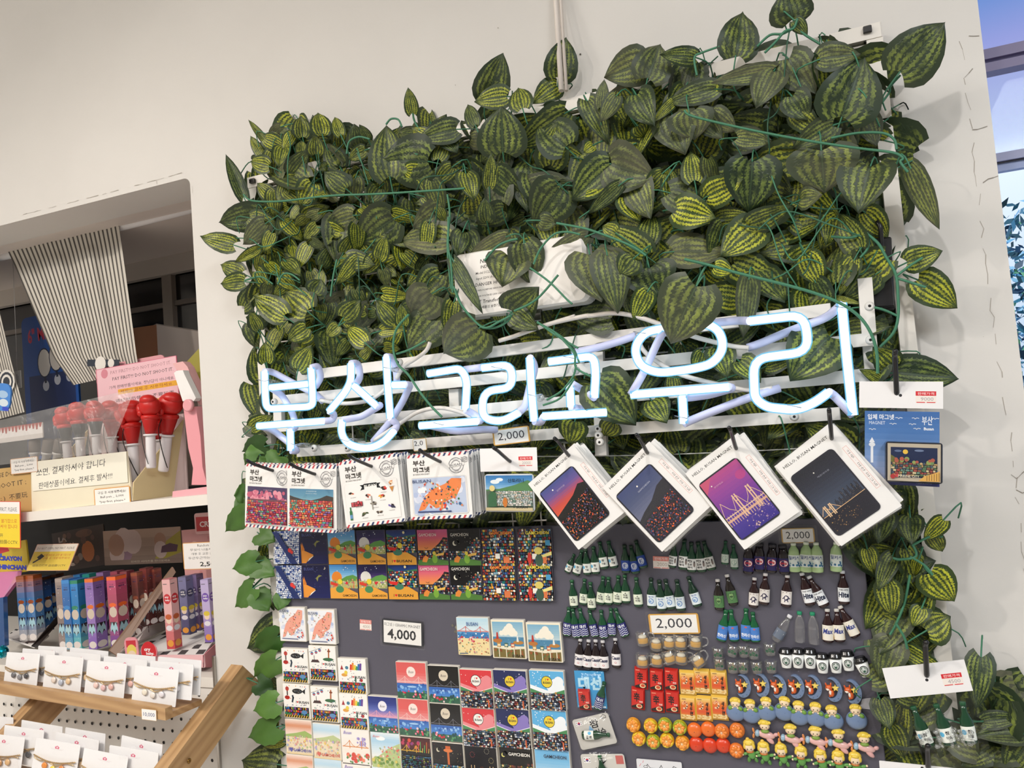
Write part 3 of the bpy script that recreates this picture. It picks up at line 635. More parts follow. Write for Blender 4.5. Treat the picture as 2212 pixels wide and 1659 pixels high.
def tile_art(k, m):
    r = random.Random(k)
    if k == 'stairs':
        m.B(0, 0, 1, 1, '22346e'); houses(m, r, 0, 1, 0, 1, ['e6ebf4', 'cfd8ea', 'f4f6fa', '9fb2d6', 'dfe6f2', '3c559a'], 14, '2a3f80'); m.G([(.0, 1), (.22, 1), (.62, .45), (.95, .0), (.7, 0), (.42, .42)], '1f2f66'); m.D(.66, .42, .07, 'd83a34'); m.D(.74, .36, .055, 'd83a34')
    elif k == 'fox night':
        m.GR(0, 0, 1, 1, ['18205a', '14184a', '0e1038']); m.G([(.0, .62), (.08, .42), (.5, .26), (.3, .16), (.16, .02), (.0, .02)], 'e8963a'); m.G([(.5, .26), (.3, .16), (.22, .06), (.42, .2)], 'f3eee2'); m.G([(.04, .66), (.02, .4), (.14, .42)], 'd27a2c'); m.D(.48, .26, .03, '15151a'); m.G([(.5, .6), (.62, .7), (.74, .68), (.6, .62), (.56, .5)], '8a8a4a'); m.T('BUSAN', .24, .88, w=.36, h=.09, col='4a548a'); m.D(.84, .9, .04, 'd8d2b8'); m.D(.82, .91, .035, '12163f'); speck(m, r, 14, .1, .95, .3, .98, ['aab0d8'], .004, .008, 5)
    elif k in ('sun village', 'moon village'):
        day = k[0] == 's'
        m.GR(0, .5, 1, 1, ['bcdcea', '6fb0de', '3f86cc'] if day else ['6a4a8a', '2a2258', '1a1844']); m.D(.26, .62, .19, 'e88a30' if day else 'e4e2dc'); m.G([(.3, .52), (.62, .66), (.85, .7), (1, .64), (1, .4), (.3, .4)], '5f9a4a'); m.B(0, .3, 1, .52, 'b8b878'); speck(m, r, 70, .02, .98, .3, .56, ['e8d8a2', 'd86a5a', '8aa86a', 'f0ecd8', '9a7ab0', '6a8a4a', 'd8a23c'], .012, .03); m.G([(0, 0), (1, 0), (1, .16), (.6, .32), (.3, .36), (0, .3)], 'e8a440'); m.D(.38, .5, .085, 'e8d23c'); m.D(.36, .27, .15, '4a8a58', .1); m.G([(.04, .5), (.3, .44), (.26, .36), (.02, .42)], 'd8402f'); m.D(.62, .46, .045, 'd8303c'); m.T('GAMCHEON', .7, .09, w=.5, h=.07, col='3a2c1c', bold=.02); speck(m, r, 6, .1, .9, .82, .95, ['e8f0f6'], .01, .02)
    elif k == 'love village':
        m.GR(0, .7, 1, 1, ['2f5f9a', '1f3f80', '182a66']); m.G([(0, .9), (.3, .78), (1, .86), (1, .6), (0, .6)], '3f7a52'); houses(m, r, 0, 1, .34, .8, NIGHT + MULTI[:5], 6); m.G([(0, 0), (1, 0), (1, .2), (.7, .36), (0, .36)], 'e2a03c'); m.D(.46, .56, .085, 'e8d23c'); m.D(.38, .36, .16, '3f7a62', .09); m.G([(.04, .52), (.36, .5), (.3, .4), (.06, .44)], 'd8302c'); m.D(.7, .46, .05, 'b8303c'); love(m, .5, .11, .68); m.D(.62, .93, .04, 'e8dca8')
    elif k in ('sunset village', 'night village'):
        m.GR(0, .35, 1, 1, ['e8a04a', 'e8805a', 'd8607a', 'c85a8a'] if k[0] == 's' else ['141416', '0c0c10', '0a0a0e']); houses(m, r, 0, 1, .16, .78, NIGHT + BLOCK, 8, '121216', [(0, .42), (.45, .42), (.72, .62), (.86, .78), (1, .76)]); m.G([(0, 0), (1, 0), (1, .12), (.5, .2), (0, .14)], '4f7a3a'); blobs(m, .26, .2); m.T('GAMCHEON', .36, .86, w=.58, h=.085, col='f0ece2')
        if k[0] == 'n': m.D(.2, .62, .07, 'e0dcc8'); m.D(.24, .64, .065, '0c0c10'); speck(m, r, 12, .05, .95, .6, .8, ['e0dcc8'], .005, .01, 5)
        else: m.L([(.24, .5), (.3, .47), (.36, .5)], .012, '5a3a3a')
    elif k in ('roofs', 'roofs figure'):
        houses(m, r, 0, 1, 0, 1, MULTI + NIGHT, 11); m.T('GAMCHEON', .62, .9, w=.7, h=.09, col='e8823a' if k == 'roofs' else 'e4d24a', bold=.03); m.B(.42, .2, .56, .34, 'f0ece0'); m.B(.66, .08, .84, .26, 'd8784a')
        if k != 'roofs': m.D(.62, .42, .12, 'd8c86a', .1); m.D(.62, .16, .12, '3f5a4a', .16); m.G([(.7, .3), (1, .4), (1, .3), (.74, .24)], 'e8dc8a'); m.D(.34, .22, .06, 'c83a34', .16); m.B(.84, .56, .98, .7, '4a9ac8')
    elif k == 'map': busanmap(m, r, True)
    elif k == 'beach':
        m.GR(0, .62, 1, 1, ['d8e8ee', 'b8dae8']); m.B(0, .44, 1, .62, '3f7fb8'); speck(m, r, 26, .02, .98, .46, .6, ['6fb0d8', '2f66a0', 'e8f2f6'], .012, .03); bridge(m, .64, 'd86a62', .13); m.B(0, 0, 1, .45, 'ecd8a2'); speck(m, r, 34, .02, .98, .36, .5, ['c83a42', 'e0687a', 'f0d8d8'], .016, .03); speck(m, r, 46, .03, .97, .03, .36, ['d2553a', '4a8a7a', '8a5a3a', 'e0a23c', 'd86a8a', '3f6a9a'], .01, .022); m.T('BUSAN', .5, .84, w=.36, h=.1, col='3a5f9a', bold=.01); m.L([(.08, .04), (.3, .05)], .02, '3f5a8a')
    elif k == 'lighthouse':
        m.B(.0, 0, 1, 1, 'efe6cc'); m.GR(.03, .5, .97, .96, ['c8d8da', '9ac0d0', '7fb0cc']); 
        for x, y, s_ in ((.5, .74, .13), (.62, .7, .13), (.42, .69, .1), (.56, .82, .11), (.72, .66, .08), (.3, .66, .07)): m.D(x, y, s_, 'f2ecdc')
        m.B(.03, .32, .97, .56, '4f86a8'); speck(m, r, 20, .05, .95, .34, .54, ['6f9fb8', '3f7090'], .012, .03); m.D(.17, .46, .14, 'b8763c', .06); m.D(.8, .42, .16, 'b8803f', .05); m.G([(.13, .5), (.21, .5), (.19, .68), (.15, .68)], 'b8382f'); m.G([(.75, .44), (.82, .44), (.8, .6), (.77, .6)], 'e8e8e0')
        for x, c in ((.2, 'c8964a'), (.42, '4a6a5a'), (.62, 'c85a3a')): m.B(x - .05, .29, x + .06, .4, c); m.B(x - .035, .32, x + .045, .37, 'e8dcb8')
        m.G([(.03, .02), (.97, .02), (.97, .26), (.5, .22), (.03, .27)], '7a6a3a'); speck(m, r, 24, .05, .95, .06, .22, ['8a4a2a', '5a6a3a', '9a5a34'], .02, .05)
        for x in (.2, .42, .66, .85): m.L([(x, .04), (x, .3)], .025, 'efe6cc')
        m.T('BUSAN', .76, .07, w=.32, h=.075, col='1c1a16', bold=.02)
    elif k in ('fish', 'cable', 'rainbow'): m.B(0, 0, 1, 1, 'f6f4ef'); icons(m, r, k)
    elif k in ('coral', 'black', 'blue'):
        m.GR(0, .42, 1, 1, {'coral': ['e8a0a0', 'e0605e', 'd8605e'], 'black': ['0c0c10', '101014', '0a0a0c'], 'blue': ['e0a0b8', '5a6ab8', '2a3a8a', '223078']}[k]); m.D(.5, .74, .155, {'coral': 'f3e2da', 'black': 'd9cdb8', 'blue': 'eceaf2'}[k]); m.T('Busan', .5, .74, w=.18, h=.07, col='3a2a34', shear=.4); bridge(m, .46, {'coral': 'f0c4c0', 'black': '6a6a72', 'blue': 'e8a8b8'}[k], .15); m.GR(0, 0, 1, .42, ['3a6ab8', '4a86d0', '2f5fb0']); m.D(.5, .33, .16, 'a8ccec', .025); speck(m, r, 14, .02, .98, .24, .4, ['6fa6e0', '8fbce8', '2f5aa8'], .02, .05); flowers(m, r, 0, 1, 0, .22, 26)
    elif k in ('red heart', 'navy heart', 'sky heart'):
        a, b_, c, d = {'red heart': ('d83a42', 'e88a90', 'f3efe8', 'f4d8d4'), 'navy heart': ('1f2a5a', '8a7ac0', 'e8c93c', 'e8e4f0'), 'sky heart': ('5fb0e0', 'eef4f8', 'e8cf3c', 'f4f8fa')}[k]
        m.B(0, 0, 1, 1, a); speck(m, r, 18, .03, .97, .6, .97, [d], .008, .018)
        for x, y, s_ in ((.75, .68, .14), (.9, .74, .14), (.6, .6, .12), (.98, .62, .14), (.82, .58, .16)): m.D(min(x, .99 - s_), y, s_, b_)
        m.G([(0, .56), (.5, .42), (1, .56), (1, .3), (0, .3)], '4a8a58'); m.G([(0, .64), (0, .55), (.5, .4), (1, .55), (1, .64), (.5, .5)], b_); m.L([(0, .55), (.5, .4), (1, .55)], .02, d); m.D(.5, .72, .165, '20242c'); m.D(.5, .72, .15, c); m.T('I', .47, .78, h=.055, col='20242c', bold=.02); heart(m, .535, .78, .028, 'd8262c'); m.T('BUSAN', .5, .7, w=.22, h=.06, col='20242c', bold=.03); houses(m, r, 0, 1, 0, .43, BLOCK, 7, '101218'); m.D(.76, .46, .03, 'b8823a'); m.B(.86, .04, .9, .24, 'd2653c')
    elif k in ('watercolour sunset', 'watercolour sky'):
        dk = k.endswith('sunset'); m.GR(0, .5, 1, 1, ['f0e2d4', 'f0d0c0', 'd8906a', 'f0dcd0'] if dk else ['f0ecd8', 'e8e8e4', 'b8d8ea', 'd0e4f0']); m.G([(0, .56), (.4, .62), (.75, .7), (1, .6), (1, .4), (0, .4)], '9fb86a' if dk else 'bcc890'); m.B(0, .02, 1, .5, 'e8d8b8'); speck(m, r, 60, .02, .98, .14, .54, ['e8c86a', 'd89a8a', 'b8a0d0', 'a8c08a', 'f0e2cc', 'c8b0a0', '9ab0d0', 'e8b89a'], .02, .045); m.T('I♥GAMCHEON', .52, .12, w=.86, h=.13, col='5a5aa8' if dk else 'd86a5a', bold=.02); m.B(0, 0, 1, .035, 'e8d0a0')
    elif k == 'watercolour bridge':
        m.B(0, 0, 1, 1, 'f4eee6'); m.GR(0, .3, 1, .9, ['f2e8dc', 'f4f0ea']); bridge(m, .5, 'd8884a', .18, .04, .96, .016); speck(m, r, 8, .55, .9, .56, .78, ['b8a8d8', '9a8ac8'], .03, .05)
        for x in (.66, .74, .82): m.B(x, .54, x + .05, .76 - abs(x - .74), 'a89ad0')
        speck(m, r, 12, .08, .92, .1, .3, ['e0604a', 'd8483c', 'f08a6a'], .05, .08, 9); speck(m, r, 14, .05, .95, .06, .3, ['5a8a52', '7aa86a'], .02, .04); m.T('Busan', .24, .9, w=.3, h=.09, col='8a7ac8', shear=.4)
    elif k == 'watercolour hill':
        m.GR(0, .3, 1, 1, ['eef0ec', 'd0e4ee', 'a8d0e8', 'e8f0f2']); m.D(.34, .82, .16, 'f8fafa', .06); m.G([(0, .18), (.3, .36), (.6, .56), (1, .72), (1, 0), (0, 0)], 'b8c88a'); speck(m, r, 40, .3, .98, .3, .6, ['e0685a', 'e8a08a', 'f0e0d0', 'c8b890', '9ab08a'], .02, .04); speck(m, r, 30, .03, .97, .03, .28, ['8aa84a', 'a8bc6a', 'd8c86a', '6a9048'], .03, .06); m.T('Busan', .2, .88, w=.24, h=.06, col='e88a8a', shear=.4)
    elif k == 'fireworks bridge':
        m.B(0, 0, 1, 1, '100e12'); m.GR(0, .6, 1, 1, ['2a1214', '5a1c1e', '3a1216']); speck(m, r, 14, .05, .6, .7, .96, ['b83a5a', '8a3a7a', 'd8503c'], .03, .06, 8); bridge(m, .62, 'd8a83a', .16, 0, .7, .014)
        for i in range(6): m.L([(.58 + i * .07, .6), (.6 + i * .07, .8 + .1 * math.sin(i * 2.1))], .02, r.choice(['d8c25a', '5ab86a', 'd8783c']))
        houses(m, r, .0, 1, .16, .5, ['15171f', '223a5a', '3f6a8a', '8a8a4a', '4a2a5a', '2a6a6a', '181a20', '181a20'], 6, '0a0a0e'); love(m, .52, .1, .84, 'f0ece4')
    elif k == 'night tower':
        m.B(0, 0, 1, 1, '121015'); speck(m, r, 26, .05, .95, .5, .95, ['c8b88a', '7a5a4a', '8a3a4a'], .006, .012, 5); m.L([(.52, .2), (.52, .86)], .07, 'c86a3a'); m.D(.52, .8, .15, 'd8783f', .05); m.B(.44, .84, .6, .92, 'c8602f'); m.D(.2, .8, .06, 'd8d2b8'); m.D(.23, .82, .055, '121015'); houses(m, r, 0, 1, 0, .42, ['3a7a9a', '5ab0c0', '24506a', 'c8a84a', '8a4a6a', 'd0d8d8', '15304a'], 6, '0c1018')
    elif k == 'night firework':
        m.B(0, 0, 1, 1, '12121a')
        for cx, cy, c in ((.24, .78, 'c85a5a'), (.82, .66, 'd8c88a'), (.52, .4, 'c86a4a'), (.7, .9, 'd8d0b8')):
            for i in range(10): a = i * .628; m.D(cx + .07 * math.cos(a), cy + .07 * math.sin(a), .009, c, n=5)
        for x in (.24, .82): m.L([(x - .05, 0), (x - .05, .5)], .02, 'd8b88a'); m.L([(x + .05, 0), (x + .05, .5)], .02, 'd8b88a'); m.L([(x - .05, .4), (x + .05, .4)], .02, 'd8b88a')
        m.L([(0, .1), (1, .12)], .02, 'c8a86a')
    elif k == 'night roofs':
        m.B(0, 0, 1, 1, '141418'); houses(m, r, 0, 1, 0, .62, ['6a3a34', 'c8a04a', '3a5a4a', '8a4a3a', '24242c', 'd8c88a', '2a2a34'], 7, '0c0c10', [(0, .6), (.4, .56), (1, .64)]); m.D(.14, .8, .06, 'd8d07a'); m.D(.17, .82, .055, '141418'); m.T('GAMCHEON', .62, .84, w=.64, h=.085, col='f0ece4', bold=.02)
    elif k == 'blue roofs':
        m.GR(0, .4, 1, 1, ['a8d0ea', '7abce4', '6fb4e2']); houses(m, r, 0, 1, 0, .5, ['4a5a8a', '8a4a5a', '3a3f6a', 'c8a0a0', '5a6a9a', '9a5a4a', 'd8d8e4'], 6, '2a2a4a', [(0, .42), (.4, .46), (.7, .54), (1, .5)]); m.T('GAMCHEON', .6, .84, w=.66, h=.085, col='34384a', bold=.02)
TDESC = {'stairs': 'magnet tile of navy and white hillside houses', 'fox night': 'dark navy magnet tile with an orange fox head', 'sun village': 'magnet tile with orange sun over a flower hill', 'moon village': 'magnet tile with white moon over a flower hill', 'love village': 'magnet tile reading I heart BUSAN on yellow ground', 'sunset village': 'GAMCHEON magnet tile with pink sunset sky', 'night village': 'GAMCHEON magnet tile with black night sky', 'roofs': 'GAMCHEON magnet tile crowded with roofs, orange lettering', 'roofs figure': 'GAMCHEON magnet tile crowded with roofs, yellow lettering', 'map': 'white ceramic tile magnet printed with a pink city map', 'beach': 'ceramic tile magnet with beach and red bridge under BUSAN', 'lighthouse': 'cream ceramic tile magnet with lighthouses and clouds', 'fish': 'white tile magnet with a black fish drawing', 'cable': 'white tile magnet with a cable car drawing', 'rainbow': 'white tile magnet with a rainbow row of houses', 'coral': 'coral sky bridge tile magnet with white moon', 'black': 'black sky bridge tile magnet with cream moon', 'blue': 'blue sky bridge tile magnet with white moon', 'red heart': 'red I heart BUSAN tile magnet with white roundel', 'navy heart': 'navy I heart BUSAN tile magnet with yellow roundel', 'sky heart': 'sky blue I heart BUSAN tile magnet with yellow roundel', 'watercolour sunset': 'pale watercolour tile magnet with orange streaked sky', 'watercolour sky': 'pale watercolour tile magnet with light blue sky', 'watercolour bridge': 'pale tile magnet with orange bridge and red flowers', 'watercolour hill': 'pale tile magnet with a green hill under blue sky', 'fireworks bridge': 'black tile magnet with golden bridge and I heart BUSAN', 'night tower': 'black tile magnet with an orange tower', 'night firework': 'black tile magnet with bursting fireworks over a bridge', 'night roofs': 'GAMCHEON tile magnet with black sky and yellow moon', 'blue roofs': 'GAMCHEON tile magnet with plain light blue sky'}
@lru_cache(None)
def tile_mesh(k, ceramic):
    w_, h_ = (.0585, .0615) if ceramic else (.0588, .0605)
    m_ = MB('gloss'); m_.prism(m_.rrect(w_, h_, .0012, 2), 0, .008 if ceramic else .005, 'efe9dd' if ceramic else '5a5560', .0006)
    m_.art(w_ * .975, h_ * .975, .008 if ceramic else .005, mat='gloss'); tile_art(k, m_); return m_.mesh('magnet_tile')
def tile(k, u, v, ceramic, where):
    o = link('magnet_tile', tile_mesh(k, ceramic)); o.matrix_world = W(at(u, v, BY - .004) * 1.0 + Vector((0, .004, 0)), 0)
    return tag(o, TDESC[k] + ', ' + where, 'magnet', 'tile magnets on the grey board')
gam = ['stairs', 'fox night', 'sun village', 'moon village', 'love village', 'sunset village', 'night village', 'roofs', 'roofs figure']
bxs = [598, 655, 712, 774, 838, 905, 972, 1042.6, 1116, 1200]
for i, k in enumerate(gam):
    u = (bxs[i] + bxs[i + 1]) / 2; tile(k, u - 5 + i * .4, 1182, False, 'upper copy'); tile(k, u, 1256, False, 'lower copy')
Z7 = lambda x, y: (580 + x / 3.3015, 1280 + y / 3.3015)
for k, x, y, wh in (('map', 180, 222, 'left one of two'), ('map', 388, 240, 'right one of two'), ('beach', 1467, 308, 'above the coral tiles'), ('lighthouse', 1717, 328, 'left one of two'), ('lighthouse', 1972, 350, 'right one of two'),
  ('fish', 199, 518, 'upper copy'), ('cable', 395, 500, 'upper copy'), ('rainbow', 606, 592, 'upper copy'), ('coral', 1028, 622, 'upper copy'), ('black', 1258, 650, 'upper copy'), ('red heart', 1490, 680, 'upper copy'), ('navy heart', 1732, 686, 'upper copy'), ('sky heart', 1995, 692, 'upper copy'),
  ('fish', 210, 770, 'lower copy'), ('cable', 410, 792, 'lower copy'), ('rainbow', 617, 845, 'lower copy'), ('blue', 825, 865, 'left of coral tile'), ('coral', 1043, 885, 'lower copy'), ('black', 1273, 920, 'lower copy'), ('red heart', 1508, 955, 'lower copy'), ('navy heart', 1752, 962, 'lower copy'), ('sky heart', 2013, 975, 'lower copy'),
  ('watercolour sunset', 226, 1025, 'upper copy'), ('watercolour sky', 426, 1057, 'upper copy'), ('watercolour bridge', 630, 1095, 'upper copy'), ('watercolour hill', 845, 1118, 'upper copy'), ('fireworks bridge', 1062, 1155, 'beside the watercolour tiles'), ('night tower', 1290, 1198, 'in the lower rows'), ('night firework', 1525, 1228, 'in the lower rows'), ('night roofs', 1776, 1235, 'under the navy tiles'), ('blue roofs', 2035, 1253, 'under the sky blue tiles'),
  ('watercolour sunset', 236, 1276, 'lower copy, cut by frame'), ('watercolour sky', 437, 1304, 'lower copy, cut by frame'), ('watercolour bridge', 640, 1340, 'lower copy, cut by frame'), ('watercolour hill', 856, 1364, 'lower copy, cut by frame')):
    tile(k, *Z7(x, y), True, wh)
# ------------------------------------------------------------------ price cards and stickers
def price_card(u0, v0, u1, v1, y, roll, label, draw, border, name='price_card', parent_y=None, th=.0012, film_=True):
    P = at((u0 + u1) / 2, (v0 + v1) / 2, y); s_ = dist(P) / F; fx = .93
    w_, h_ = (u1 - u0) * s_ / fx, (v1 - v0) * s_
    t_ = thing(name, label, 'price card', W(P, roll))
    m_ = MB('card'); m_.prism(m_.rrect(w_, h_, .003), -th, 0, border); m_.art(w_ * .92, h_ * .88, 0); m_.B(0, 0, 1, 1, 'f4f2ee'); draw(m_); m_.obj('printed_card', t_)
    if film_: f = MB('film'); f.prism(f.rrect(w_ + .008, h_ + .008, .003), .0006, .0009, 'ffffff'); f.obj('plastic_sleeve', t_)
    return t_
two = lambda m_: m_.T('2,000', .5, .5, w=.78, h=.62, col='2a2c36')
price_card(1405, 1326, 1506, 1369, BY - .003, 2, 'orange bordered 2,000 price card above the beer mug magnets', two, 'd8a44a')
price_card(1692, 1141, 1755, 1173, BY - .003, 0, 'small orange bordered 2,000 price card above the pale green bottles', two, 'c8a050')
price_card(1064, 924, 1144, 959, -.106, 2.5, 'orange bordered 2,000 price card stuck on the lowest neon rail', two, 'd8a44a')
price_card(891, 947, 922, 974, -.104, 2, '2,000 price card half hidden behind a leaf under the sign', lambda m_: m_.T('2,0', .42, .6, w=.72, h=.5, col='2a2c36'), 'd2b070')
def d4(m_): m_.T('마그넷 / CERAMIC MAGNET', .5, .83, w=.96, h=.16, col='22242a'); m_.T('4,000', .48, .38, w=.76, h=.52, col='22242a', bold=.02)
price_card(822, 1340, 916, 1394, BY - .003, -3.5, 'black bordered 4,000 ceramic magnet price card on the board', d4, '2c2e36')
def sticker(m_, num, pale=False):
    r_, k_ = ('e08a80', 'b0a49a') if pale else ('d22a34', 'a8a4a6')
    m_.B(0, 0, 1, 1, 'efe6de'); m_.B(0, .62, 1, 1, r_); m_.T('판매가격', .5, .8, w=.8, h=.24, col='f6eeea'); m_.T(num, .56, .34, w=.62, h=.3, col=k_); m_.B(.04, .02, .46, .09, r_); m_.B(.54, .02, .96, .09, r_)
for u, v, num, lab, w_ in ((790, 1350, '4000', 'faded pink price sticker left of the 4,000 card', .024), (1428, 1215, '2000', 'faded price sticker among the bottle magnets under a postcard', .024)):
    m_ = MB('card'); m_.prism(m_.rrect(w_, .018, .001), 0, .0003, 'efe2d8'); m_.art(w_, .018, .0003); sticker(m_, num, True)
    o = m_.obj('price_sticker'); o.matrix_world = W(at(u, v, BY - .0005), -3); tag(o, lab, 'sticker')
# ------------------------------------------------------------------ bottle magnets
Z8 = lambda x, y: (1200 + x / 3.16, 1150 + y / 3.16)
def wrapf(rad, sq): return lambda x, y, z: (rad * math.sin(x / rad), y, sq * rad * math.cos(x / rad) + z + .0001)
SQ = .7
def bottle(glass, r, prof, lab, y0, y1, art, cap=None, capy=None, mat='gloss', lr=None):
    """flat-backed resin bottle, base at y=0, top at y=.044"""
    cz = r * SQ * .55
    m_ = MB(mat); m_.lathe(prof, glass, 18, SQ, cz=cz); parts = [('bottle_body', m_)]
    if art:
        lr = lr or r; l_ = MB('card'); l_.lathe([(lr + .0001, y0), (lr + .0001, y1)], lab, 20, SQ, -95, 95, cz + .0001)
        l_.wrap = wrapf(lr + .0003, SQ); wdt = lr * 2.5
        l_.art(wdt, y1 - y0, cz, 0, (y0 + y1) / 2); art(l_); l_.wrap = None; parts.append(('label', l_))
    if cap: c_ = MB('satin'); c_.lathe(capy, cap, 14, SQ, cz=cz); parts.append(('cap', c_))
    return kind(*parts)
SOJU = [(.0054, 0), (.0066, .0008), (.0068, .003), (.0068, .021), (.0062, .025), (.0036, .031), (.0029, .035), (.0027, .0405)]
BEER = [(.0058, 0), (.0068, .0008), (.007, .003), (.007, .022), (.0062, .026), (.0034, .033), (.0027, .0405)]
SHORT = [(.0062, 0), (.0076, .0008), (.0078, .003), (.0078, .027), (.007, .031), (.0058, .034), (.0056, .0395)]
PETP = [(.006, 0), (.0082, .001), (.0084, .004), (.0082, .012), (.0084, .026), (.0074, .033), (.0042, .038), (.0034, .0405)]
SCAP = [(.0031, .0402), (.0033, .041), (.0033, .0435), (.0026, .044)]
GREEN, BROWN = '123f26', '2a1012'
def a_cham(m): m.D(.2, .6, .16, '5fb4dc'); m.T('참', .56, .68, h=.26, w=.26, col='26282c', bold=.02); m.T('이슬', .58, .34, h=.24, w=.34, col='26282c', bold=.02); m.B(.1, .06, .9, .1, '3f7a52')
def a_first(m): m.T('처음', .5, .62, h=.2, w=.46, col='1e2224', bold=.02); m.T('처럼', .52, .38, h=.2, w=.46, col='1e2224', bold=.02); m.G([(.46, .8), (.56, .92), (.54, .8), (.64, .84), (.52, .74)], '1e2224'); m.B(.06, .05, .94, .12, '8aa83f')
def a_blue(m): m.B(0, 0, 1, 1, '20449a'); m.D(.5, .5, .3, 'e8eef4'); m.D(.5, .5, .26, '2a56a8'); m.D(.5, .52, .23, 'e8eef4'); m.T('시원', .5, .62, h=.2, w=.3, col='24489a', bold=.02); m.T('소주', .5, .4, h=.18, w=.3, col='24489a', bold=.02)
def a_good(m): m.T('딱!', .36, .78, h=.26, w=.42, col='181a1c', bold=.04); m.T('좋은', .36, .48, h=.2, w=.46, col='181a1c', bold=.04); m.T('데이', .36, .22, h=.2, w=.46, col='181a1c', bold=.04); m.D(.78, .5, .1, '8a7a72', .25); m.D(.78, .7, .08, '4a4444', .1)
def a_pale(m): m.D(.5, .55, .28, '7faa98', .26); m.D(.54, .58, .2, 'dce8dc', .18); m.T('새로', .5, .2, h=.12, w=.3, col='4f7a6a')
def a_bak(m): m.B(0, 0, 1, 1, '241f58'); m.D(.5, .62, .36, 'd8323a', .26); m.D(.5, .62, .32, 'f3ece8', .22); m.T('박하슬', .5, .62, w=.48, h=.2, col='c8282f', bold=.03); m.B(0, .1, 1, .22, 'c8303a'); m.B(0, .22, 1, .28, 'e8e0e0')
def a_mil(m): m.B(0, 0, 1, 1, 'e8f0ea'); m.T('밀키스', .5, .76, w=.8, h=.3, col='24468a', bold=.02); r = random.Random(4); m.B(0, .08, 1, .5, '8fbcc4'); speck(m, r, 14, .05, .95, .1, .52, ['4a86a4', 'dcecec', '2f6a94', 'b8dcd8'], .05, .1, 8)
def a_ring(m): m.T('청하', .5, .82, w=.5, h=.16, col='3a62a8', bold=.01); m.D(.5, .44, .24, '5f86bc'); m.D(.5, .44, .17, 'd8e4ea'); m.D(.44, .4, .1, '7fa2cc'); m.B(.12, .06, .88, .1, '4a74b0')
def a_badge(m): m.G([(.26, .8), (.5, .88), (.74, .8), (.72, .42), (.5, .2), (.28, .42)], '2c4a2c'); m.G([(.32, .74), (.5, .8), (.68, .74), (.66, .46), (.5, .28), (.34, .46)], '7a9a62'); m.B(.38, .5, .62, .6, '24381f'); m.B(.1, .06, .9, .1, 'a8c08a')
def a_mono(m):
    m.D(.5, .5, .2, '2a2448', .2); m.D(.5, .52, .1, 'ece6e0', .1); m.L([(.2, .4), (.36, .54)], .07, '2a2448'); m.L([(.8, .44), (.64, .56)], .07, '2a2448'); m.L([(.42, .34), (.38, .2)], .07, '2a2448'); m.L([(.58, .34), (.64, .22)], .07, '2a2448'); m.L([(.2, .86), (.5, .92), (.8, .86)], .04, '6a3a4a'); m.B(.2, .04, .8, .07, '6a3a4a')
def a_hite(m): m.T('THE HITE', .5, .86, w=.7, h=.1, col='2a2c34', bold=.02); m.T('Hite', .5, .5, w=.86, h=.4, col='1c2440', bold=.04, shear=.1); m.L([(.05, .18), (.5, .22), (.95, .2)], .04, 'b83a44')
def a_wave(m):
    m.B(0, 0, 1, 1, '26266e'); m.T('대선', .5, .76, w=.66, h=.28, col='eef0f6', bold=.03)
    for y in (.5, .34, .18, .02): m.L([(i / 8, y + .05 * math.sin(i * 1.7)) for i in range(9)], .045, 'eef0f6')
def a_halla(m): m.GR(0, 0, 1, 1, ['24368c', '4a7fc8', '6fb0dc']); m.G([(.1, .5), (.36, .72), (.5, .66), (.7, .8), (.95, .5)], '3f6ab8'); m.T('한라산', .5, .3, w=.8, h=.26, col='f0f4fa', bold=.03); m.D(.5, .86, .1, 'd8584a', .05)
def a_cass(m): m.B(0, 0, 1, .14, 'e8e2e0'); m.T('Cass', .5, .66, w=.84, h=.3, col='22264a', bold=.04, shear=.12); m.L([(.2, .44), (.8, .48)], .03, 'b8303a'); m.D(.5, .26, .1, 'c86a74', .08); m.D(.5, .27, .07, 'eee8e6', .05)
def a_max(m): m.G([(0, 0), (1, 0), (1, .36), (0, .2)], 'e0a83f'); m.T('Max', .5, .6, w=.82, h=.34, col='2a3a86', bold=.03, shear=.25); m.L([(.05, .3), (.95, .4)], .03, 'c86a3a'); m.B(.3, .86, .7, .9, 'b8b0a0')
def a_clear(m): m.B(0, .1, 1, .9, '6a7484'); m.B(.2, .6, .8, .72, 'd8dce4'); m.B(.1, .2, .9, .46, '3f4a7a')
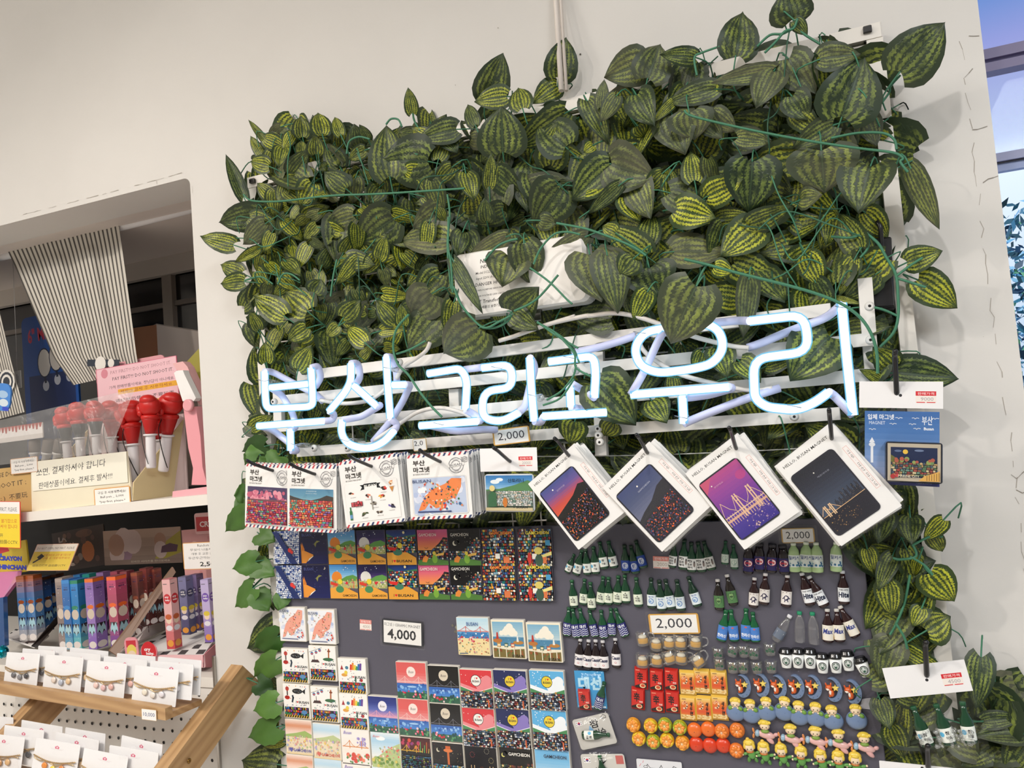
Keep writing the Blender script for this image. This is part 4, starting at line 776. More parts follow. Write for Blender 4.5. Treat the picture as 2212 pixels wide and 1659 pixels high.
BK = dict(
 cham=('green bottle magnet with white label and blue dot', bottle(GREEN, .0068, SOJU, 'eef0e8', .004, .019, a_cham, '174d2e', SCAP),
  [(125, 150, 75, 275), (180, 118, 137, 290), (202, 112, 216, 290), (255, 97, 275, 285), (298, 65, 335, 250), (358, 60, 402, 245)]),
 blue=('green bottle magnet with navy label and pale oval', bottle(GREEN, .0068, SOJU, '20449a', .004, .02, a_blue, '12301f', SCAP), [(468, 85, 481, 278), (512, 90, 548, 282), (545, 55, 602, 245)]),
 good=('green bottle magnet with white label and bold black lettering', bottle(GREEN, .0068, SOJU, 'efeeea', .004, .02, a_good, '12301f', SCAP), [(812, 65, 795, 240), (878, 48, 870, 255), (925, 68, 930, 272), (970, 64, 1000, 272), (1010, 60, 1068, 258)]),
 pale=('green bottle magnet with pale green label', bottle('1b5236', .0068, SOJU, 'd8e4da', .004, .0195, a_pale, '1b5236', SCAP), [(1160, 60, 1155, 220), (1212, 85, 1222, 252)]),
 bak=('stubby dark bottle magnet with red oval label', bottle('1a0e12', .0078, SHORT, '241f58', .004, .024, a_bak, '2a262c', [(.006, .0392), (.0062, .04), (.0062, .0435), (.0054, .044)]), [(1318, 85, 1315, 282), (1390, 72, 1392, 268), (1480, 80, 1475, 275), (1548, 84, 1566, 285)]),
 mil=('pale green soda bottle magnet with blue and white label', bottle('b8d49a', .0084, PETP, 'e8f0ea', .008, .026, a_mil, 'e4ecd8', [(.0036, .04), (.004, .0405), (.004, .0435), (.0034, .044)]), [(1622, 72, 1635, 270), (1710, 65, 1710, 271), (1778, 68, 1790, 274), (1915, 66, 1916, 268)]),
 first=('green bottle magnet with cream label and brush lettering', bottle(GREEN, .0068, SOJU, 'e2e8d4', .004, .019, a_first, '1f5a34', SCAP), [(108, 325, 127, 515), (197, 318, 186, 495), (235, 340, 248, 530), (325, 300, 303, 492), (360, 305, 360, 495), (427, 295, 420, 492), (470, 290, 482, 484), (548, 308, 567, 508)]),
 ring=('green bottle magnet with light blue ring label', bottle('123522', .0068, SOJU, 'dfe8ea', .004, .02, a_ring, '0f2c1c', SCAP), [(650, 312, 657, 517), (706, 325, 727, 537), (748, 320, 792, 525), (826, 322, 858, 536), (905, 302, 972, 507)]),
 badge=('dark beer bottle magnet with green badge label', bottle('1d1612', .007, BEER, '4f7a4a', .004, .021, a_badge, 'c8c4c0', SCAP), [(1105, 320, 1120, 530), (1168, 288, 1217, 498)]),
 mono=('brown beer bottle magnet with white monogram label', bottle(BROWN, .007, BEER, 'ece6e0', .004, .022, a_mono, 'cfcac8', SCAP), [(1358, 310, 1350, 512), (1433, 280, 1423, 492), (1583, 292, 1573, 508)]),
 hite=('brown beer bottle magnet with blue lettered white label', bottle(BROWN, .007, BEER, 'eceef0', .004, .022, a_hite, 'c8c8cc', SCAP), [(1680, 276, 1742, 497), (1728, 298, 1840, 507), (1958, 262, 1971, 490)]),
 wave=('green bottle magnet with navy label and white waves', bottle('124a2c', .0068, SOJU, '26266e', .003, .021, a_wave, '124a2c', SCAP), [(90, 512, 75, 706), (114, 520, 146, 720), (162, 518, 203, 714), (228, 530, 272, 714), (308, 530, 331, 724), (375, 518, 386, 706), (405, 518, 477, 712)]),
 halla=('green bottle magnet with blue mountain label', bottle('0f5a34', .0068, SOJU, '4a7fc8', .003, .022, a_halla, '0f5a34', SCAP), [(1165, 530, 1130, 741), (1195, 528, 1222, 744), (1300, 520, 1300, 740), (1345, 545, 1367, 749)]),
 mx=('brown beer bottle magnet with white and gold label', bottle(BROWN, .007, BEER, 'ece6d8', .003, .023, a_max, 'c8c4be', SCAP), [(1855, 523, 1862, 749), (1917, 523, 1943, 746), (1940, 503, 2052, 713)]),
 cass=('dark beer bottle magnet with white script label', bottle('1c1013', .007, BEER, 'ece8e8', .004, .021, a_cass, 'c8c6c8', SCAP), [(168, 728, 157, 922), (225, 733, 215, 932), (272, 733, 277, 937), (320, 738, 335, 942), (406, 723, 416, 922)]),
)
def spot2(xt, yt, xb, yb, L0, zf=Z8):
    T_, B_ = at(*zf(xt, yt), BY - .004), at(*zf(xb, yb), BY - .004); d = T_ - B_
    B_ = B_ + Vector((0, .004, 0)); roll = math.degrees(math.atan2(-d.x, d.z)); return W(B_, roll, sc=d.length / L0)
for key, (desc, kd, lst) in BK.items():
    for i, q in enumerate(lst):
        n = len(lst)
        put(kd, 'bottle_magnet', f'{desc}, {nth(i, n)} of {NUM[n]}', 'magnet', spot2(*q, .044), f'bottle magnets: {desc}')
def clear_bottle(cap, prof, art):
    m_ = MB('clear'); m_.lathe(prof, 'ffffff', 18, SQ, cz=.003); parts = [('bottle_body', m_)]
    if art: l_ = MB('card'); l_.lathe([(.0073, .006), (.0073, .02)], '6a7484', 18, SQ, -90, 90, .0031); l_.wrap = wrapf(.0075, SQ); l_.art(.018, .014, .003, 0, .013); art(l_); l_.wrap = None; parts.append(('label', l_))
    c_ = MB('satin'); c_.lathe([(.003, .0392), (.0034, .04), (.0034, .0435), (.0028, .044)], cap, 14, SQ, cz=.003); parts.append(('cap', c_)); return kind(*parts)
CL = [(.0058, 0), (.007, .001), (.0072, .004), (.0072, .022), (.006, .028), (.004, .034), (.0028, .039)]
CL2 = [(.0056, 0), (.007, .0008), (.0072, .003), (.0072, .02), (.0068, .021), (.0072, .022), (.0062, .03), (.0034, .037), (.003, .0395)]
put(clear_bottle('d8d8dc', CL, a_clear), 'bottle_magnet', 'clear bottle magnet with grey label, tilted to the right', 'magnet', spot2(1603, 565, 1500, 742, .044))
for i, q in enumerate(((1665, 540, 1668, 754), (1752, 545, 1766, 767))):
    put(clear_bottle('1f8a62', CL2, None), 'bottle_magnet', f'clear empty bottle magnet with green cap, {("left", "right")[i]} one of two', 'magnet', spot2(*q, .044), 'clear bottles with green caps')
# mugs, shot glasses, cups
g_ = MB('clear'); g_.lathe([(.009, 0), (.0098, .001), (.0102, .004), (.0105, .02), (.0098, .0205), (.0095, .019)], 'ffffff', 16, .75, cz=.006)
be = MB('satin'); be.lathe([(.0066, .003), (.0074, .0045), (.0078, .0095), (.007, .0105)], 'd8a02c', 14, .75, cz=.006)
fo = MB('matte'); fo.ball((0, .0128, .006), (.0064, .0038, .005), 'f0e8d4', 10, 6)
ha = MB('clear'); ha.tube(smooth([(.0095, .018, .006), (.0165, .017, .006), (.0172, .009, .006), (.01, .004, .006)], 4), .0014, 'ffffff', 6)
MUG = kind(('glass', g_), ('beer', be), ('foam', fo), ('handle', ha))
for row, lst in (('upper', ((605, 715, 4), (697, 748, -3), (785, 737, -4), (862, 738, -4), (965, 738, -5))), ('lower', ((603, 864, -3), (700, 856, -4), (785, 838, 14), (866, 840, -5), (978, 860, 32)))):
    for i, (x, y, a) in enumerate(lst):
        p = at(*Z8(x, y), BY); put(MUG, 'beer_mug_magnet', f'mini beer mug magnet, {nth(i, 5)} of five, {row} row', 'magnet', W(p, a) @ Matrix.Translation((-.001, -.0105, 0)), 'mini beer mug magnets')
g_ = MB('clear'); g_.lathe([(.0062, 0), (.0072, .001), (.0084, .016), (.0078, .0162), (.007, .004)], 'ffffff', 16, .75, cz=.005)
pr = MB('card'); pr.wrap = wrapf(.0082, .75); pr.art(.016, .009, .005, 0, .0075); pr.T('참이슬', .5, .45, w=.8, h=.42, col='1f5a40', bold=.04); pr.G([(.34, .7), (.5, .98), (.52, .74), (.7, .9), (.6, .66)], '1f6a44'); pr.wrap = None
ri = MB('clear'); ri.tube([(.0083 * math.cos(a * .393), .0162, .005 + .0062 * math.sin(a * .393)) for a in range(17)], .0006, 'ffffff', 5, False)
SHOT = kind(('glass', g_), ('print', pr), ('rim', ri))
for row, lst in (('upper', ((1113, 818, 0), (1212, 800, -18), (1287, 802, 2), (1355, 815, -2), (1465, 790, 0))), ('lower', ((1122, 890, 0), (1213, 910, 0), (1283, 910, 0), (1376, 912, 3), (1473, 908, 0)))):
    for i, (x, y, a) in enumerate(lst):
        put(SHOT, 'shot_glass_magnet', f'mini shot glass magnet with green lettering, {nth(i, 5)}, {row} row', 'magnet', W(at(*Z8(x, y), BY), a) @ Matrix.Translation((0, -.0085, 0)), 'mini shot glass magnets')
cu = MB('satin'); cu.lathe([(.006, 0), (.0063, .0004), (.0088, .0195)], 'eef0ee', 18, .8, cz=.006)
li_ = MB('gloss'); li_.lathe([(.0094, .0192), (.0098, .0198), (.0098, .0215), (.0086, .0225), (.008, .0255), (.0072, .0262), (.003, .0258)], '121214', 18, .8, cz=.006)
lo = MB('card'); lo.wrap = wrapf(.0082, .8); lo.art(.011, .011, .0065, 0, .0105); lo.D(.5, .5, .5, '1c1f1e', n=20); lo.D(.5, .5, .4, 'e8ece8', n=20); lo.D(.5, .5, .35, '24503c', n=20); lo.G([(.5, .86), (.56, .74), (.66, .76), (.6, .66), (.5, .62), (.4, .66), (.34, .76), (.44, .74)], 'e8ece8'); lo.D(.5, .52, .1, 'e8ece8')
for s_ in (-1, 1):
    for a in range(3): lo.L([(.5 + s_ * (.14 + a * .07), .26 + a * .04), (.5 + s_ * (.16 + a * .06), .5), (.5 + s_ * (.1 + a * .05), .66 - a * .02)], .035, 'e8ece8')
lo.wrap = None
CUP = kind(('cup', cu), ('lid', li_), ('logo', lo))
for i, (x, y, a) in enumerate(((1575, 848, -2), (1655, 848, -3), (1738, 850, -3), (1821, 882, -1), (1911, 880, 0), (1993, 864, 3), (2096, 906, 18))):
    put(CUP, 'coffee_cup_magnet', f'mini white takeaway coffee cup magnet with black lid, {nth(i, 7)} of seven', 'magnet', W(at(*Z8(x, y), BY), a) @ Matrix.Translation((0, -.013, 0)), 'mini coffee cup magnets')
# noodle packs
def pack(w_, h_, base, draw):
    m_ = MB('gloss'); o_ = m_.rrect(w_, h_, .0015, 2); m_.prism(o_, 0, .0055, base, .0025); m_.art(w_ * .86, h_ * .88, .0055, mat='gloss'); draw(m_)
    c_ = MB('gloss')
    for s_ in (-1, 1): c_.box((0, s_ * (h_ / 2 + .0003), .0015), (w_ * .98, .0016, .0016), base)
    return kind(('pack_body', m_), ('crimped_seam', c_))
def a_shin(m):
    m.B(0, 0, 1, 1, 'c8281f'); m.G([(0, 0), (1, 0), (1, .3), (.5, .22), (0, .1)], '1c1413'); m.D(.64, .12, .26, 'e8c89a', .12); m.D(.66, .13, .18, 'c84a2a', .08); m.T('辛', .42, .6, w=.52, h=.5, col='151112', bold=.03); m.T('라면', .78, .36, w=.28, h=.1, col='f0e4d8', bold=.02); m.B(.05, .93, .4, .97, 'e89a7a')
def a_shrimp(m):
    m.GR(0, 0, 1, 1, ['e0a83a', 'd8502c', 'e0742c', 'f0d27a']); m.B(0, 0, 1, .2, 'e8c88a'); r = random.Random(3); speck(m, r, 26, .03, .97, .01, .18, ['f3e0b0', 'c8964a', 'd8a85a'], .03, .05)
    m.L([(.16, .7), (.3, .82), (.44, .74), (.46, .6), (.36, .5), (.2, .5)], .12, 'f0c8a0'); m.L([(.16, .7), (.3, .82), (.44, .74)], .05, 'e0743c'); m.T('새', .74, .72, w=.2, h=.2, col='2a1a14', bold=.04, rot=-8); m.T('우', .74, .5, w=.2, h=.2, col='2a1a14', bold=.04, rot=-8); m.T('면', .76, .28, w=.2, h=.2, col='2a1a14', bold=.04, rot=-8); m.B(.1, .92, .4, .95, '8a6a4a')
SHIN, SHRP = pack(.0205, .031, 'b8221c', a_shin), pack(.0235, .0345, 'e2b84a', a_shrimp)
for k_, nm, lst in ((SHIN, 'red noodle pack magnet with black character', (('upper', ((588, 990, -4), (692, 1002, -4), (793, 1000, -4))), ('lower', ((566, 1128, -5), (699, 1147, -3), (801, 1150, -3))))), (SHRP, 'yellow shrimp noodle pack magnet', (('upper', ((905, 1022, -1), (1003, 1012, -1), (1117, 1020, -1))), ('lower', ((907, 1193, -2), (1015, 1196, -1), (1123, 1190, -1)))))):
    for row, l2 in lst:
        for i, (x, y, a) in enumerate(l2): put(k_, 'noodle_pack_magnet', f'{nm}, {("left", "middle", "right")[i]} one of {row} row', 'magnet', W(at(*Z8(x, y), BY), a), nm + 's')
# tangerines
def fruit(col, seg, rim=None, halfp=False):
    m_ = MB('resin'); m_.ball((0, 0, .005), (.0145, .0145, .009), col, 20, 10)
    P = [('fruit', m_)]
    if seg:
        s_ = MB('resin')
        for i in range(8):
            a = i * math.pi / 4 + .3; s_.ball((.0066 * math.cos(a), .0066 * math.sin(a), .0118), (.0052 if not halfp else .0046, .0036, .0034), 'e8822c' if not halfp else 'f0983a', 8, 6, math.degrees(a))
            s_.tube([(.002 * math.cos(a + .39), .002 * math.sin(a + .39), .0136), (.009 * math.cos(a + .39), .009 * math.sin(a + .39), .0118)], .0005, 'f6d8b0', 4)
        s_.ball((0, 0, .0142), (.0016, .0016, .0008), 'f8e6c8', 8, 5); P.append(('segments', s_))
    if halfp:
        l_ = MB('resin')
        for i in range(5):
            a = i * 2 * math.pi / 5 + .9; l_.ball((.0108 * math.cos(a), .0108 * math.sin(a), .009), (.003, .0068, .0055), rim, 8, 6, math.degrees(a))
        P.append(('peel', l_))
    else:
        d_ = MB('resin'); d_.ball((.0005, -.001, .0137), (.0011, .0011, .0007), 'a84a1a' if not seg else 'f8e6c8', 8, 5); P.append(('stalk_scar', d_))
    return kind(*P)
FR = {'a': ('half-peeled tangerine magnet with orange peel', fruit('e89a2a', True, 'e8a02c', True)), 'b': ('half-peeled tangerine magnet with yellow peel', fruit('e8a82a', True, 'e2c02a', True)), 'c': ('half-peeled tangerine magnet with green-edged peel', fruit('b8b02a', True, '9fae2c', True)), 'o': ('whole orange tangerine magnet', fruit('e8702a', False)), 'r': ('whole red tangerine magnet', fruit('d8401f', False)), 's': ('fully peeled tangerine magnet', fruit('e07a34', True))}
from collections import Counter
fl = [('a', 537, 1305, 'upper row'), ('b', 655, 1311, 'upper row'), ('c', 752, 1306, 'upper row'), ('c', 853, 1323, 'upper row'), ('b', 574, 1398, 'lower row'), ('c', 673, 1418, 'lower row'), ('b', 766, 1409, 'lower row'), ('a', 871, 1427, 'lower row'), ('o', 952, 1342, 'upper row'), ('o', 1045, 1336, 'upper row'), ('s', 1138, 1350, 'upper row'), ('s', 1242, 1343, 'upper row'), ('r', 965, 1438, 'lower row'), ('r', 1057, 1447, 'lower row'), ('r', 1147, 1446, 'lower row'), ('s', 1238, 1481, 'lower row')]
cnt = Counter((k, w_) for k, _, _, w_ in fl); seen = Counter()
for k, x, y, row in fl:
    n, i = cnt[(k, row)], seen[(k, row)]; seen[(k, row)] += 1
    pos = '' if n == 1 else f', {nth(i, n) if n > 2 else ("left one of two", "right one of two")[i]}'
    put(FR[k][1], 'tangerine_magnet', f'{FR[k][0]}, {row}{pos}', 'magnet', W(at(*Z8(x, y), BY), R.uniform(-20, 20), sc=.75), 'tangerine magnets')
# resin figures
def face(m, x, y, z, r):
    for s_ in (-1, 1): m.ball((x + s_ * r * .36, y - r * .12, z), (r * .1, r * .14, r * .08), '2a201c', 6, 5)
    for s_ in (-1, 1): m.ball((x + s_ * r * .6, y - r * .32, z - r * .12), (r * .14, r * .1, r * .06), 'e8a898', 6, 4)
    m.ball((x, y - r * .42, z - .0001), (r * .09, r * .05, r * .05), 'b86a5a', 6, 4)
SKIN, HAIR = 'f0d8b4', 'e8c84a'
mo = MB('resin'); oc = [(.0145 * math.cos(math.radians(a)), .0205 * math.sin(math.radians(a))) for a in range(-120, 101, 10)]; ic = [(-.005 + .0125 * math.cos(math.radians(a)), .002 + .0165 * math.sin(math.radians(a))) for a in range(96, -117, -10)]
mo.prism(oc + ic, 0, .006, '6b7fa0', .0002)
for x, y in ((.0105, .004), (.0112, -.006), (.006, -.0145), (.009, .011), (-.001, -.0175)): mo.ball((x, y, .0058), (.0014, .0014, .0006), '566a8a', 8, 5)
fx = MB('resin'); fx.ball((-.0065, .0035, .006), (.0058, .005, .0045), 'd8622a', 12, 8); fx.ball((-.0082, .0018, .0082), (.0036, .0026, .0026), 'f0e6da', 10, 6); fx.ball((-.011, .001, .0098), (.0008, .0007, .0006), '201818', 6, 4)
for s_ in (-1, 1): fx.ball((-.0065 + s_ * .0038, .009, .0055), (.0015, .0034, .0012), 'd05a26', 8, 6, -s_ * 14); fx.ball((-.0072 + s_ * .0026, .0045, .0098), (.0006, .0008, .0005), '201818', 6, 4)
fx.ball((-.0035, -.0058, .0055), (.0046, .0062, .0042), 'd8622a', 12, 8); fx.ball((-.0052, -.004, .0085), (.0022, .004, .0016), 'f0e6da', 8, 6); fx.ball((-.0066, -.0105, .0058), (.0018, .0022, .002), 'c8561f', 8, 6)
st = MB('resin'); st.prism([(.0042 + (.0062 if i % 2 == 0 else .003) * math.cos(math.pi / 2 + i * math.pi / 5), .003 + (.0062 if i % 2 == 0 else .003) * math.sin(math.pi / 2 + i * math.pi / 5)) for i in range(10)], .004, .0085, 'ecd26a', .0012)
FOXM = kind(('moon', mo), ('fox', fx), ('star', st))
for i, (x, y, a) in enumerate(((1278, 1042, 0), (1404, 1037, 3), (1520, 1047, 2), (1640, 1047, 0), (1757, 1050, 0), (1895, 1067, 3), (2026, 1082, 6))):
    put(FOXM, 'fox_moon_magnet', f'orange fox holding a star on a blue crescent moon magnet, {nth(i, 7)} of seven', 'magnet', W(at(*Z8(x, y), BY), a, sc=.8), 'fox and moon magnets')
pl = MB('resin'); pl.ball((0, -.0085, .006), (.0172, .0158, .0085), '7186a8', 18, 12)
for x, y in ((-.009, -.006), (.008, -.013), (.0, -.016), (.011, -.005), (-.006, -.018), (.002, -.008)): pl.ball((x, y, .0138 - (x * x + (y + .0085) ** 2) * 28), (.0019, .0019, .0008), '5f7495', 8, 5)
hd = MB('resin'); hd.ball((0, .0085, .0085), (.0088, .0078, .0062), SKIN, 14, 10); face(hd, 0, .0085, .0142, .0085)
hr = MB('resin'); hr.ball((0, .0135, .0078), (.0094, .0055, .0062), HAIR, 14, 8)
for i in range(5): hr.ball((-.007 + i * .0035, .0135 + .0016 * (i % 2), .0115), (.0028, .003, .0022), HAIR, 8, 6)
cl = MB('resin'); cl.ball((-.0085, .0008, .0115), (.0046, .0036, .003), '6f9a3c', 10, 6, 25); cl.ball((.0085, .0008, .0115), (.0046, .0036, .003), '6f9a3c', 10, 6, -25); cl.ball((-.0042, .002, .0132), (.0018, .0016, .0014), SKIN, 8, 5); cl.ball((.0042, .002, .0132), (.0018, .0016, .0014), SKIN, 8, 5)
PLAN = kind(('planet', pl), ('head', hd), ('hair', hr), ('sleeves', cl))
for i, (x, y) in enumerate(((1232, 1187), (1335, 1200), (1441, 1185), (1562, 1182), (1662, 1212), (1776, 1222), (1889, 1242), (2051, 1237))):
    put(PLAN, 'figure_magnet', f'blond child leaning on a blue planet magnet, {nth(i, 8)} of eight', 'magnet', W(at(*Z8(x, y), BY), (-3, 2, -2, -8, -2, -3, 2, 0)[i], sc=.8), 'child on planet magnets')
pb = MB('resin'); pb.ball((.002, -.0085, .006), (.0155, .0068, .006), 'e4b4ae', 14, 10, -12); pb.ball((.008, -.017, .008), (.0085, .0042, .003), 'dca8a4', 10, 6, -42); pb.ball((.0185, -.0075, .006), (.0048, .0034, .003), 'dca8a4', 8, 6, 20)
pn = MB('resin'); pn.ball((-.0125, -.0065, .0065), (.0046, .0062, .0055), '9ab8cc', 10, 8, -12)
pp = MB('resin'); pp.ball((-.019, -.0015, .007), (.0022, .0044, .0016), 'd8884a', 8, 6, 10); pp.ball((-.0195, -.0115, .007), (.0022, .0044, .0016), 'd8884a', 8, 6, -8); pp.ball((-.0178, -.006, .007), (.0016, .0016, .0016), 'c8783c', 8, 6)
h2 = MB('resin'); h2.ball((.001, .008, .0088), (.0088, .0076, .0062), SKIN, 14, 10); face(h2, .001, .008, .0145, .0085)
r2_ = MB('resin'); r2_.ball((.001, .0134, .0082), (.0098, .0056, .0064), HAIR, 14, 8)
for i in range(6): r2_.ball((-.0072 + i * .0034, .0132 + .0014 * (i % 2), .0122), (.0026, .0028, .002), HAIR, 8, 6)
sc_ = MB('resin'); sc_.ball((.001, -.0012, .0095), (.0074, .0034, .0045), '7a9a3f', 12, 6)
PLNK = kind(('aeroplane', pb), ('nose', pn), ('propeller', pp), ('head', h2), ('hair', r2_), ('scarf', sc_))
for i, (x, y) in enumerate(((1428, 1338), (1603, 1368), (1772, 1382), (1928, 1402), (2103, 1426))):
    put(PLNK, 'figure_magnet', f'blond child in a pink aeroplane magnet, {nth(i, 5)} of five', 'magnet', W(at(*Z8(x, y), BY), 0, sc=.8), 'child in aeroplane magnets')
b5 = MB('resin'); b5.ball((.002, -.0075, .0065), (.0072, .0085, .0055), '5f9a4a', 12, 8); b5.ball((-.0085, -.006, .007), (.0052, .0028, .0026), '5f9a4a', 8, 6, 18); b5.ball((.0125, -.004, .007), (.0058, .0028, .0026), '5f9a4a', 8, 6, 14)
b5.ball((-.004, -.0165, .006), (.0034, .0052, .003), '558a42', 8, 6, -16); b5.ball((.008, -.017, .006), (.0034, .0052, .003), '558a42', 8, 6, 20)
for x, y in ((-.013, -.0075), (.0178, -.0025)): b5.ball((x, y, .0072), (.002, .002, .0018), SKIN, 8, 5)
h5 = MB('resin'); h5.ball((0, .0065, .0085), (.0092, .0085, .0065), SKIN, 14, 10); face(h5, 0, .0055, .0146, .0088)
r5 = MB('resin'); r5.ball((0, .0125, .0078), (.0102, .0072, .0066), HAIR, 14, 8); r5.ball((-.0072, .0085, .0098), (.0034, .0058, .0036), HAIR, 8, 6, -10); r5.ball((.0072, .0085, .0098), (.0034, .0058, .0036), HAIR, 8, 6, 10); r5.ball((0, .0128, .0128), (.0062, .0032, .0028), HAIR, 8, 6); r5.ball((-.001, .0192, .008), (.0038, .0036, .003), 'e0b840', 8, 6)
k5 = MB('resin'); k5.ball((0, -.0018, .0088), (.007, .0026, .0046), 'c87a3a', 10, 6)
STND = kind(('body', b5), ('head', h5), ('hair', r5), ('scarf', k5))
for i, (x, y, a) in enumerate(((1330, 1475, 4), (1425, 1490, 0), (1545, 1503, 2), (1675, 1518, -6), (1812, 1540, 3), (1930, 1552, -3), (2045, 1562, -3))):
    put(STND, 'figure_magnet', f'blond child in green suit magnet, {nth(i, 7)} of seven, bottom row', 'magnet', W(at(*Z8(x, y), BY), a, sc=.8), 'child in green suit magnets')
# small bags on the board
def bag(name, label, cat, quadpx, y, draw, card, header=None, dz=.004, zf=Z8, extra=()):
    TL, TR, BL = (at(*zf(*p), y) for p in quadpx); M_, w_, h_ = quad(TL, TR, BL)
    t_ = thing(name, label, cat, M_)
    m_ = MB('card'); m_.prism(m_.rrect(w_ * .92, h_ * .92, .004, 3), 0, .0008, card); m_.art(w_ * .92, h_ * .92, .0008); draw(m_); m_.obj('backing_card', t_)
    f = MB('film'); n = 6; fr_ = random.Random(label); c_ = lin('ffffff')
    id_ = [[f._v((w_ * (i / n - .5), h_ * (j / n - .5), .0015 + dz * math.sin(math.pi * i / n) ** .5 * math.sin(math.pi * j / n) ** .5 + fr_.uniform(-.0006, .0006))) for j in range(n + 1)] for i in range(n + 1)]
    for i in range(n):
        for j in range(n): f.face((id_[i][j], id_[i + 1][j], id_[i + 1][j + 1], id_[i][j + 1]), c_, True)
    f.obj('plastic_bag', t_); return t_, w_, h_
def d_dae(m): m.B(0, 0, 1, 1, '3f9ad2'); m.T('대선', .5, .66, w=.8, h=.36, col='b8e0f2', bold=.05); m.T('시원하게', .74, .9, w=.3, h=.05, col='dff0f8'); m.B(.04, .02, .96, .06, 'e8f2f6')
t_, w_, h_ = bag('bagged_magnet', 'clear bag with blue card, mini red noodle pack and green bottle', 'magnet', ((132, 932), (352, 938), (130, 1202)), BY - .002, d_dae, '3f9ad2', dz=.015)
for n_, me, l in SHIN: o = link('noodle_pack' if n_ == 'pack_body' else 'pack_seam', me, t_); o.matrix_local = Matrix.Translation((-.2 * w_, -.24 * h_, .001)) @ Matrix.Scale(.95, 4)
for n_, me, l in BK['wave'][1]: o = link({'bottle_body': 'bottle'}.get(n_, 'bottle_' + n_), me, t_); o.matrix_local = Matrix.Translation((.18 * w_, -.46 * h_, .001)) @ Matrix.Rotation(math.radians(-20), 4, 'Z')
def flag(m, x, y, s_): m.B(x - s_, y - s_ * .7, x + s_, y + s_ * .7, 'f4f4f4'); m.D(x, y, s_ * .42, 'c8303a'); m.G([(x - s_ * .42, y), (x - s_ * .2, y - s_ * .36), (x + s_ * .2, y - s_ * .36), (x + s_ * .42, y)], '24408a'); [m.L([(x + a * s_ * .6, y + b_ * s_ * .42), (x + a * s_ * .85, y + b_ * s_ * .25)], .014, '222226') for a in (-1, 1) for b_ in (-1, 1)]
def d_chm(m): flag(m, .16, .84, .09); m.T('참', .56, .74, w=.24, h=.26, col='26262a', bold=.02); m.T('이슬', .66, .42, w=.3, h=.3, col='26262a', bold=.02); m.G([(.34, .5), (.42, .72), (.52, .5), (.44, .42)], '7fb0d8'); m.L([(.8, .92), (.86, .98), (.92, .92), (.92, .86), (.8, .86), (.8, .92)], .012, '4a4a50')
t_, w_, h_ = bag('bagged_magnet', 'clear bag with grey card and green bottle lying on its side', 'magnet', ((98, 1275), (362, 1216), (172, 1498)), BY - .004, d_chm, 'c9c6c0', dz=.014)
for n_, me, l in BK['cham'][1]: o = link({'bottle_body': 'bottle'}.get(n_, 'bottle_' + n_), me, t_); o.matrix_local = Matrix.Translation((-.3 * w_, -.02 * h_, .001)) @ Matrix.Rotation(math.radians(-100), 4, 'Z')
def d_chu(m): flag(m, .14, .88, .08); m.T('처음', .44, .66, w=.34, h=.14, col='26262a', bold=.02); m.G([(.42, .84), (.5, .92), (.5, .84), (.6, .88), (.48, .78)], '26262a'); m.B(.8, .8, .97, .97, 'c86a64'); m.B(.14, .3, .42, .6, 'c8303a')
t_, w_, h_ = bag('bagged_magnet', 'clear bag with grey card and green bottle, cut by the bottom edge', 'magnet', ((178, 1500), (502, 1498), (190, 1860)), BY - .003, d_chu, 'd2cfc8', dz=.014)
for n_, me, l in BK['first'][1]: o = link({'bottle_body': 'bottle'}.get(n_, 'bottle_' + n_), me, t_); o.matrix_local = Matrix.Translation((-.02 * w_, -.1 * h_, .001)) @ Matrix.Rotation(math.radians(2), 4, 'Z')
M_, w_, h_ = quad(at(*Z8(570, 1545), BY - .002), at(*Z8(880, 1572), BY - .002), at(*Z8(560, 1850), BY - .002))
m_ = MB('card'); m_.prism(m_.rrect(w_, h_, .002), 0, .001, 'dfe0e4'); m_.art(w_, h_, .001)
m_.L([(.2, .74), (.24, .9), (.3, .82), (.5, .82), (.55, .9), (.6, .74)], .012, '3a3a40'); m_.L([(.06, .84), (.1, .9)], .01, 'd86a7a'); m_.L([(.14, .92), (.16, .97)], .01, 'd86a7a'); m_.D(.2, .84, .05, '3a3a40', .03); m_.D(.2, .84, .04, 'dfe0e4', .02); m_.L([(.7, .7), (.82, .9), (.9, .86)], .012, '3a3a40')
o = m_.obj('illustrated_card'); o.matrix_world = M_; tag(o, 'white card with a line drawing below the tangerine magnets', 'card')
# ================================================================== hanging cards and hooks
Z5 = lambda x, y: (500 + x / 3.253, 900 + y / 3.253)
Z6 = lambda x, y: (1130 + x / 2.873, 900 + y / 2.873)
ZR = lambda x, y: (1800 + x / 4.148, 760 + y / 4.148)
ZQ = lambda x, y: (1800 + x / 3.26, 1150 + y / 3.26)
def hook(label, P, out=.055, up=.012, end=.008, r=.0027, name='display_hook'):
    t_ = thing(name, label, 'hook', Matrix.Translation((P.x, -.026, P.z - .0015)), 'black rack hooks')
    d = P.y + .026; m_ = MB('black_plastic')
    m_.tube(fillet([(0, 0, 0), (0, d, 0), (0, d - out, up), (0, d - out - .012, up + end)], .008), r, '141315', 9)
    m_.ball((0, d - out - .012, up + end), r * 1.05, '141315', 8, 6); m_.obj('hook_arm', t_)
    b_ = MB('black_plastic'); b_.box((0, .0, 0), (.014, .005, .022), '141315', .001); b_.obj('clip', t_); return t_
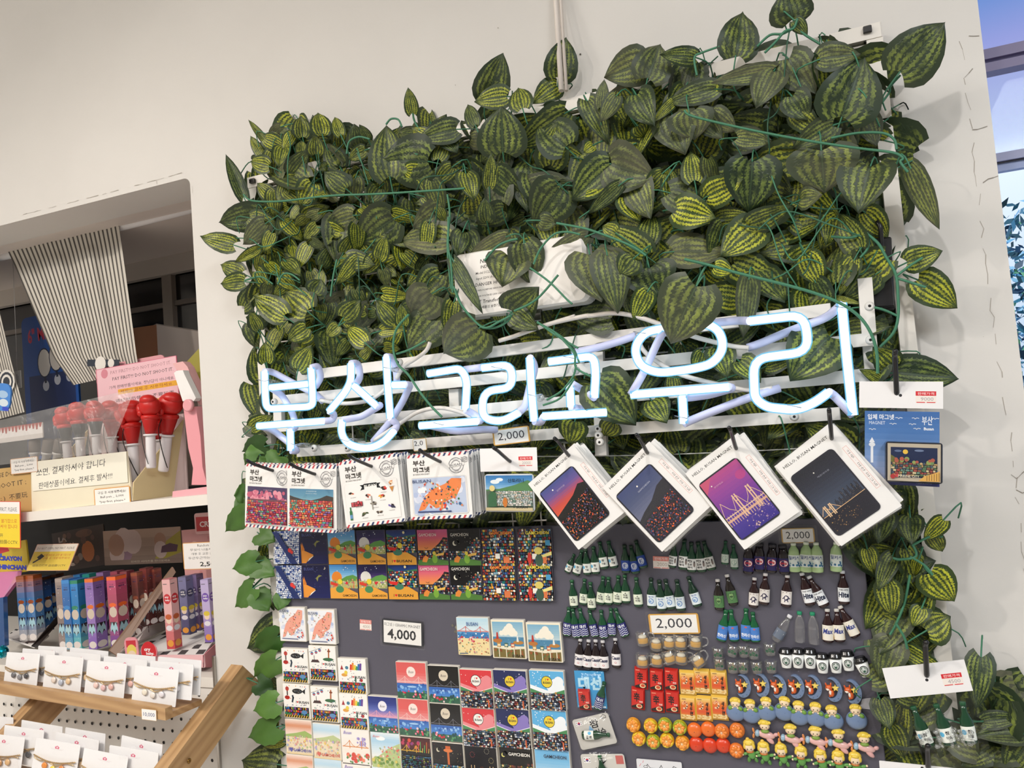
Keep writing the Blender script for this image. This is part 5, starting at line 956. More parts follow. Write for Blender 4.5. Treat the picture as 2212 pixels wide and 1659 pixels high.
def sleeve(w_, h_, z, seed, mat='film', wob=.0012):
    f = MB(mat); n = 5; q = random.Random(seed); c_ = lin('ffffff')
    id_ = [[f._v((w_ * (i / n - .5), h_ * (j / n - .5), z + q.uniform(0, wob))) for j in range(n + 1)] for i in range(n + 1)]
    for i in range(n):
        for j in range(n): f.face((id_[i][j], id_[i + 1][j], id_[i + 1][j + 1], id_[i][j + 1]), c_, True)
    return f
def airmail(m, w_):
    for y0, y1 in ((.955, 1), (0, .045)):
        for i in range(12): x = i / 12; m.G([(x + .01, y0), (x + .045, y0), (x + .075, y1), (x + .04, y1)], ('c8404a', '2f3f6a')[i % 2])
    m.T('부산', .2, .87, w=.2, h=.085, col='3a342e', bold=.03); m.T('마그넷', .235, .765, w=.27, h=.085, col='3a342e', bold=.03); m.T('BUSAN MAGNET', .23, .695, w=.27, h=.022, col='5a544c')
    cx, cy = .8, .8
    for r in (.115, .075):
        for i in range(24): a, b_ = i * .2618, (i + 1) * .2618; m.L([(cx + r * math.cos(a), cy + r * math.sin(a)), (cx + r * math.cos(b_), cy + r * math.sin(b_))], .007, '6a6a70')
    m.G([(cx - .13, cy - .03), (cx + .13, cy + .0), (cx + .13, cy + .045), (cx - .13, cy + .015)], 'f1efeb'); m.T('BUSAN', cx, cy + .008, w=.2, h=.035, col='5a5a62', rot=5, bold=.02); m.T('FROM THE SEA', cx, cy + .09, w=.11, h=.014, col='6a6a70'); m.T('TRAVEL', cx, cy - .09, w=.09, h=.018, col='6a6a70')
    for k in range(4): m.L([(.89 + i * .02, .85 + k * .022 + .008 * math.sin(i * 1.6 + k)) for i in range(6)], .006, '6a6a70')
def im_blossom(m):
    r = random.Random(8); m.GR(0, .5, 1, 1, ['6a4a6a', '54466a', '4a4262']); speck(m, r, 40, .04, .96, .64, .86, ['d87a90', 'e89aa8', 'c8647e', 'b85a78'], .03, .06, 9); m.T('감천마을', .5, .92, w=.22, h=.03, col='c8a0b8'); m.B(0, .54, 1, .66, '7a5058'); houses(m, r, 0, 1, 0, .62, ['c8485a', 'b83a4a', 'd86a5a', '8a5a9a', '5aa08a', 'e08a5a', 'b84a6a', 'd85a6a', '7a4a7a', '9ab0a0'], 10, '6a2a3a')
def im_bluesky(m):
    r = random.Random(9); m.GR(0, .6, 1, 1, ['9ac4d0', '6a9cb4', '5a8cac']); m.G([(0, .82), (.1, .78), (.3, .72), (.5, .7), (.7, .76), (.85, .84), (1, .8), (1, .5), (0, .5)], '4a4440'); m.T('감천문화마을', .5, .94, w=.24, h=.03, col='d8e4e8'); m.T('Gamcheon village', .5, .88, w=.26, h=.03, col='d8e4e8', shear=.3); houses(m, r, 0, 1, 0, .7, ['d8584a', 'e07a5a', '4aa08a', 'c84a5a', '8a6aa0', 'e09a5a', '5ab0a0', 'c8b8a0', 'd86a7a'], 11, '7a2f34')
def im_icons(m):
    r = random.Random(3); m.B(0, 0, 1, 1, 'f6f4f1'); m.G([(.3, .8), (.38, .82), (.38, .96), (.62, .96), (.62, .82), (.7, .8), (.66, .88), (.7, .94), (.3, .94), (.34, .88)], '23272c'); m.T('BUSAN', .5, .895, w=.24, h=.07, col='f0efea', bold=.03)
    for x, y, c, d in ((.12, .74, 'c8403a', 'f0c89a'), (.76, .78, 'c82f3a', 'd8503c'), (.9, .9, 'e8a06a', 'f3d8b8'), (.42, .64, 'c83a34', 'e88a6a'), (.7, .58, 'd8443a', 'f0b03a'), (.2, .48, 'c8404a', 'e8a0a0'), (.34, .18, '4a5a3a', '8a7a5a'), (.62, .2, '6a5a4a', 'b8a890'), (.86, .3, '3a3a5a', '7a6ab0'), (.52, .42, 'b8b0a0', '8a8478')):
        for _ in range(7):
            a, s_ = r.uniform(0, 6.28), r.uniform(.018, .045); cx, cy = x + r.uniform(-.045, .045), y + r.uniform(-.03, .04)
            m.G([(cx + s_ * math.cos(a + k * 1.57) * (1 if k % 2 else .6), cy + s_ * math.sin(a + k * 1.57) * (1 if k % 2 else .6)) for k in range(4)], r.choice((c, d, c, '3a2c2a')))
        m.T(r.choice(('food', 'tower', 'temple', 'beach', 'market')), x + r.uniform(-.02, .04), y - .1, w=.11, h=.022, col='5a544c', shear=.2)
    m.G([(.86, .8), (.94, .8), (.9, .66)], 'c88a4a'); m.B(.05, .06, .1, .3, '3a7a4a'); m.B(.062, .3, .088, .4, '3a7a4a'); m.B(.05, .1, .1, .2, '6a9ac8'); m.L([(.5, .28), (.5, .62)], .02, 'a8a298'); houses(m, r, .1, .32, .4, .52, ['c8404a', 'd8646a', '9a3a44'], 2)
def card_kind(w_, h_, img):
    m_ = MB('card'); m_.prism(m_.rrect(w_, h_, .004, 3), 0, .0006, 'f3f1ee'); m_.art(w_, h_, .0006); airmail(m_, w_)
    g_ = MB('gloss'); iw, ih = w_ * .9, h_ * .58; g_.prism(g_.rrect(iw, ih, .004, 3, cx=0, cy=-h_ * .14), .0006, .0014, 'e8e4e0'); g_.art(iw * .985, ih * .985, .0014, 0, -h_ * .14, 'gloss'); img(g_)
    back = MB('card'); back.prism(back.rrect(w_, h_, .004, 3), 0, .0006, 'f3f1ee'); back.art(w_, h_, .0006); airmail(back, w_)
    s_ = sleeve(w_ * 1.07, h_ * 1.04, .0022, w_)
    return kind(('backing_card', m_), ('picture_magnet', g_), ('plastic_sleeve', s_)), kind(('backing_card', back), ('plastic_sleeve', s_))
def stack(name, k, kb, M_, n, lab, back_label, grp, step=.0055, jit=2.5, drop=.002, seed=0):
    put(k, name, lab, 'magnet card', M_, grp); q = random.Random(seed)
    for i in range(1, n + 1):
        off = Matrix.Translation((q.uniform(-drop, drop), q.uniform(-drop, drop * .5), 0))
        put(kb, name, back_label, 'magnet card', Matrix.Translation((0, step * i, 0)) @ M_ @ off @ Matrix.Rotation(math.radians(q.uniform(-jit, jit)), 4, 'Z'), grp)
YC = -.142
for i, (TL, TR, BL, img, n, hole, lab, bl, y) in enumerate((((118, 330), (440, 345), (80, 770), im_blossom, 4, (292, 375), 'airmail magnet card with pink blossom village, leftmost on the hooks', 'airmail magnet card stacked behind the pink blossom one', YC + .006),
   ((425, 345), (772, 350), (363, 795), im_bluesky, 9, (588, 400), 'airmail magnet card with blue sky above a red village', 'airmail magnet card stacked behind the blue sky one', YC - .004),
   ((775, 320), (1188, 255), (785, 785), im_icons, 8, (985, 345), 'airmail magnet card with small food and landmark drawings', 'airmail magnet card stacked behind the landmark drawings one', YC),
   ((1258, 275), (1692, 242), (1234, 725), lambda m: busanmap(m, random.Random(6), False), 10, (1468, 312), 'airmail magnet card with orange city map', 'airmail magnet card stacked behind the orange map one', YC))):
    M_, w_, h_ = quad(at(*Z5(*TL), y), at(*Z5(*TR), y), at(*Z5(*BL), y))
    k, kb = card_kind(w_, h_, img); stack('magnet_card', k, kb, M_, n, lab, bl, 'airmail magnet cards on hooks', seed=i)
    hook(f'black hook through the {("pink blossom", "blue sky village", "landmark drawings", "orange map")[i]} magnet card', at(*Z5(*hole), y), .05, .016, .006)
def header_bag(name, label, TL, TR, BL, y, hh, num, grp=None, zf=Z5):
    M_, w_, h_ = quad(at(*zf(*TL), y), at(*zf(*TR), y), at(*zf(*BL), y)); t_ = thing(name, label, 'magnet', M_, grp)
    m_ = MB('card'); m_.prism([(-w_ / 2, h_ / 2 - hh * h_), (w_ / 2, h_ / 2 - hh * h_), (w_ / 2, h_ / 2), (-w_ / 2, h_ / 2)], .001, .0016, 'eeecec')
    m_.art(w_ * .24, w_ * .155, .0016, w_ * .3, h_ / 2 - hh * h_ * .58); sticker(m_, num); m_.art(w_, h_, .0016); m_.D(.5, 1 - hh * .52, .02, '26262a'); m_.obj('header_card', t_)
    s_ = sleeve(w_, h_ * (1 - hh), .004, label, 'film', .003); o = s_.obj('plastic_bag', t_); o.matrix_local = Matrix.Translation((0, -h_ * hh / 2, 0))
    return t_, w_, h_
t_, w_, h_ = header_bag('bagged_magnet', 'clear header bag with seaside town magnet and 20000 sticker', (1750, 225), (2150, 215), (1762, 675), YC + .01, .36, '20000')
m_ = MB('gloss'); iw, ih = w_ * .86, h_ * .58; m_.prism(m_.rrect(iw, ih, .005, 4, cy=-h_ * .19), 0, .003, 'd8dce0', .0008); m_.art(iw * .95, ih * .93, .003, 0, -h_ * .19, 'gloss')
rq = random.Random(12); m_.GR(0, .55, 1, 1, ['a8d0e8', '5a9ad0', '3a7ab8']); m_.D(.2, .82, .1, 'eef4f6', .06); m_.D(.3, .88, .08, 'eef4f6', .05); m_.G([(0, .6), (.3, .62), (.6, .72), (.9, .86), (1, .8), (1, .4), (0, .4)], '5a8a5a'); m_.B(0, 0, 1, .56, '5a6a5a'); houses(m_, rq, .2, 1, .14, .56, ['e8e4dc', 'c8d4d8', 'd8c8b0', 'b8c8c0', 'e0dcd4', '7a9a8a'], 8, '4a5450'); m_.G([(.06, .1), (.24, .12), (.24, .5), (.14, .56), (.06, .44)], '3f6a4a'); m_.D(.15, .64, .06, 'e0cc8a'); m_.D(.42, .24, .05, 'c87a3a', .14); m_.T('산토리니', .66, .86, w=.34, h=.11, col='2a3a4a', bold=.02); m_.B(0, 0, 1, .09, 'c8b890'); m_.T('× BUSAN', .74, .1, w=.3, h=.06, col='2a2c30', bold=.03)
m_.obj('picture_magnet', t_); hook('black hook through the header bag with the seaside town magnet', at(*Z5(1960, 312), YC + .01), .046, .02, .004)
# HELLO BUSAN MAGNET postcards, hanging tilted
def lights(m, r, n, x0, x1, top, pal): 
    for _ in range(n):
        x = r.uniform(x0, x1); yt = top(x)
        if yt <= .02: continue
        m.D(x, r.uniform(.01, yt), r.uniform(.006, .02), r.choice(pal), n=5)
def im_sunset(m):
    r = random.Random(1); m.GR(0, .3, 1, 1, ['e8a03a', 'e0603a', 'c8504a', '6a5a9a', '4a5590']); m.G([(0, .5), (.3, .56), (.6, .62), (.85, .72), (1, .68), (1, 0), (0, 0)], '22201f'); lights(m, r, 420, .02, .98, lambda x: .38 + .2 * x, ['4a4a7a', '5a3a5a', '7a3a3a', 'c8543a', 'e08a4a', '3a3a5a', '6a5a7a', '2a2a3a', '3f5a7a', 'e8683a']); m.T('감천마을', .5, .84, w=.24, h=.028, col='b8a0b0'); m.D(.32, .9, .018, 'f0ece0')
def im_dusk(m):
    r = random.Random(2); m.GR(0, .3, 1, 1, ['7a7a8c', '6a6f8a', '4f587a', '46507a']); m.G([(0, .44), (.2, .5), (.5, .56), (.8, .68), (1, .7), (1, 0), (0, 0)], '34343a'); lights(m, r, 460, .02, .98, lambda x: .34 + .16 * x, ['4a4a7a', '5a3a5a', '7a3a3a', 'c8543a', 'e07a4a', '3a3a5a', '6a5a7a', '2a2a3a', '4f6a8a', 'e8683a', '56506a']); m.T('GAMCHEON', .6, .8, w=.34, h=.026, col='b8bccc'); m.D(.5, .88, .018, 'f0ece0')
def im_bridge(m):
    r = random.Random(3); m.GR(0, .3, 1, 1, ['5a3f9a', '7a3f9a', '9a4a9a', 'b8508a']); m.G([(0, .8), (.3, 1), (0, 1)], 'c85a78'); m.D(.86, .78, .12, 'b84a8a', .07); m.GR(0, 0, 1, .34, ['3a2f8a', '4a3a94', '5a409a']); m.L([(.0, .3), (1, .3)], .05, 'd8a890'); m.L([(0, .36), (1, .36)], .02, 'e8c8a8')
    for i in range(17): m.L([(i / 16, .22), (i / 16, .38)], .014, 'e0b898')
    for x in (.42, .78): m.L([(x, .24), (x, .6)], .03, 'e8c0a0'); m.L([(x + .06, .24), (x + .06, .6)], .03, 'e8c0a0'); m.L([(x, .5), (x + .06, .5)], .02, 'e8c0a0')
    for i in range(10): a, b_ = i / 10, (i + 1) / 10; cv = lambda t_: .36 + .24 * abs(math.cos(math.pi * (t_ - .45) / .36)) ** 1.6 if t_ > .0 else .4; m.L([(a, min(cv(a), .6)), (b_, min(cv(b_), .6))], .012, 'e8c0a0')
    speck(m, r, 60, .3, .98, .02, .22, ['8a6ab0', 'b89ab8', '6a50a0', 'd8b8b0'], .008, .02, 5); m.T('광안대교', .34, .84, w=.24, h=.026, col='d8a8c8'); m.D(.2, .88, .016, 'f0ece0')
def im_night(m):
    r = random.Random(4); m.GR(0, .3, 1, 1, ['46546a', '3a4254', '2c2f3c', '24252e']); m.B(0, 0, 1, .3, '23232e'); 
    for i in range(26): x = .35 + i * .024; h = .05 + .14 * abs(math.sin(i * 2.3)) * (1 if i > 8 else .5); m.B(x, .3, x + .018, .3 + h, r.choice(['2c2c36', '34343f', '26262e'])); m.D(x + .009, .3 + h * r.random(), .004, 'd8b88a', n=5)
    m.L([(.0, .29), (.62, .3), (1, .31)], .012, 'e0b88a')
    for x in (.12, .24): m.L([(x, .26), (x, .42)], .022, 'e8c8a0'); m.L([(x + .035, .26), (x + .035, .42)], .022, 'e8c8a0')
    m.L([(0, .32), (.12, .42), (.2, .34), (.26, .42), (.42, .3)], .012, 'e0b890'); speck(m, r, 60, .02, .7, .04, .26, ['8a6a4a', '6a5444', 'b8905a', '4a3f3a'], .006, .014, 5); m.T('해운대야경', .56, .8, w=.28, h=.024, col='9a9ca8'); m.D(.42, .88, .015, 'e0dcd0')
def hello_kind(w_, h_, img):
    m_ = MB('card'); m_.prism(m_.rrect(w_, h_, .001, 2), 0, .0007, 'f3f1ee'); m_.art(w_, h_, .0007); m_.T('HELLO, BUSAN MAGNET', .45, .93, w=.76, h=.036, col='34322f', bold=.01)
    m_.B(.885, .26, .955, .76, 'e8b8b0'); m_.B(.891, .264, .949, .756, 'f5efec'); m_.T('하루 · 마산 마그넷', .92, .5, w=.44 * h_ / w_, h=.036 * w_ / h_, col='6a5a58', rot=-90)
    g_ = MB('gloss'); iw, ih = w_ * .74, h_ * .74; cx, cy = -w_ * .085, -h_ * .045; g_.prism(g_.rrect(iw, ih, .006, 4, cx, cy), .0007, .0016, '2a2a34'); g_.art(iw * .94, ih * .955, .0016, cx, cy, 'gloss'); img(g_)
    b_ = MB('card'); b_.prism(b_.rrect(w_, h_, .001, 2), 0, .0007, 'f3f1ee')
    s_ = sleeve(w_ * 1.06, h_ * 1.05, .0024, h_); return kind(('backing_card', m_), ('picture_magnet', g_), ('plastic_sleeve', s_)), kind(('backing_card', b_), ('plastic_sleeve', s_))
for i, (L_, T_, B_, img, hole, n, y, nm) in enumerate((((38, 412), (318, 168), (338, 832), im_sunset, (284, 238), 8, -.138, 'red sunset hill village'), ((495, 440), (785, 152), (862, 838), im_dusk, (772, 222), 9, -.142, 'grey dusk hill village'), ((1008, 352), (1330, 110), (1372, 828), im_bridge, (1322, 195), 7, -.145, 'purple bridge'), ((1548, 318), (1902, 62), (1992, 790), im_night, (1915, 135), 9, -.15, 'black night skyline'))):
    M_, w_, h_ = quad(at(*Z6(*L_), y), at(*Z6(*T_), y), at(*Z6(*B_), y)); k, kb = hello_kind(w_, h_, img)
    stack('magnet_postcard', k, kb, M_, n, f'tilted white magnet postcard with {nm} picture', f'white magnet postcard stacked behind the {nm} one', 'tilted magnet postcards on hooks', .0055, 3.0, .004, 20 + i)
    hook(f'black hook through the {nm} postcard', at(*Z6(*hole), y), .045, (.024, .024, .026, .034)[i], .004)
# right side packs
t_, w_, h_ = header_bag('bagged_magnet', 'blue header bag with raised town magnet box, 9000 sticker', (200, 266), (948, 268), (262, 1205), -.14, .25, '9000', zf=ZR)
m_ = MB('card'); m_.prism([(-w_ * .43, -h_ * .47), (w_ * .46, -h_ * .47), (w_ * .46, h_ * .22), (-w_ * .43, h_ * .22)], 0, .0008, '4a78b8'); m_.art(w_ * .89, h_ * .69, .0008, w_ * .015, -h_ * .125)
m_.GR(0, .08, 1, 1, ['a8b4d8', '7a9acc', '4a7ab8', '3a68a8']); m_.B(0, 0, 1, .08, '24307a'); m_.T('입체 마그넷', .22, .92, w=.36, h=.075, col='f2f4f8', bold=.02); m_.T('MAGNET', .17, .84, w=.22, h=.045, col='dce4f0'); m_.T('부산', .84, .88, w=.14, h=.12, col='f2f4f8', bold=.01); m_.T('Busan', .86, .77, w=.13, h=.04, col='f2f4f8', bold=.03); m_.T('Made in Korea', .8, .04, w=.2, h=.02, col='9aa8d0')
for x, y in ((.46, .9), (.38, .82), (.68, .9), (.64, .82), (.7, .76), (.1, .74), (.94, .9)): m_.L([(x - .04, y + .012), (x - .015, y + .016), (x, y), (x + .02, y + .016), (x + .05, y + .01)], .009, 'e8eef6')
m_.L([(.1, .3), (.1, .56)], .035, 'eef1f6'); m_.D(.1, .54, .045, 'eef1f6', .03); m_.G([(.06, .57), (.14, .57), (.1, .64)], 'eef1f6'); m_.obj('backing_card', t_)
bxm = MB('gloss'); iw, ih = w_ * .66, h_ * .37; bxm.prism(bxm.rrect(iw, ih, .003, 3, w_ * .14, -h_ * .245), .001, .021, '1d1f2a', .001); bxm.art(iw * .93, ih * .93, .021, w_ * .14, -h_ * .245, 'gloss')
r = random.Random(4); bxm.B(0, 0, 1, 1, 'b8ac98'); bxm.B(.06, .1, .94, .9, '1e2a4a'); bxm.D(.34, .78, .05, 'e0b84a'); bxm.D(.2, .8, .07, '5a6a8a', .03); bxm.D(.6, .82, .09, '6a7a98', .03); bxm.G([(.06, .7), (.3, .5), (.06, .4)], '6a6a3a'); houses(bxm, r, .06, .94, .14, .5, ['8a5a4a', '6a8a7a', 'b89a6a', '4a5a6a', '9a4a44', 'c8b890', '5a7a5a'], 5, '2a2a30'); speck(bxm, r, 12, .1, .9, .5, .6, ['6a8a5a', '8a9a5a', 'a85a4a'], .03, .05, 8); bxm.D(.1, .12, .05, 'a83a3a'); bxm.D(.18, .15, .04, 'b8484a'); bxm.G([(.58, .02), (.98, .02), (.98, .3), (.84, .22), (.7, .16)], 'd8a85a')
for i in range(6): bxm.L([(.74 + i * .045, .04), (.74 + i * .045, .16 + i * .018)], .01, '6a4a2a')
bxm.T('MARINE CITY', .4, .14, w=.4, h=.06, col='d8d0b8', bold=.02); bxm.obj('raised_magnet_box', t_)
hook('black hook holding the blue header bag right of the sign', at(*ZR(568, 378), -.14), .03, .048, .004, .0032)
t_, w_, h_ = header_bag('bagged_magnet', 'white header bag with three mini green bottles, 4500 sticker', (345, 955), (922, 892), (505, 1550), -.12, .36, '4500', zf=ZQ)
for i, (x, a) in enumerate(((-.2, 6), (.06, 4), (.3, -4))):
    for n_, me, l in BK['cham'][1]:
        o = link({'bottle_body': 'bottle'}.get(n_, 'bottle_' + n_), me, t_); o.matrix_local = Matrix.Translation((x * w_, -.43 * h_, .002)) @ Matrix.Rotation(math.radians(a), 4, 'Z') @ Matrix.Scale(1.12, 4)
cb = MB('clear'); q = random.Random(6)
for _ in range(90): cb.ball((q.uniform(-.3, .34) * w_, q.uniform(-.44, -.24) * h_, q.uniform(.003, .012)), q.uniform(.0018, .0034), 'ffffff', 5, 4)
tag(cb.obj('crystal_beads', t_), None, None, kind='stuff')
hook('black hook holding the bag of three mini bottles', at(*ZQ(658, 1012), -.12), .028, .05, .004, .0032)
M_, w_, h_ = quad(at(*ZQ(338, 1608), -.13), at(*ZQ(930, 1668), -.13), at(*ZQ(330, 1900), -.13)); m_ = MB('card'); m_.prism(m_.rrect(w_, h_, .001), 0, .001, 'eceaea'); m_.art(w_, h_, .001); m_.D(.52, .93, .02, '26262a')
o = m_.obj('header_card'); o.matrix_world = M_; tag(o, 'plain white header card at the bottom edge under the bottle bag', 'card'); hook('black hook above the plain white card at the bottom edge', at(*ZQ(668, 1655), -.13), .02, .034, .006, .0032)
P = at(1900, 592, -.05); t_ = thing('clip_hook', 'black plastic clip hook on the right frame bar beside the sign', 'hook', W(P, -3))
m_ = MB('black_plastic'); m_.prism(m_.rrect(.034, .1, .003), -.018, .0, '1d1c1f', .002); m_.prism([(-.016, -.048), (.016, -.048), (.016, .0), (.006, .012), (-.006, .012), (-.016, .0)], .0, .01, '1d1c1f', .003); m_.obj('clip_body', t_)
m_ = MB('black_plastic'); m_.tube(fillet([(.0, .004, .008), (.003, .03, .012), (.003, .062, .014), (-.001, .07, .012)], .008), .0032, '121113', 9); m_.obj('hook_arm', t_)
c = MB('satin'); a_, b_ = at(1010, 985, -.05), at(1850, 962, -.05); c.tube([a_ + (b_ - a_) * (i / 60) + Vector((0, 0, -.006 * math.sin(math.pi * i / 60))) for i in range(61)], [.0011 if i % 2 else .0007 for i in range(61)], 'c8c8c4', 5); tag(c.obj('twisted_cord'), 'thin twisted cord strung between the postcards and the neon sign', 'cord')
# ================================================================== artificial vines
LP = [(0, .50), (.06, .76), (.16, .96), (.3, 1.0), (.46, .93), (.62, .76), (.78, .5), (.9, .24), (1, 0.0)]
def leaf(m, base, tip, width, col, nrm=None, fold=.18, droop=.12, wave=0.0, ns=3, rows=None, lobes=.15, jag=0.0):
    ax = tip - base; L = ax.length
    if L < 1e-4: return
    ax.normalize()
    n = (nrm if nrm is not None else (CAM - base).normalized()); n = (n - ax * n.dot(ax)); n = n.normalized() if n.length > 1e-3 else ax.orthogonal().normalized()
    x = ax.cross(n); rows = rows or LP; ids = []; W2 = width / 2; nc = 2 * ns + 1
    for ti, (t, p) in enumerate(rows):
        r_ = []
        for j in range(nc):
            s = (j - ns) / ns; a = abs(s); pw = p * (1 + (jag * (1 if ti % 2 else -1) if a > .9 else 0))
            q = base + ax * (L * (t - lobes * a ** 1.3 * (1 - t) ** 2.5 - (.05 * a if jag else 0))) + x * (s * W2 * pw)
            q = q + n * (fold * a * W2 * pw - droop * L * t * t + wave * W2 * math.sin(t * 7 + s * 3) - (.1 * W2 * a ** 3))
            r_.append(m._v(q))
        ids.append(r_)
    for i in range(len(rows) - 1):
        t0, t1 = rows[i][0], rows[i + 1][0]
        for j in range(nc - 1):
            u0, u1 = j / (nc - 1), (j + 1) / (nc - 1)
            m.face((ids[i][j], ids[i][j + 1], ids[i + 1][j + 1], ids[i + 1][j]), col, True, [(u0, t0), (u1, t0), (u1, t1), (u0, t1)])
LPC = [LP[0], LP[2], LP[4], LP[6], LP[8]]
VINES = {}
def vine(k):
    if k not in VINES:
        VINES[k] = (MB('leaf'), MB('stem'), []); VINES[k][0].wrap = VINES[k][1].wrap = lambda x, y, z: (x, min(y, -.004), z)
    return VINES[k]
ZA = lambda x, y: (420 + x / 3.77, 200 + y / 3.77)
ZB = lambda x, y: (980 + x / 3.77, 60 + y / 3.77)
ZC = lambda x, y: (1500 + x / 3.687, y / 3.687)
ZD = lambda x, y: (940 + x / 5.267, 480 + y / 5.267)
ZE = lambda x, y: (1800 + x / 4.148, 400 + y / 4.148)
ZL = lambda x, y: (480 + x / 2.373, 960 + y / 2.373)
SC = {ZA: 3.77, ZB: 3.77, ZC: 3.687, ZD: 5.267, ZE: 4.148, ZL: 2.373, A4: 3.16, A5: 3.16, ZR: 4.148, ZQ: 3.26}
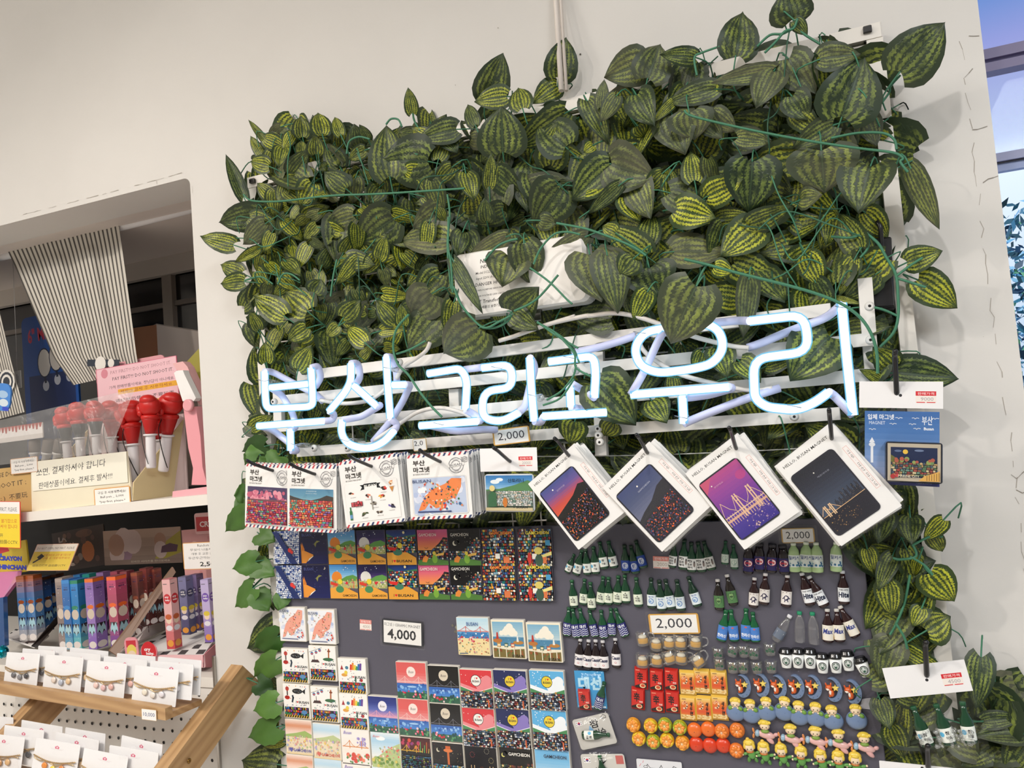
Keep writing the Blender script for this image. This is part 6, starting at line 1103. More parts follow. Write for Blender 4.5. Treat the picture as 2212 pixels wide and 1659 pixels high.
# kind: 0 small yellow striped, 1 large dark, 2 dusty, 3 plain ivy, 4 bright yellow
def lcol(k, q):
    return {0: (q.uniform(.45, .8), q.uniform(0, .25), q.random(), 1), 1: (q.uniform(.05, .3), q.uniform(.05, .35), q.random(), 1), 2: (q.uniform(.1, .35), q.uniform(.75, 1.2), q.random(), 1), 4: (q.uniform(.85, 1.1), q.uniform(0, .2), q.random(), 1)}.get(k, (.3, 0, q.random(), 1))
HERO = {
'left': (ZA, -.075, [(1775, 165, 1742, -45, 110, 0), (595, 420, 425, 195, 60, 0), (545, 510, 447, 340, 85, 0), (400, 850, 250, 490, 110, 1), (880, 360, 868, 180, 150, 0), (1040, 335, 1005, 145, 165, 0), (1190, 340, 1130, 180, 100, 0), (1330, 430, 1305, 262, 160, 1), (1415, 385, 1345, 260, 90, 1), (605, 600, 445, 555, 145, 0),
   (890, 720, 535, 560, 240, 1), (960, 745, 860, 925, 200, 0), (720, 455, 680, 585, 140, 0), (800, 410, 790, 290, 80, 1), (875, 500, 870, 380, 95, 0), (990, 500, 985, 345, 145, 0), (1180, 600, 1070, 400, 180, 1), (1385, 470, 1240, 545, 120, 0), (1590, 680, 1545, 240, 290, 1), (1900, 560, 1510, 555, 400, 1), (2130, 300, 1820, 370, 200, 1), (2095, 610, 1960, 750, 150, 0),
   (1230, 780, 1050, 635, 190, 1), (640, 860, 500, 725, 130, 0), (525, 990, 170, 1068, 225, 1), (575, 1070, 390, 1240, 170, 2), (315, 1240, 38, 1162, 165, 0), (385, 1470, 190, 1395, 150, 0), (405, 1540, 195, 1555, 150, 0), (515, 1275, 325, 1385, 85, 4), (740, 1000, 665, 1170, 95, 1), (1005, 985, 800, 1075, 105, 2), (1035, 1300, 840, 1165, 170, 1), (1165, 1030, 1150, 1375, 225, 2),
   (1620, 1030, 1325, 1225, 350, 1), (2065, 1200, 1635, 1170, 270, 2), (2045, 950, 1770, 1095, 230, 2), (2045, 865, 1790, 900, 125, 0), (1325, 1355, 1155, 1565, 130, 0), (1485, 1335, 1375, 1480, 140, 0), (2000, 1480, 1800, 1680, 250, 1), (750, 1380, 860, 1480, 130, 0), (1080, 600, 1010, 620, 80, 1), (700, 280, 590, 380, 90, 2), (760, 330, 665, 300, 70, 2), (1950, 420, 1760, 270, 150, 4), (1500, 780, 1420, 900, 160, 1), (1310, 700, 1290, 900, 150, 2), (1080, 1110, 1230, 1150, 150, 4), (1290, 1000, 1060, 1060, 190, 2)]),
'top': (ZB, -.085, [(270, 570, 410, 205, 270, 1), (430, 560, 160, 585, 190, 0), (560, 655, 515, 465, 190, 0), (175, 790, 100, 605, 120, 1), (400, 1010, 385, 635, 380, 1), (910, 970, 680, 765, 330, 1), (900, 700, 510, 990, 260, 1), (1550, 290, 1225, 390, 300, 2), (1580, 410, 1690, 115, 300, 2), (1965, 240, 1685, 210, 150, 1), (1200, 640, 1225, 415, 110, 2), (1320, 560, 1200, 755, 140, 2),
   (1090, 600, 1255, 910, 190, 1), (1490, 550, 1610, 775, 250, 1), (2120, 500, 1715, 600, 190, 1), (1795, 595, 1620, 765, 90, 0), (1780, 720, 1870, 1005, 340, 2), (1980, 690, 2190, 905, 200, 2), (1275, 1130, 955, 1400, 330, 1), (1285, 1110, 1625, 1225, 380, 2), (835, 1280, 365, 1330, 210, 2), (860, 1310, 650, 1600, 370, 1), (1340, 1290, 1090, 1520, 120, 1), (1400, 1385, 1520, 1575, 205, 4), (1770, 1370, 1760, 1110, 170, 0), (1695, 1190, 1550, 1345, 150, 0), (1960, 1240, 1930, 990, 190, 0),
   (1820, 1480, 2130, 1550, 270, 4), (2050, 1400, 2210, 1300, 220, 0), (290, 1290, 310, 1020, 120, 0), (420, 1250, 385, 1080, 150, 0), (100, 1190, 165, 1395, 180, 0), (270, 1570, 250, 1390, 150, 1), (1130, 960, 1060, 1010, 110, 4), (1500, 800, 1560, 890, 160, 0)]),
'topback': (ZB, -.03, [(855, 400, 925, 65, 255, 1), (840, 480, 645, 595, 190, 0)]),
'top2': (ZC, -.095, [(330, 440, 395, 68, 300, 1), (785, 155, 730, -90, 310, 1), (800, 165, 900, 275, 110, 1), (1640, 570, 2003, 168, 390, 1), (1175, 930, 1362, 445, 450, 1), (1005, 470, 1328, 420, 220, 2), (610, 570, 135, 650, 150, 2), (630, 570, 490, 845, 250, 2), (750, 470, 960, 745, 290, 2), (780, 770, 900, 955, 220, 1), (460, 1290, 440, 1690, 410, 1), (1010, 1200, 1040, 1535, 490, 2), (1400, 1330, 1300, 1680, 400, 1), (110, 1560, 385, 1430, 230, 4), (1725, 1345, 1950, 1830, 170, 2), (850, 1590, 1005, 1550, 170, 2), (1100, 1000, 780, 1180, 200, 1), (800, 900, 1010, 1060, 180, 0), (-40, 900, 0, 1110, 330, 2)]),
'mid': (ZD, -.12, [(860, 410, 755, 705, 480, 2), (1010, 250, 1100, 720, 380, 2), (1700, 170, 1190, 450, 220, 2), (1760, 370, 1890, 885, 560, 2), (1960, 380, 2095, 985, 420, 2), (880, 1010, 1160, 765, 410, 1), (900, 1050, 1150, 1215, 260, 1), (215, 460, 535, 1015, 160, 1), (310, 120, 250, 375, 230, 1), (800, 170, 330, 430, 200, 2), (2050, 120, 1900, 40, 200, 0), (1200, -20, 1380, 20, 200, 2), (2250, 420, 2100, 600, 300, 1)]),
'sign': (A4, -.11, [(1300, 255, 1065, 485, 300, 2), (1240, 110, 1090, 270, 260, 2), (1390, 170, 1345, 410, 130, 0), (1560, 345, 1315, 530, 330, 2), (390, 225, 215, 75, 230, 0), (385, 345, 255, 430, 130, 0), (330, 620, 405, 480, 150, 0), (110, 575, 105, 440, 110, 0), (985, 300, 860, 150, 130, 0), (1045, 320, 1030, 180, 100, 0), (640, 270, 755, 155, 150, 0), (900, 360, 1060, 340, 100, 4), (780, 440, 645, 320, 130, 4), (600, 330, 520, 400, 100, 0), (230, 260, 20, 120, 170, 0), (60, 350, 0, 230, 90, 0), (440, 100, 490, 10, 140, 1)]),
'sign2': (A5, -.162, [(960, 185, 775, 572, 395, 2), ]),
'sign3': (A5, -.105, [(1870, 530, 1600, 810, 390, 1), (640, 60, 700, 250, 330, 1), (1320, 140, 1290, 545, 150, 2), (625, 225, 530, 420, 150, 0), (290, 850, 545, 1115, 340, 1), (1110, 620, 1175, 800, 190, 0), (660, 970, 750, 1095, 190, 0), (1000, 640, 950, 780, 120, 0), (360, 590, 190, 620, 60, 2), (1090, 50, 1210, 90, 130, 4), (1260, 700, 1400, 820, 170, 0), (130, 1110, 90, 1264, 200, 0), (390, 1120, 330, 1210, 150, 0)]),
'right': (ZE, -.07, [(290, 250, 500, 470, 220, 4), (665, 690, 978, 580, 225, 0), (760, 850, 1128, 1092, 300, 4), (150, 640, 80, 1005, 190, 0), (255, 660, 262, 895, 115, 0), (530, 1610, 365, 1460, 230, 0), (640, 1640, 765, 1495, 95, 0), (30, 1010, 250, 1060, 60, 0)]),
'rightlow': (ZR, -.075, [(580, 190, 1130, 235, 320, 1), (420, 255, 265, 160, 110, 0), (470, 1440, 400, 1700, 210, 1), (690, 1490, 700, 1720, 210, 1), (985, 1510, 810, 1690, 150, 4)]),
'rightlow2': (ZQ, -.07, [(415, 170, 310, 405, 125, 1), (385, 360, 405, 605, 175, 0), (680, 290, 852, 495, 240, 4), (660, 690, 828, 590, 240, 0), (620, 540, 560, 660, 120, 0), (500, 820, 825, 1015, 125, 0), (420, 770, 325, 1030, 230, 2), (1040, 880, 1005, 1245, 180, 1), (410, 1380, 505, 1610, 160, 0), (700, 20, 770, 140, 120, 0), (600, 190, 560, 310, 90, 4), (240, 120, 290, 300, 120, 0), (330, 1180, 400, 1390, 150, 1)]),
'corner': (ZQ, -.06, [(1330, 1420, 1000, 1420, 160, 1), (1100, 1340, 1350, 1380, 110, 1), (1340, 1480, 880, 1560, 260, 1), (1350, 1500, 1220, 1700, 200, 1), (1150, 1480, 900, 1640, 200, 1), (1060, 1330, 1330, 1300, 120, 1), (950, 1360, 1220, 1450, 120, 2)]),
'ivy': (ZL, -.05, [(215, 10, 85, 45, 120, 3), (190, 50, 150, -20, 110, 3), (290, 60, 240, 120, 110, 3), (120, 350, 8, 458, 105, 3), (115, 255, 62, 262, 100, 3), (120, 340, 68, 260, 80, 3), (190, 460, 258, 492, 100, 3), (170, 600, 42, 640, 112, 3), (168, 620, 262, 668, 105, 3), (155, 740, 45, 840, 112, 3), (180, 770, 240, 855, 105, 3), (300, 930, 95, 1052, 165, 1), (285, 985, 140, 1062, 120, 3), (275, 1105, 145, 1215, 120, 3), (185, 1225, 268, 1262, 95, 3), (272, 1325, 148, 1370, 120, 3), (275, 1450, 118, 1510, 130, 3), (310, 1525, 203, 1552, 52, 4), (280, 1640, 85, 1610, 190, 1), (310, 780, 285, 850, 80, 3), (170, 70, 110, 110, 100, 3), (250, 130, 190, 60, 90, 3)]),
}
BELONG = {'left': 'vine_left', 'top': 'vine_top', 'topback': 'vine_top', 'top2': 'vine_top', 'mid': 'vine_mid', 'sign': 'vine_left', 'sign2': 'vine_mid', 'sign3': 'vine_sign', 'right': 'vine_right', 'rightlow': 'vine_right', 'rightlow2': 'vine_right', 'corner': 'vine_corner', 'ivy': 'vine_ivy'}
IVYR = [(0, .46), (.08, .84), (.18, .93), (.3, 1.0), (.42, .92), (.54, .86), (.66, .68), (.78, .5), (.9, .24), (1, 0)]
q = random.Random(77)
def petiole(m, base, ax, back, r=.0011):
    a = base; c = base - ax * q.uniform(.02, .035) + Vector((0, back * .5, -.004)); d = c + Vector((q.uniform(-.012, .012), back, q.uniform(-.03, .0)))
    m.tube(smooth([a, c, d], 3), r, '3f7a5c', 5, False)
for hk, (fn, y0, lst) in HERO.items():
    lm, sm = vine(BELONG[hk])[:2]
    for x0, y0_, x1, y1, wd, k in lst:
        if hk in ('sign', 'left', 'ivy') and k != 3 and q.random() < .3: dy = .012
        else: dy = 0
        yb = y0 + q.uniform(-.012, .012) + dy; base, tip = at(*fn(x0, y0_), yb), at(*fn(x1, y1), yb + q.uniform(-.022, .012))
        w_ = wd / SC[fn] * dist(base) / F * 1.12
        n = ((CAM - base).normalized() + Vector((q.uniform(-.25, .25), 0, q.uniform(-.1, .35)))).normalized()
        if k == 3: lm.use('ivy'); leaf(lm, base, tip, w_ * 1.05, lin(q.choice(('345a20', '486e2a', '2a4a1a', '557c34'))), n, .2, .14, .06, 4, IVYR, .2, .028); lm.use('leaf')
        else: leaf(lm, base, tip, w_, lcol(k, q), n, q.uniform(.08, .5), q.uniform(.02, .2), q.uniform(.02, .09), 4)
        petiole(sm, base, (tip - base).normalized(), q.uniform(.012, .03))
def inside(poly, x, y):
    r_ = False
    for i in range(len(poly)):
        (x0, y0), (x1, y1) = poly[i], poly[i - 1]
        if (y0 > y) != (y1 > y) and x < (x1 - x0) * (y - y0) / (y1 - y0) + x0: r_ = not r_
    return r_
def fill(key, poly, n, y0, y1, size, kinds, down=.5, coarse=True):
    lm, sm = vine(key)[:2]; xs, ys = [p[0] for p in poly], [p[1] for p in poly]; c = 0
    while c < n:
        u, v = q.uniform(min(xs), max(xs)), q.uniform(min(ys), max(ys))
        if not inside(poly, u, v): continue
        c += 1; y = q.uniform(y0, y1); P = at(u, v, y); L = q.uniform(*size); a = q.gauss(-math.pi / 2, 1.1) if q.random() < down else q.uniform(0, 6.283)
        d = Vector((math.cos(a), q.uniform(-.5, .35), math.sin(a))).normalized()
        nr = ((CAM - P).normalized() + Vector((q.gauss(0, .45), 0, q.gauss(.15, .45)))).normalized(); k = q.choice(kinds)
        b_ = P - d * L * .5; t_ = P + d * L * .5
        for pt in (b_, t_):
            if pt.y > -.006: pt.y = -.006
        leaf(lm, b_, t_, L * q.uniform(.68, .88), lcol(k, q), nr, q.uniform(0, .4), q.uniform(-.05, .25), .03, 2, None)
        if q.random() < .55: petiole(sm, b_, d, q.uniform(.005, .02), .0009)
LEFT = [(560, 345), (640, 270), (760, 290), (800, 330), (920, 270), (960, 300), (960, 700), (880, 760), (560, 770), (545, 640), (560, 520)]
TOP = [(900, 315), (1000, 300), (1080, 270), (1160, 278), (1250, 250), (1330, 215), (1450, 195), (1720, 140), (1860, 140), (1885, 220), (1910, 440), (1870, 540), (1400, 560), (940, 560)]
MID = [(880, 480), (1860, 480), (1870, 660), (1640, 690), (1250, 720), (880, 760)]
SIGN = [(560, 740), (1250, 690), (1880, 640), (1890, 900), (1850, 960), (1560, 1000), (1180, 1010), (700, 1010), (545, 990)]
fill('vine_left', LEFT, 300, -.03, -.008, (.045, .075), (0, 0, 1)); fill('vine_left', LEFT, 190, -.075, -.03, (.028, .054), (0, 0, 0, 0, 1, 4, 2))
fill('vine_top', TOP, 380, -.03, -.008, (.06, .1), (1, 1, 0)); fill('vine_top', TOP, 130, -.085, -.03, (.04, .08), (1, 1, 0, 0, 2), .6)
fill('vine_mid', MID, 200, -.035, -.008, (.05, .09), (1, 0, 1)); fill('vine_mid', MID, 80, -.09, -.035, (.04, .075), (0, 0, 1, 2, 4))
fill('vine_sign', SIGN, 360, -.035, -.008, (.05, .085), (1, 0, 1)); fill('vine_sign', SIGN, 130, -.075, -.03, (.04, .07), (1, 0, 0, 1))
fill('vine_right', [(1840, 560), (1890, 560), (1900, 1000), (1960, 1100), (1990, 1300), (2010, 1659), (1930, 1659), (1890, 1300), (1868, 1130), (1850, 900)], 120, -.06, -.008, (.045, .075), (1, 0, 0, 1))
fill('vine_ivy', [(560, 1010), (590, 1010), (600, 1160), (625, 1420), (650, 1659), (590, 1659), (585, 1300)], 40, -.03, -.008, (.035, .055), (0, 1))
fill('vine_corner', [(2060, 1560), (2212, 1545), (2212, 1659), (2030, 1659)], 36, -.05, -.01, (.07, .11), (1, 1, 2))
fill('vine_sign', [(560, 980), (1150, 990), (1870, 960), (1900, 1120), (1200, 1150), (590, 1160)], 170, -.034, -.008, (.05, .08), (1, 1, 0))
# long runners and tangled stems
def runner(key, fn, pts, y, r=.0017, col='3f7a5c'):
    m_ = MB('stem'); m_.tube(smooth([at(*fn(*p), y) for p in pts], 5), r, col, 6, False); vine(key)[2].append(m_)
runner('vine_top', ZC, [(-80, 880), (0, 930), (450, 1035), (900, 1120), (1300, 1180), (1580, 1215), (1660, 1260), (1640, 1290), (1700, 1370)], -.12)
runner('vine_top', ZC, [(1090, 1100), (1300, 1060), (1500, 1060), (1590, 1110), (1610, 1190)], -.1); runner('vine_top', ZC, [(1460, 860), (1550, 740), (1560, 690), (1640, 600)], -.06)
runner('vine_top', ZC, [(20, 600), (0, 460), (60, 420), (200, 370)], -.1); runner('vine_top', ZC, [(500, 370), (600, 280), (700, 270), (800, 230), (900, 290), (1000, 350)], -.09); runner('vine_top', ZC, [(560, 420), (650, 330), (720, 250), (790, 225), (820, 150)], -.1)
runner('vine_mid', A5, [(880, 0), (1030, 35), (1250, 95), (1650, 195), (1900, 280), (2050, 370), (2140, 480), (2190, 620), (2200, 780)], -.15, .002); runner('vine_mid', A5, [(1030, 40), (990, 110), (960, 190)], -.145)
runner('vine_mid', ZD, [(150, -60), (150, 120), (150, 300), (180, 460), (200, 800)], -.14); runner('vine_mid', ZD, [(1380, 10), (1600, 50), (1800, 100), (2212, 260), (2400, 380)], -.145)
runner('vine_mid', ZD, [(560, 440), (700, 280), (830, 215), (940, 190)], -.14); runner('vine_mid', ZD, [(1120, 480), (1200, 300), (1350, 140), (1500, 110), (1650, 140)], -.14); runner('vine_mid', ZD, [(1080, 520), (1300, 680), (1500, 880), (1560, 930)], -.14); runner('vine_mid', ZD, [(1400, 600), (1150, 880), (900, 1010)], -.14)
runner('vine_mid', ZD, [(230, 760), (320, 980), (520, 1180), (680, 1200), (820, 1130), (870, 1050)], -.14); runner('vine_mid', ZD, [(1160, 1140), (1380, 1264), (1560, 1420), (1640, 1600)], -.14); runner('vine_mid', A5, [(140, 720), (120, 800), (40, 900), (-60, 960)], -.15); runner('vine_mid', A5, [(0, 505), (60, 560), (130, 650), (140, 740), (240, 800)], -.15)
runner('vine_left', ZA, [(400, 830), (470, 880), (700, 885), (1100, 840), (1500, 825), (2060, 790), (2200, 780)], -.12); runner('vine_left', ZA, [(1240, 500), (1260, 400), (1340, 360), (1430, 380)], -.09); runner('vine_left', ZA, [(1560, 260), (1600, 215), (1660, 220), (1690, 280)], -.08); runner('vine_left', ZA, [(1780, 165), (1790, 230), (1840, 310)], -.07)
runner('vine_left', ZA, [(410, 1530), (540, 1500), (640, 1560)], -.08); runner('vine_left', ZA, [(1160, 1360), (1130, 1500), (1110, 1660)], -.11); runner('vine_left', ZA, [(2060, 830), (2080, 1000), (2060, 1250), (2090, 1600)], -.12); runner('vine_left', ZA, [(680, 1560), (720, 1480), (790, 1480), (860, 1530)], -.1)
runner('vine_sign', A4, [(1085, 250), (1000, 350), (978, 480), (1010, 590), (1080, 660), (1160, 780), (1240, 880), (1310, 950)], -.15, .0019); runner('vine_sign', A4, [(1000, 520), (1090, 490), (1200, 430)], -.14); runner('vine_sign', A4, [(1780, 260), (1700, 300), (1620, 340), (1560, 320), (1440, 180), (1390, 60)], -.145); runner('vine_sign', A4, [(1960, 300), (2100, 400), (2240, 480)], -.145); runner('vine_sign', A4, [(2212, 690), (2120, 820), (2000, 870)], -.15)
runner('vine_right', ZE, [(290, 430), (400, 520), (470, 640), (560, 800), (580, 1000), (580, 1180), (540, 1320), (420, 1450)], -.085, .002); runner('vine_right', ZE, [(570, 810), (690, 720), (800, 650)], -.085); runner('vine_right', ZE, [(575, 835), (720, 880), (830, 915)], -.085); runner('vine_right', ZE, [(350, 1090), (460, 1120), (570, 1170)], -.085); runner('vine_right', ZE, [(-20, 460), (160, 470), (300, 430), (310, 560), (240, 650)], -.08)
runner('vine_right', ZQ, [(480, 0), (560, 90), (580, 170), (470, 190), (420, 180)], -.08); runner('vine_right', ZQ, [(560, 90), (680, 30), (770, 30)], -.08); runner('vine_right', ZQ, [(540, 170), (640, 230), (700, 300)], -.08); runner('vine_right', ZQ, [(540, 300), (500, 500), (440, 650), (400, 720)], -.07); runner('vine_right', ZQ, [(440, 640), (500, 740), (520, 820)], -.08)
runner('vine_ivy', ZL, [(270, 630), (200, 690), (145, 740), (120, 720)], -.05); runner('vine_ivy', ZL, [(290, 0), (270, 300), (275, 700), (290, 1000), (310, 1300), (330, 1660)], -.03); runner('vine_ivy', ZL, [(330, 1440), (280, 1480), (240, 1500)], -.05)
for key, poly, n in (('vine_left', LEFT, 46), ('vine_top', TOP, 40), ('vine_mid', MID, 26), ('vine_sign', SIGN, 36)):
    xs, ys = [p[0] for p in poly], [p[1] for p in poly]; c = 0
    while c < n:
        u, v = q.uniform(min(xs), max(xs)), q.uniform(min(ys), max(ys))
        if not inside(poly, u, v): continue
        c += 1; P = at(u, v, q.uniform(-.09, -.03)); a = q.uniform(0, 6.28); d = Vector((math.cos(a), 0, math.sin(a))) * q.uniform(.03, .07)
        vine(key)[1].tube(smooth([P - d, P - d * .4 + Vector((0, q.uniform(-.02, .01), q.uniform(-.02, .03))), P + d * .4 + Vector((q.uniform(-.015, .015), q.uniform(-.02, .01), q.uniform(-.03, .02))), P + d], 5), .0011, q.choice(('34664c', '2a553e', '3f7a5c')), 5, False)
VL = {'vine_left': 'small striped leaf artificial vine on the upper left of the rack', 'vine_top': 'large dark leaf artificial vine along the top right of the rack', 'vine_mid': 'dusty large leaf artificial vine trailing over the transformer box', 'vine_sign': 'dark artificial vine filling the rack behind the neon letters', 'vine_right': 'artificial vine with yellow leaves trailing down the right frame bar', 'vine_corner': 'broad leaved artificial vine in the lower right corner', 'vine_ivy': 'plain green artificial ivy trailing down the left frame bar'}
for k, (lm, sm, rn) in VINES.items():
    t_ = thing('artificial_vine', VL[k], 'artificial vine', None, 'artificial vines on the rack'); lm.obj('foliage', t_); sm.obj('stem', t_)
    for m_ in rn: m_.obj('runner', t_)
# ================================================================== alcove shelves on the left
Y1 = lambda x, y: (x / 3.95, 350 + y / 3.95)
Y2 = lambda x, y: (x / 4.424, 740 + y / 4.424)
Y3 = lambda x, y: (x / 4.424, 1080 + y / 4.424)
Y4 = lambda x, y: (x / 3.95, 1360 + y / 3.95)
def ext(m, pts, vec, col, side=None):          # solid from a planar 3D outline pushed along vec
    vec = Vector(vec); c = lin(col); s_ = lin(side or col); a = [m._v(p) for p in pts]; b_ = [m._v(Vector(p) + vec) for p in pts]; n = len(pts)
    m.face(a, c); m.face(b_[::-1], c)
    for i in range(n): m.face((a[i], b_[i], b_[(i + 1) % n], a[(i + 1) % n]), s_)
def panel(fn, TL, TR, BL, y, th, col, yb=None, rr=.002, mat='card'):   # card seen with these corners; returns mesh builder, matrix, size
    M_, w_, h_ = quad(at(*fn(*TL), y), at(*fn(*TR), y), at(*fn(*BL), y if yb is None else yb)); m_ = MB(mat); m_.prism(m_.rrect(w_, h_, rr, 3), -th, 0, col); m_.art(w_, h_, 0); return m_, M_, w_, h_
# shelves
a_, b_ = at(-60, 1118, .012), at(446, 1068, .012)
m_ = MB('paint'); d = (a_ - b_).normalized(); L_ = b_ + d * 1.0; b2 = b_ - d * .03
ext(m_, [L_, b2, b2 + Vector((0, 0, -.0215)), L_ + Vector((0, 0, -.0215))], (0, .385, 0), 'ece6de'); o = m_.obj('shelf'); tag(o, 'white shelf board in the alcove holding the glove pens', 'shelf')
o = slab('trim_4', (-2.4, .0, 1.036), (OPX, .40, 1.056), 'paint', 'e9e4dc')
g = MB('paint'); px0, px1, pz0, pz1 = -2.3, OPX - .006, .3, 1.034
g.prism([(px0, pz0), (px1, pz0), (px1, pz1), (px0, pz1)], -.012, -.004, 'ece8e2'); g.art(1, 1, -.004, .5, .5, 'matte')
x = px1 - .022
while x > -1.85:
    z = 1.018
    while z > .74: g.D(x, z, .0034, '1f1d1c', n=10); z -= .0252
    x -= .0252
o = g.obj('pegboard'); o.matrix_world = RX; tag(o, 'white perforated pegboard panel under the alcove shelves', 'pegboard')
m_ = MB('metal'); m_.box((0, 0, 0), (.005, .012, .9), 'b8b4ae'); o = m_.obj('trim_5'); o.location = (OPX - .0025, .0, .65); struct(o)
# rod and curtains
m_ = MB('paint'); r0_, r1_ = at(-40, 567, .17), at(415, 452, .17); r1_ = r1_ + (r1_ - r0_).normalized() * .12; m_.tube([r0_, r1_], .0092, 'eceaea', 14); tag(m_.obj('curtain_rod'), 'white curtain rod across the top of the alcove', 'curtain rod')
def curtain(name, label, left, right, y, nfold, amp, seed, n=40, rows=26):
    m_ = MB('ticking'); q = random.Random(seed); ids = []
    def path(P, t): 
        k = t * (len(P) - 1); i = min(int(k), len(P) - 2); f = k - i; return (P[i][0] + (P[i + 1][0] - P[i][0]) * f, P[i][1] + (P[i + 1][1] - P[i][1]) * f)
    ph = [q.uniform(0, 6) for _ in range(5)]
    for r in range(rows + 1):
        t = r / rows; a, b_ = path(left, t), path(right, t); row = []
        for c in range(n + 1):
            s = c / n; u, v = a[0] + (b_[0] - a[0]) * s, a[1] + (b_[1] - a[1]) * s; am = amp * min(1, t * 3 + .1)
            yy = y - .012 - am * (math.sin(s * nfold * 6.28 + ph[0] + t * 1.2) + .5 * math.sin(s * nfold * 2.3 * 6.28 + ph[1] - t * 2) + .6 * math.exp(-((t - .18) / .05) ** 2) * math.sin(s * 21 + ph[2]))
            row.append(m_._v(at(u, v, yy)))
        ids.append(row)
    back = [m_._v(at(left[0][0] + (right[0][0] - left[0][0]) * c / n, left[0][1] + (right[0][1] - left[0][1]) * c / n, y) + Vector((0, 0, .0105))) for c in range(n + 1)]
    bk2 = [m_._v(at(left[0][0] + (right[0][0] - left[0][0]) * c / n, left[0][1] + (right[0][1] - left[0][1]) * c / n, y + .014) + Vector((0, 0, -.02))) for c in range(n + 1)]
    ids = [bk2, back] + ids
    for r in range(len(ids) - 1):
        for c in range(n):
            u0, u1 = c / n, (c + 1) / n; m_.face((ids[r][c], ids[r + 1][c], ids[r + 1][c + 1], ids[r][c + 1]), (1, 1, 1, 1), True, [(u0, 0), (u0, 1), (u1, 1), (u1, 0)])
    t_ = thing(name, label, 'curtain'); m_.obj('cloth', t_); return t_
ct = curtain('striped_curtain', 'grey and cream striped cloth curtain gathered on the alcove rod', [(16, 541), (33, 577), (72, 670), (116, 772), (158, 832)], [(255, 481), (262, 524), (278, 640), (294, 762), (300, 800)], .17, 3.0, .006, 3)
m_, M_, w_, h_ = panel(Y2, (825, 165), (1130, 165), (840, 225), .145, .0008, '2c3440'); m_.D(.42, .4, .17, 'e8e4dc'); m_.D(.75, .5, .1, 'e8e4dc'); o = m_.obj('printed_motif', ct); o.matrix_world = M_
ct = curtain('striped_curtain', 'striped curtain edge at the far left of the picture', [(-150, 585), (-140, 640), (-120, 740), (-90, 930)], [(-6, 548), (0, 678), (24, 780), (53, 890)], .17, 2.0, .006, 4, 24, 18)
m_, M_, w_, h_ = panel(Y2, (-60, 285), (100, 285), (-40, 395), .145, .0008, '343a44'); [m_.D(.7, .2, .5 - k * .1, ('e8e4dc', '343a44')[k % 2]) for k in range(4)]; o = m_.obj('printed_motif', ct); o.matrix_world = M_
# things behind the curtain
m_, M_, w_, h_ = panel(Y1, (115, 1360), (560, 1265), (310, 2530), .3, .006, '1c4f9c', rr=.02); m_.T('6" MINI', .37, .87, w=.52, h=.1, col='c8304a', bold=.03, rot=4); m_.B(.1, .02, .95, .58, '20305f')
for x, y in ((.4, .66), (.62, .69), (.84, .7)): m_.D(x, y, .13, '1a2440', .105, n=20); m_.D(x, y, .115, 'd6d0c8', .095, n=20); m_.D(x + .01, y - .16, .06, 'b8bcc8', .037); m_.L([(x, y - .1), (x + .01, y - .135)], .04, '1a2440')
o = m_.obj('display_board'); o.matrix_world = M_; f_ = MB('matte'); p_ = M_ @ Vector((0, -h_ / 2 + .01, 0)); f_.box((p_.x, p_.y + .02, (p_.z + 1.385) / 2), (.08, .05, p_.z - 1.385), '1c2a4a'); f2 = f_.obj('stand_foot'); f2.parent = o; f2.matrix_parent_inverse = M_.inverted(); tag(o, 'blue board with red lettering and white ovals behind the striped curtain', 'board')
m_, M_, w_, h_ = panel(Y2, (130, 275), (188, 265), (150, 440), .2, .002, 'e4e0da'); m_.L([(.4, .2), (.42, .8)], .08, '6a6a70'); m_.L([(.62, .3), (.64, .7)], .06, '8a8a90'); o = m_.obj('hang_tag'); o.matrix_world = M_; tag(o, 'small white tag hanging beside the blue board', 'tag')
m_ = MB('stem'); p_ = M_ @ Vector((0, h_ / 2, 0)); m_.tube([p_, Vector((p_.x, p_.y, OPZ))], .0007, 'c8c4c0', 5); o2 = m_.obj('string'); o2.parent = o; o2.matrix_parent_inverse = M_.inverted()
cb = thing('cardboard_box', 'brown and grey cardboard carton on the shelf behind the pink sign', 'box'); m_ = MB('matte'); y = .3
A_, B_, C_ = at(*Y1(1080, 1425), y), at(*Y1(1335, 1388), y), at(*Y1(1720, 1450), y + .06)
A2, B2, C2 = [Vector((p.x, p.y, 1.42)) for p in (A_, B_, C_)]
ext(m_, [A_, B_, B2, A2], (0, .01, 0), '9a6a4c'); ext(m_, [B_, C_, C2, B2], (-.002, .012, 0), 'b4aaa2'); m_.obj('carton_side', cb)
m_ = MB('matte'); ext(m_, [B_, C_, C_ + Vector((-.1, .06, .012)), B_ + Vector((-.14, .08, .006))], (0, 0, .003), '8a8078'); m_.obj('carton_flap', cb)
m_ = MB('card'); ext(m_, [at(*Y2(1755, 215), .2), at(*Y2(1990, -40), .2), at(*Y2(1990, 560), .2), at(*Y2(1900, 520), .2)], (0, .004, 0), 'a8a04a'); tag(m_.obj('display_board'), 'olive yellow board leaning behind the pink stand', 'board')
m_, M_, w_, h_ = panel(Y2, (-40, 380), (108, 400), (-60, 640), .05, .004, '4a8ad8', rr=.02); m_.D(.5, .6, .34, 'a8c8e8', .14); m_.D(.6, .3, .3, 'd8e4ec', .14); m_.B(.55, .02, .95, .16, '3a50c8'); o = m_.obj('acrylic_keyring'); o.matrix_world = M_; tag(o, 'light blue acrylic keyring hanging at the left edge', 'keyring')
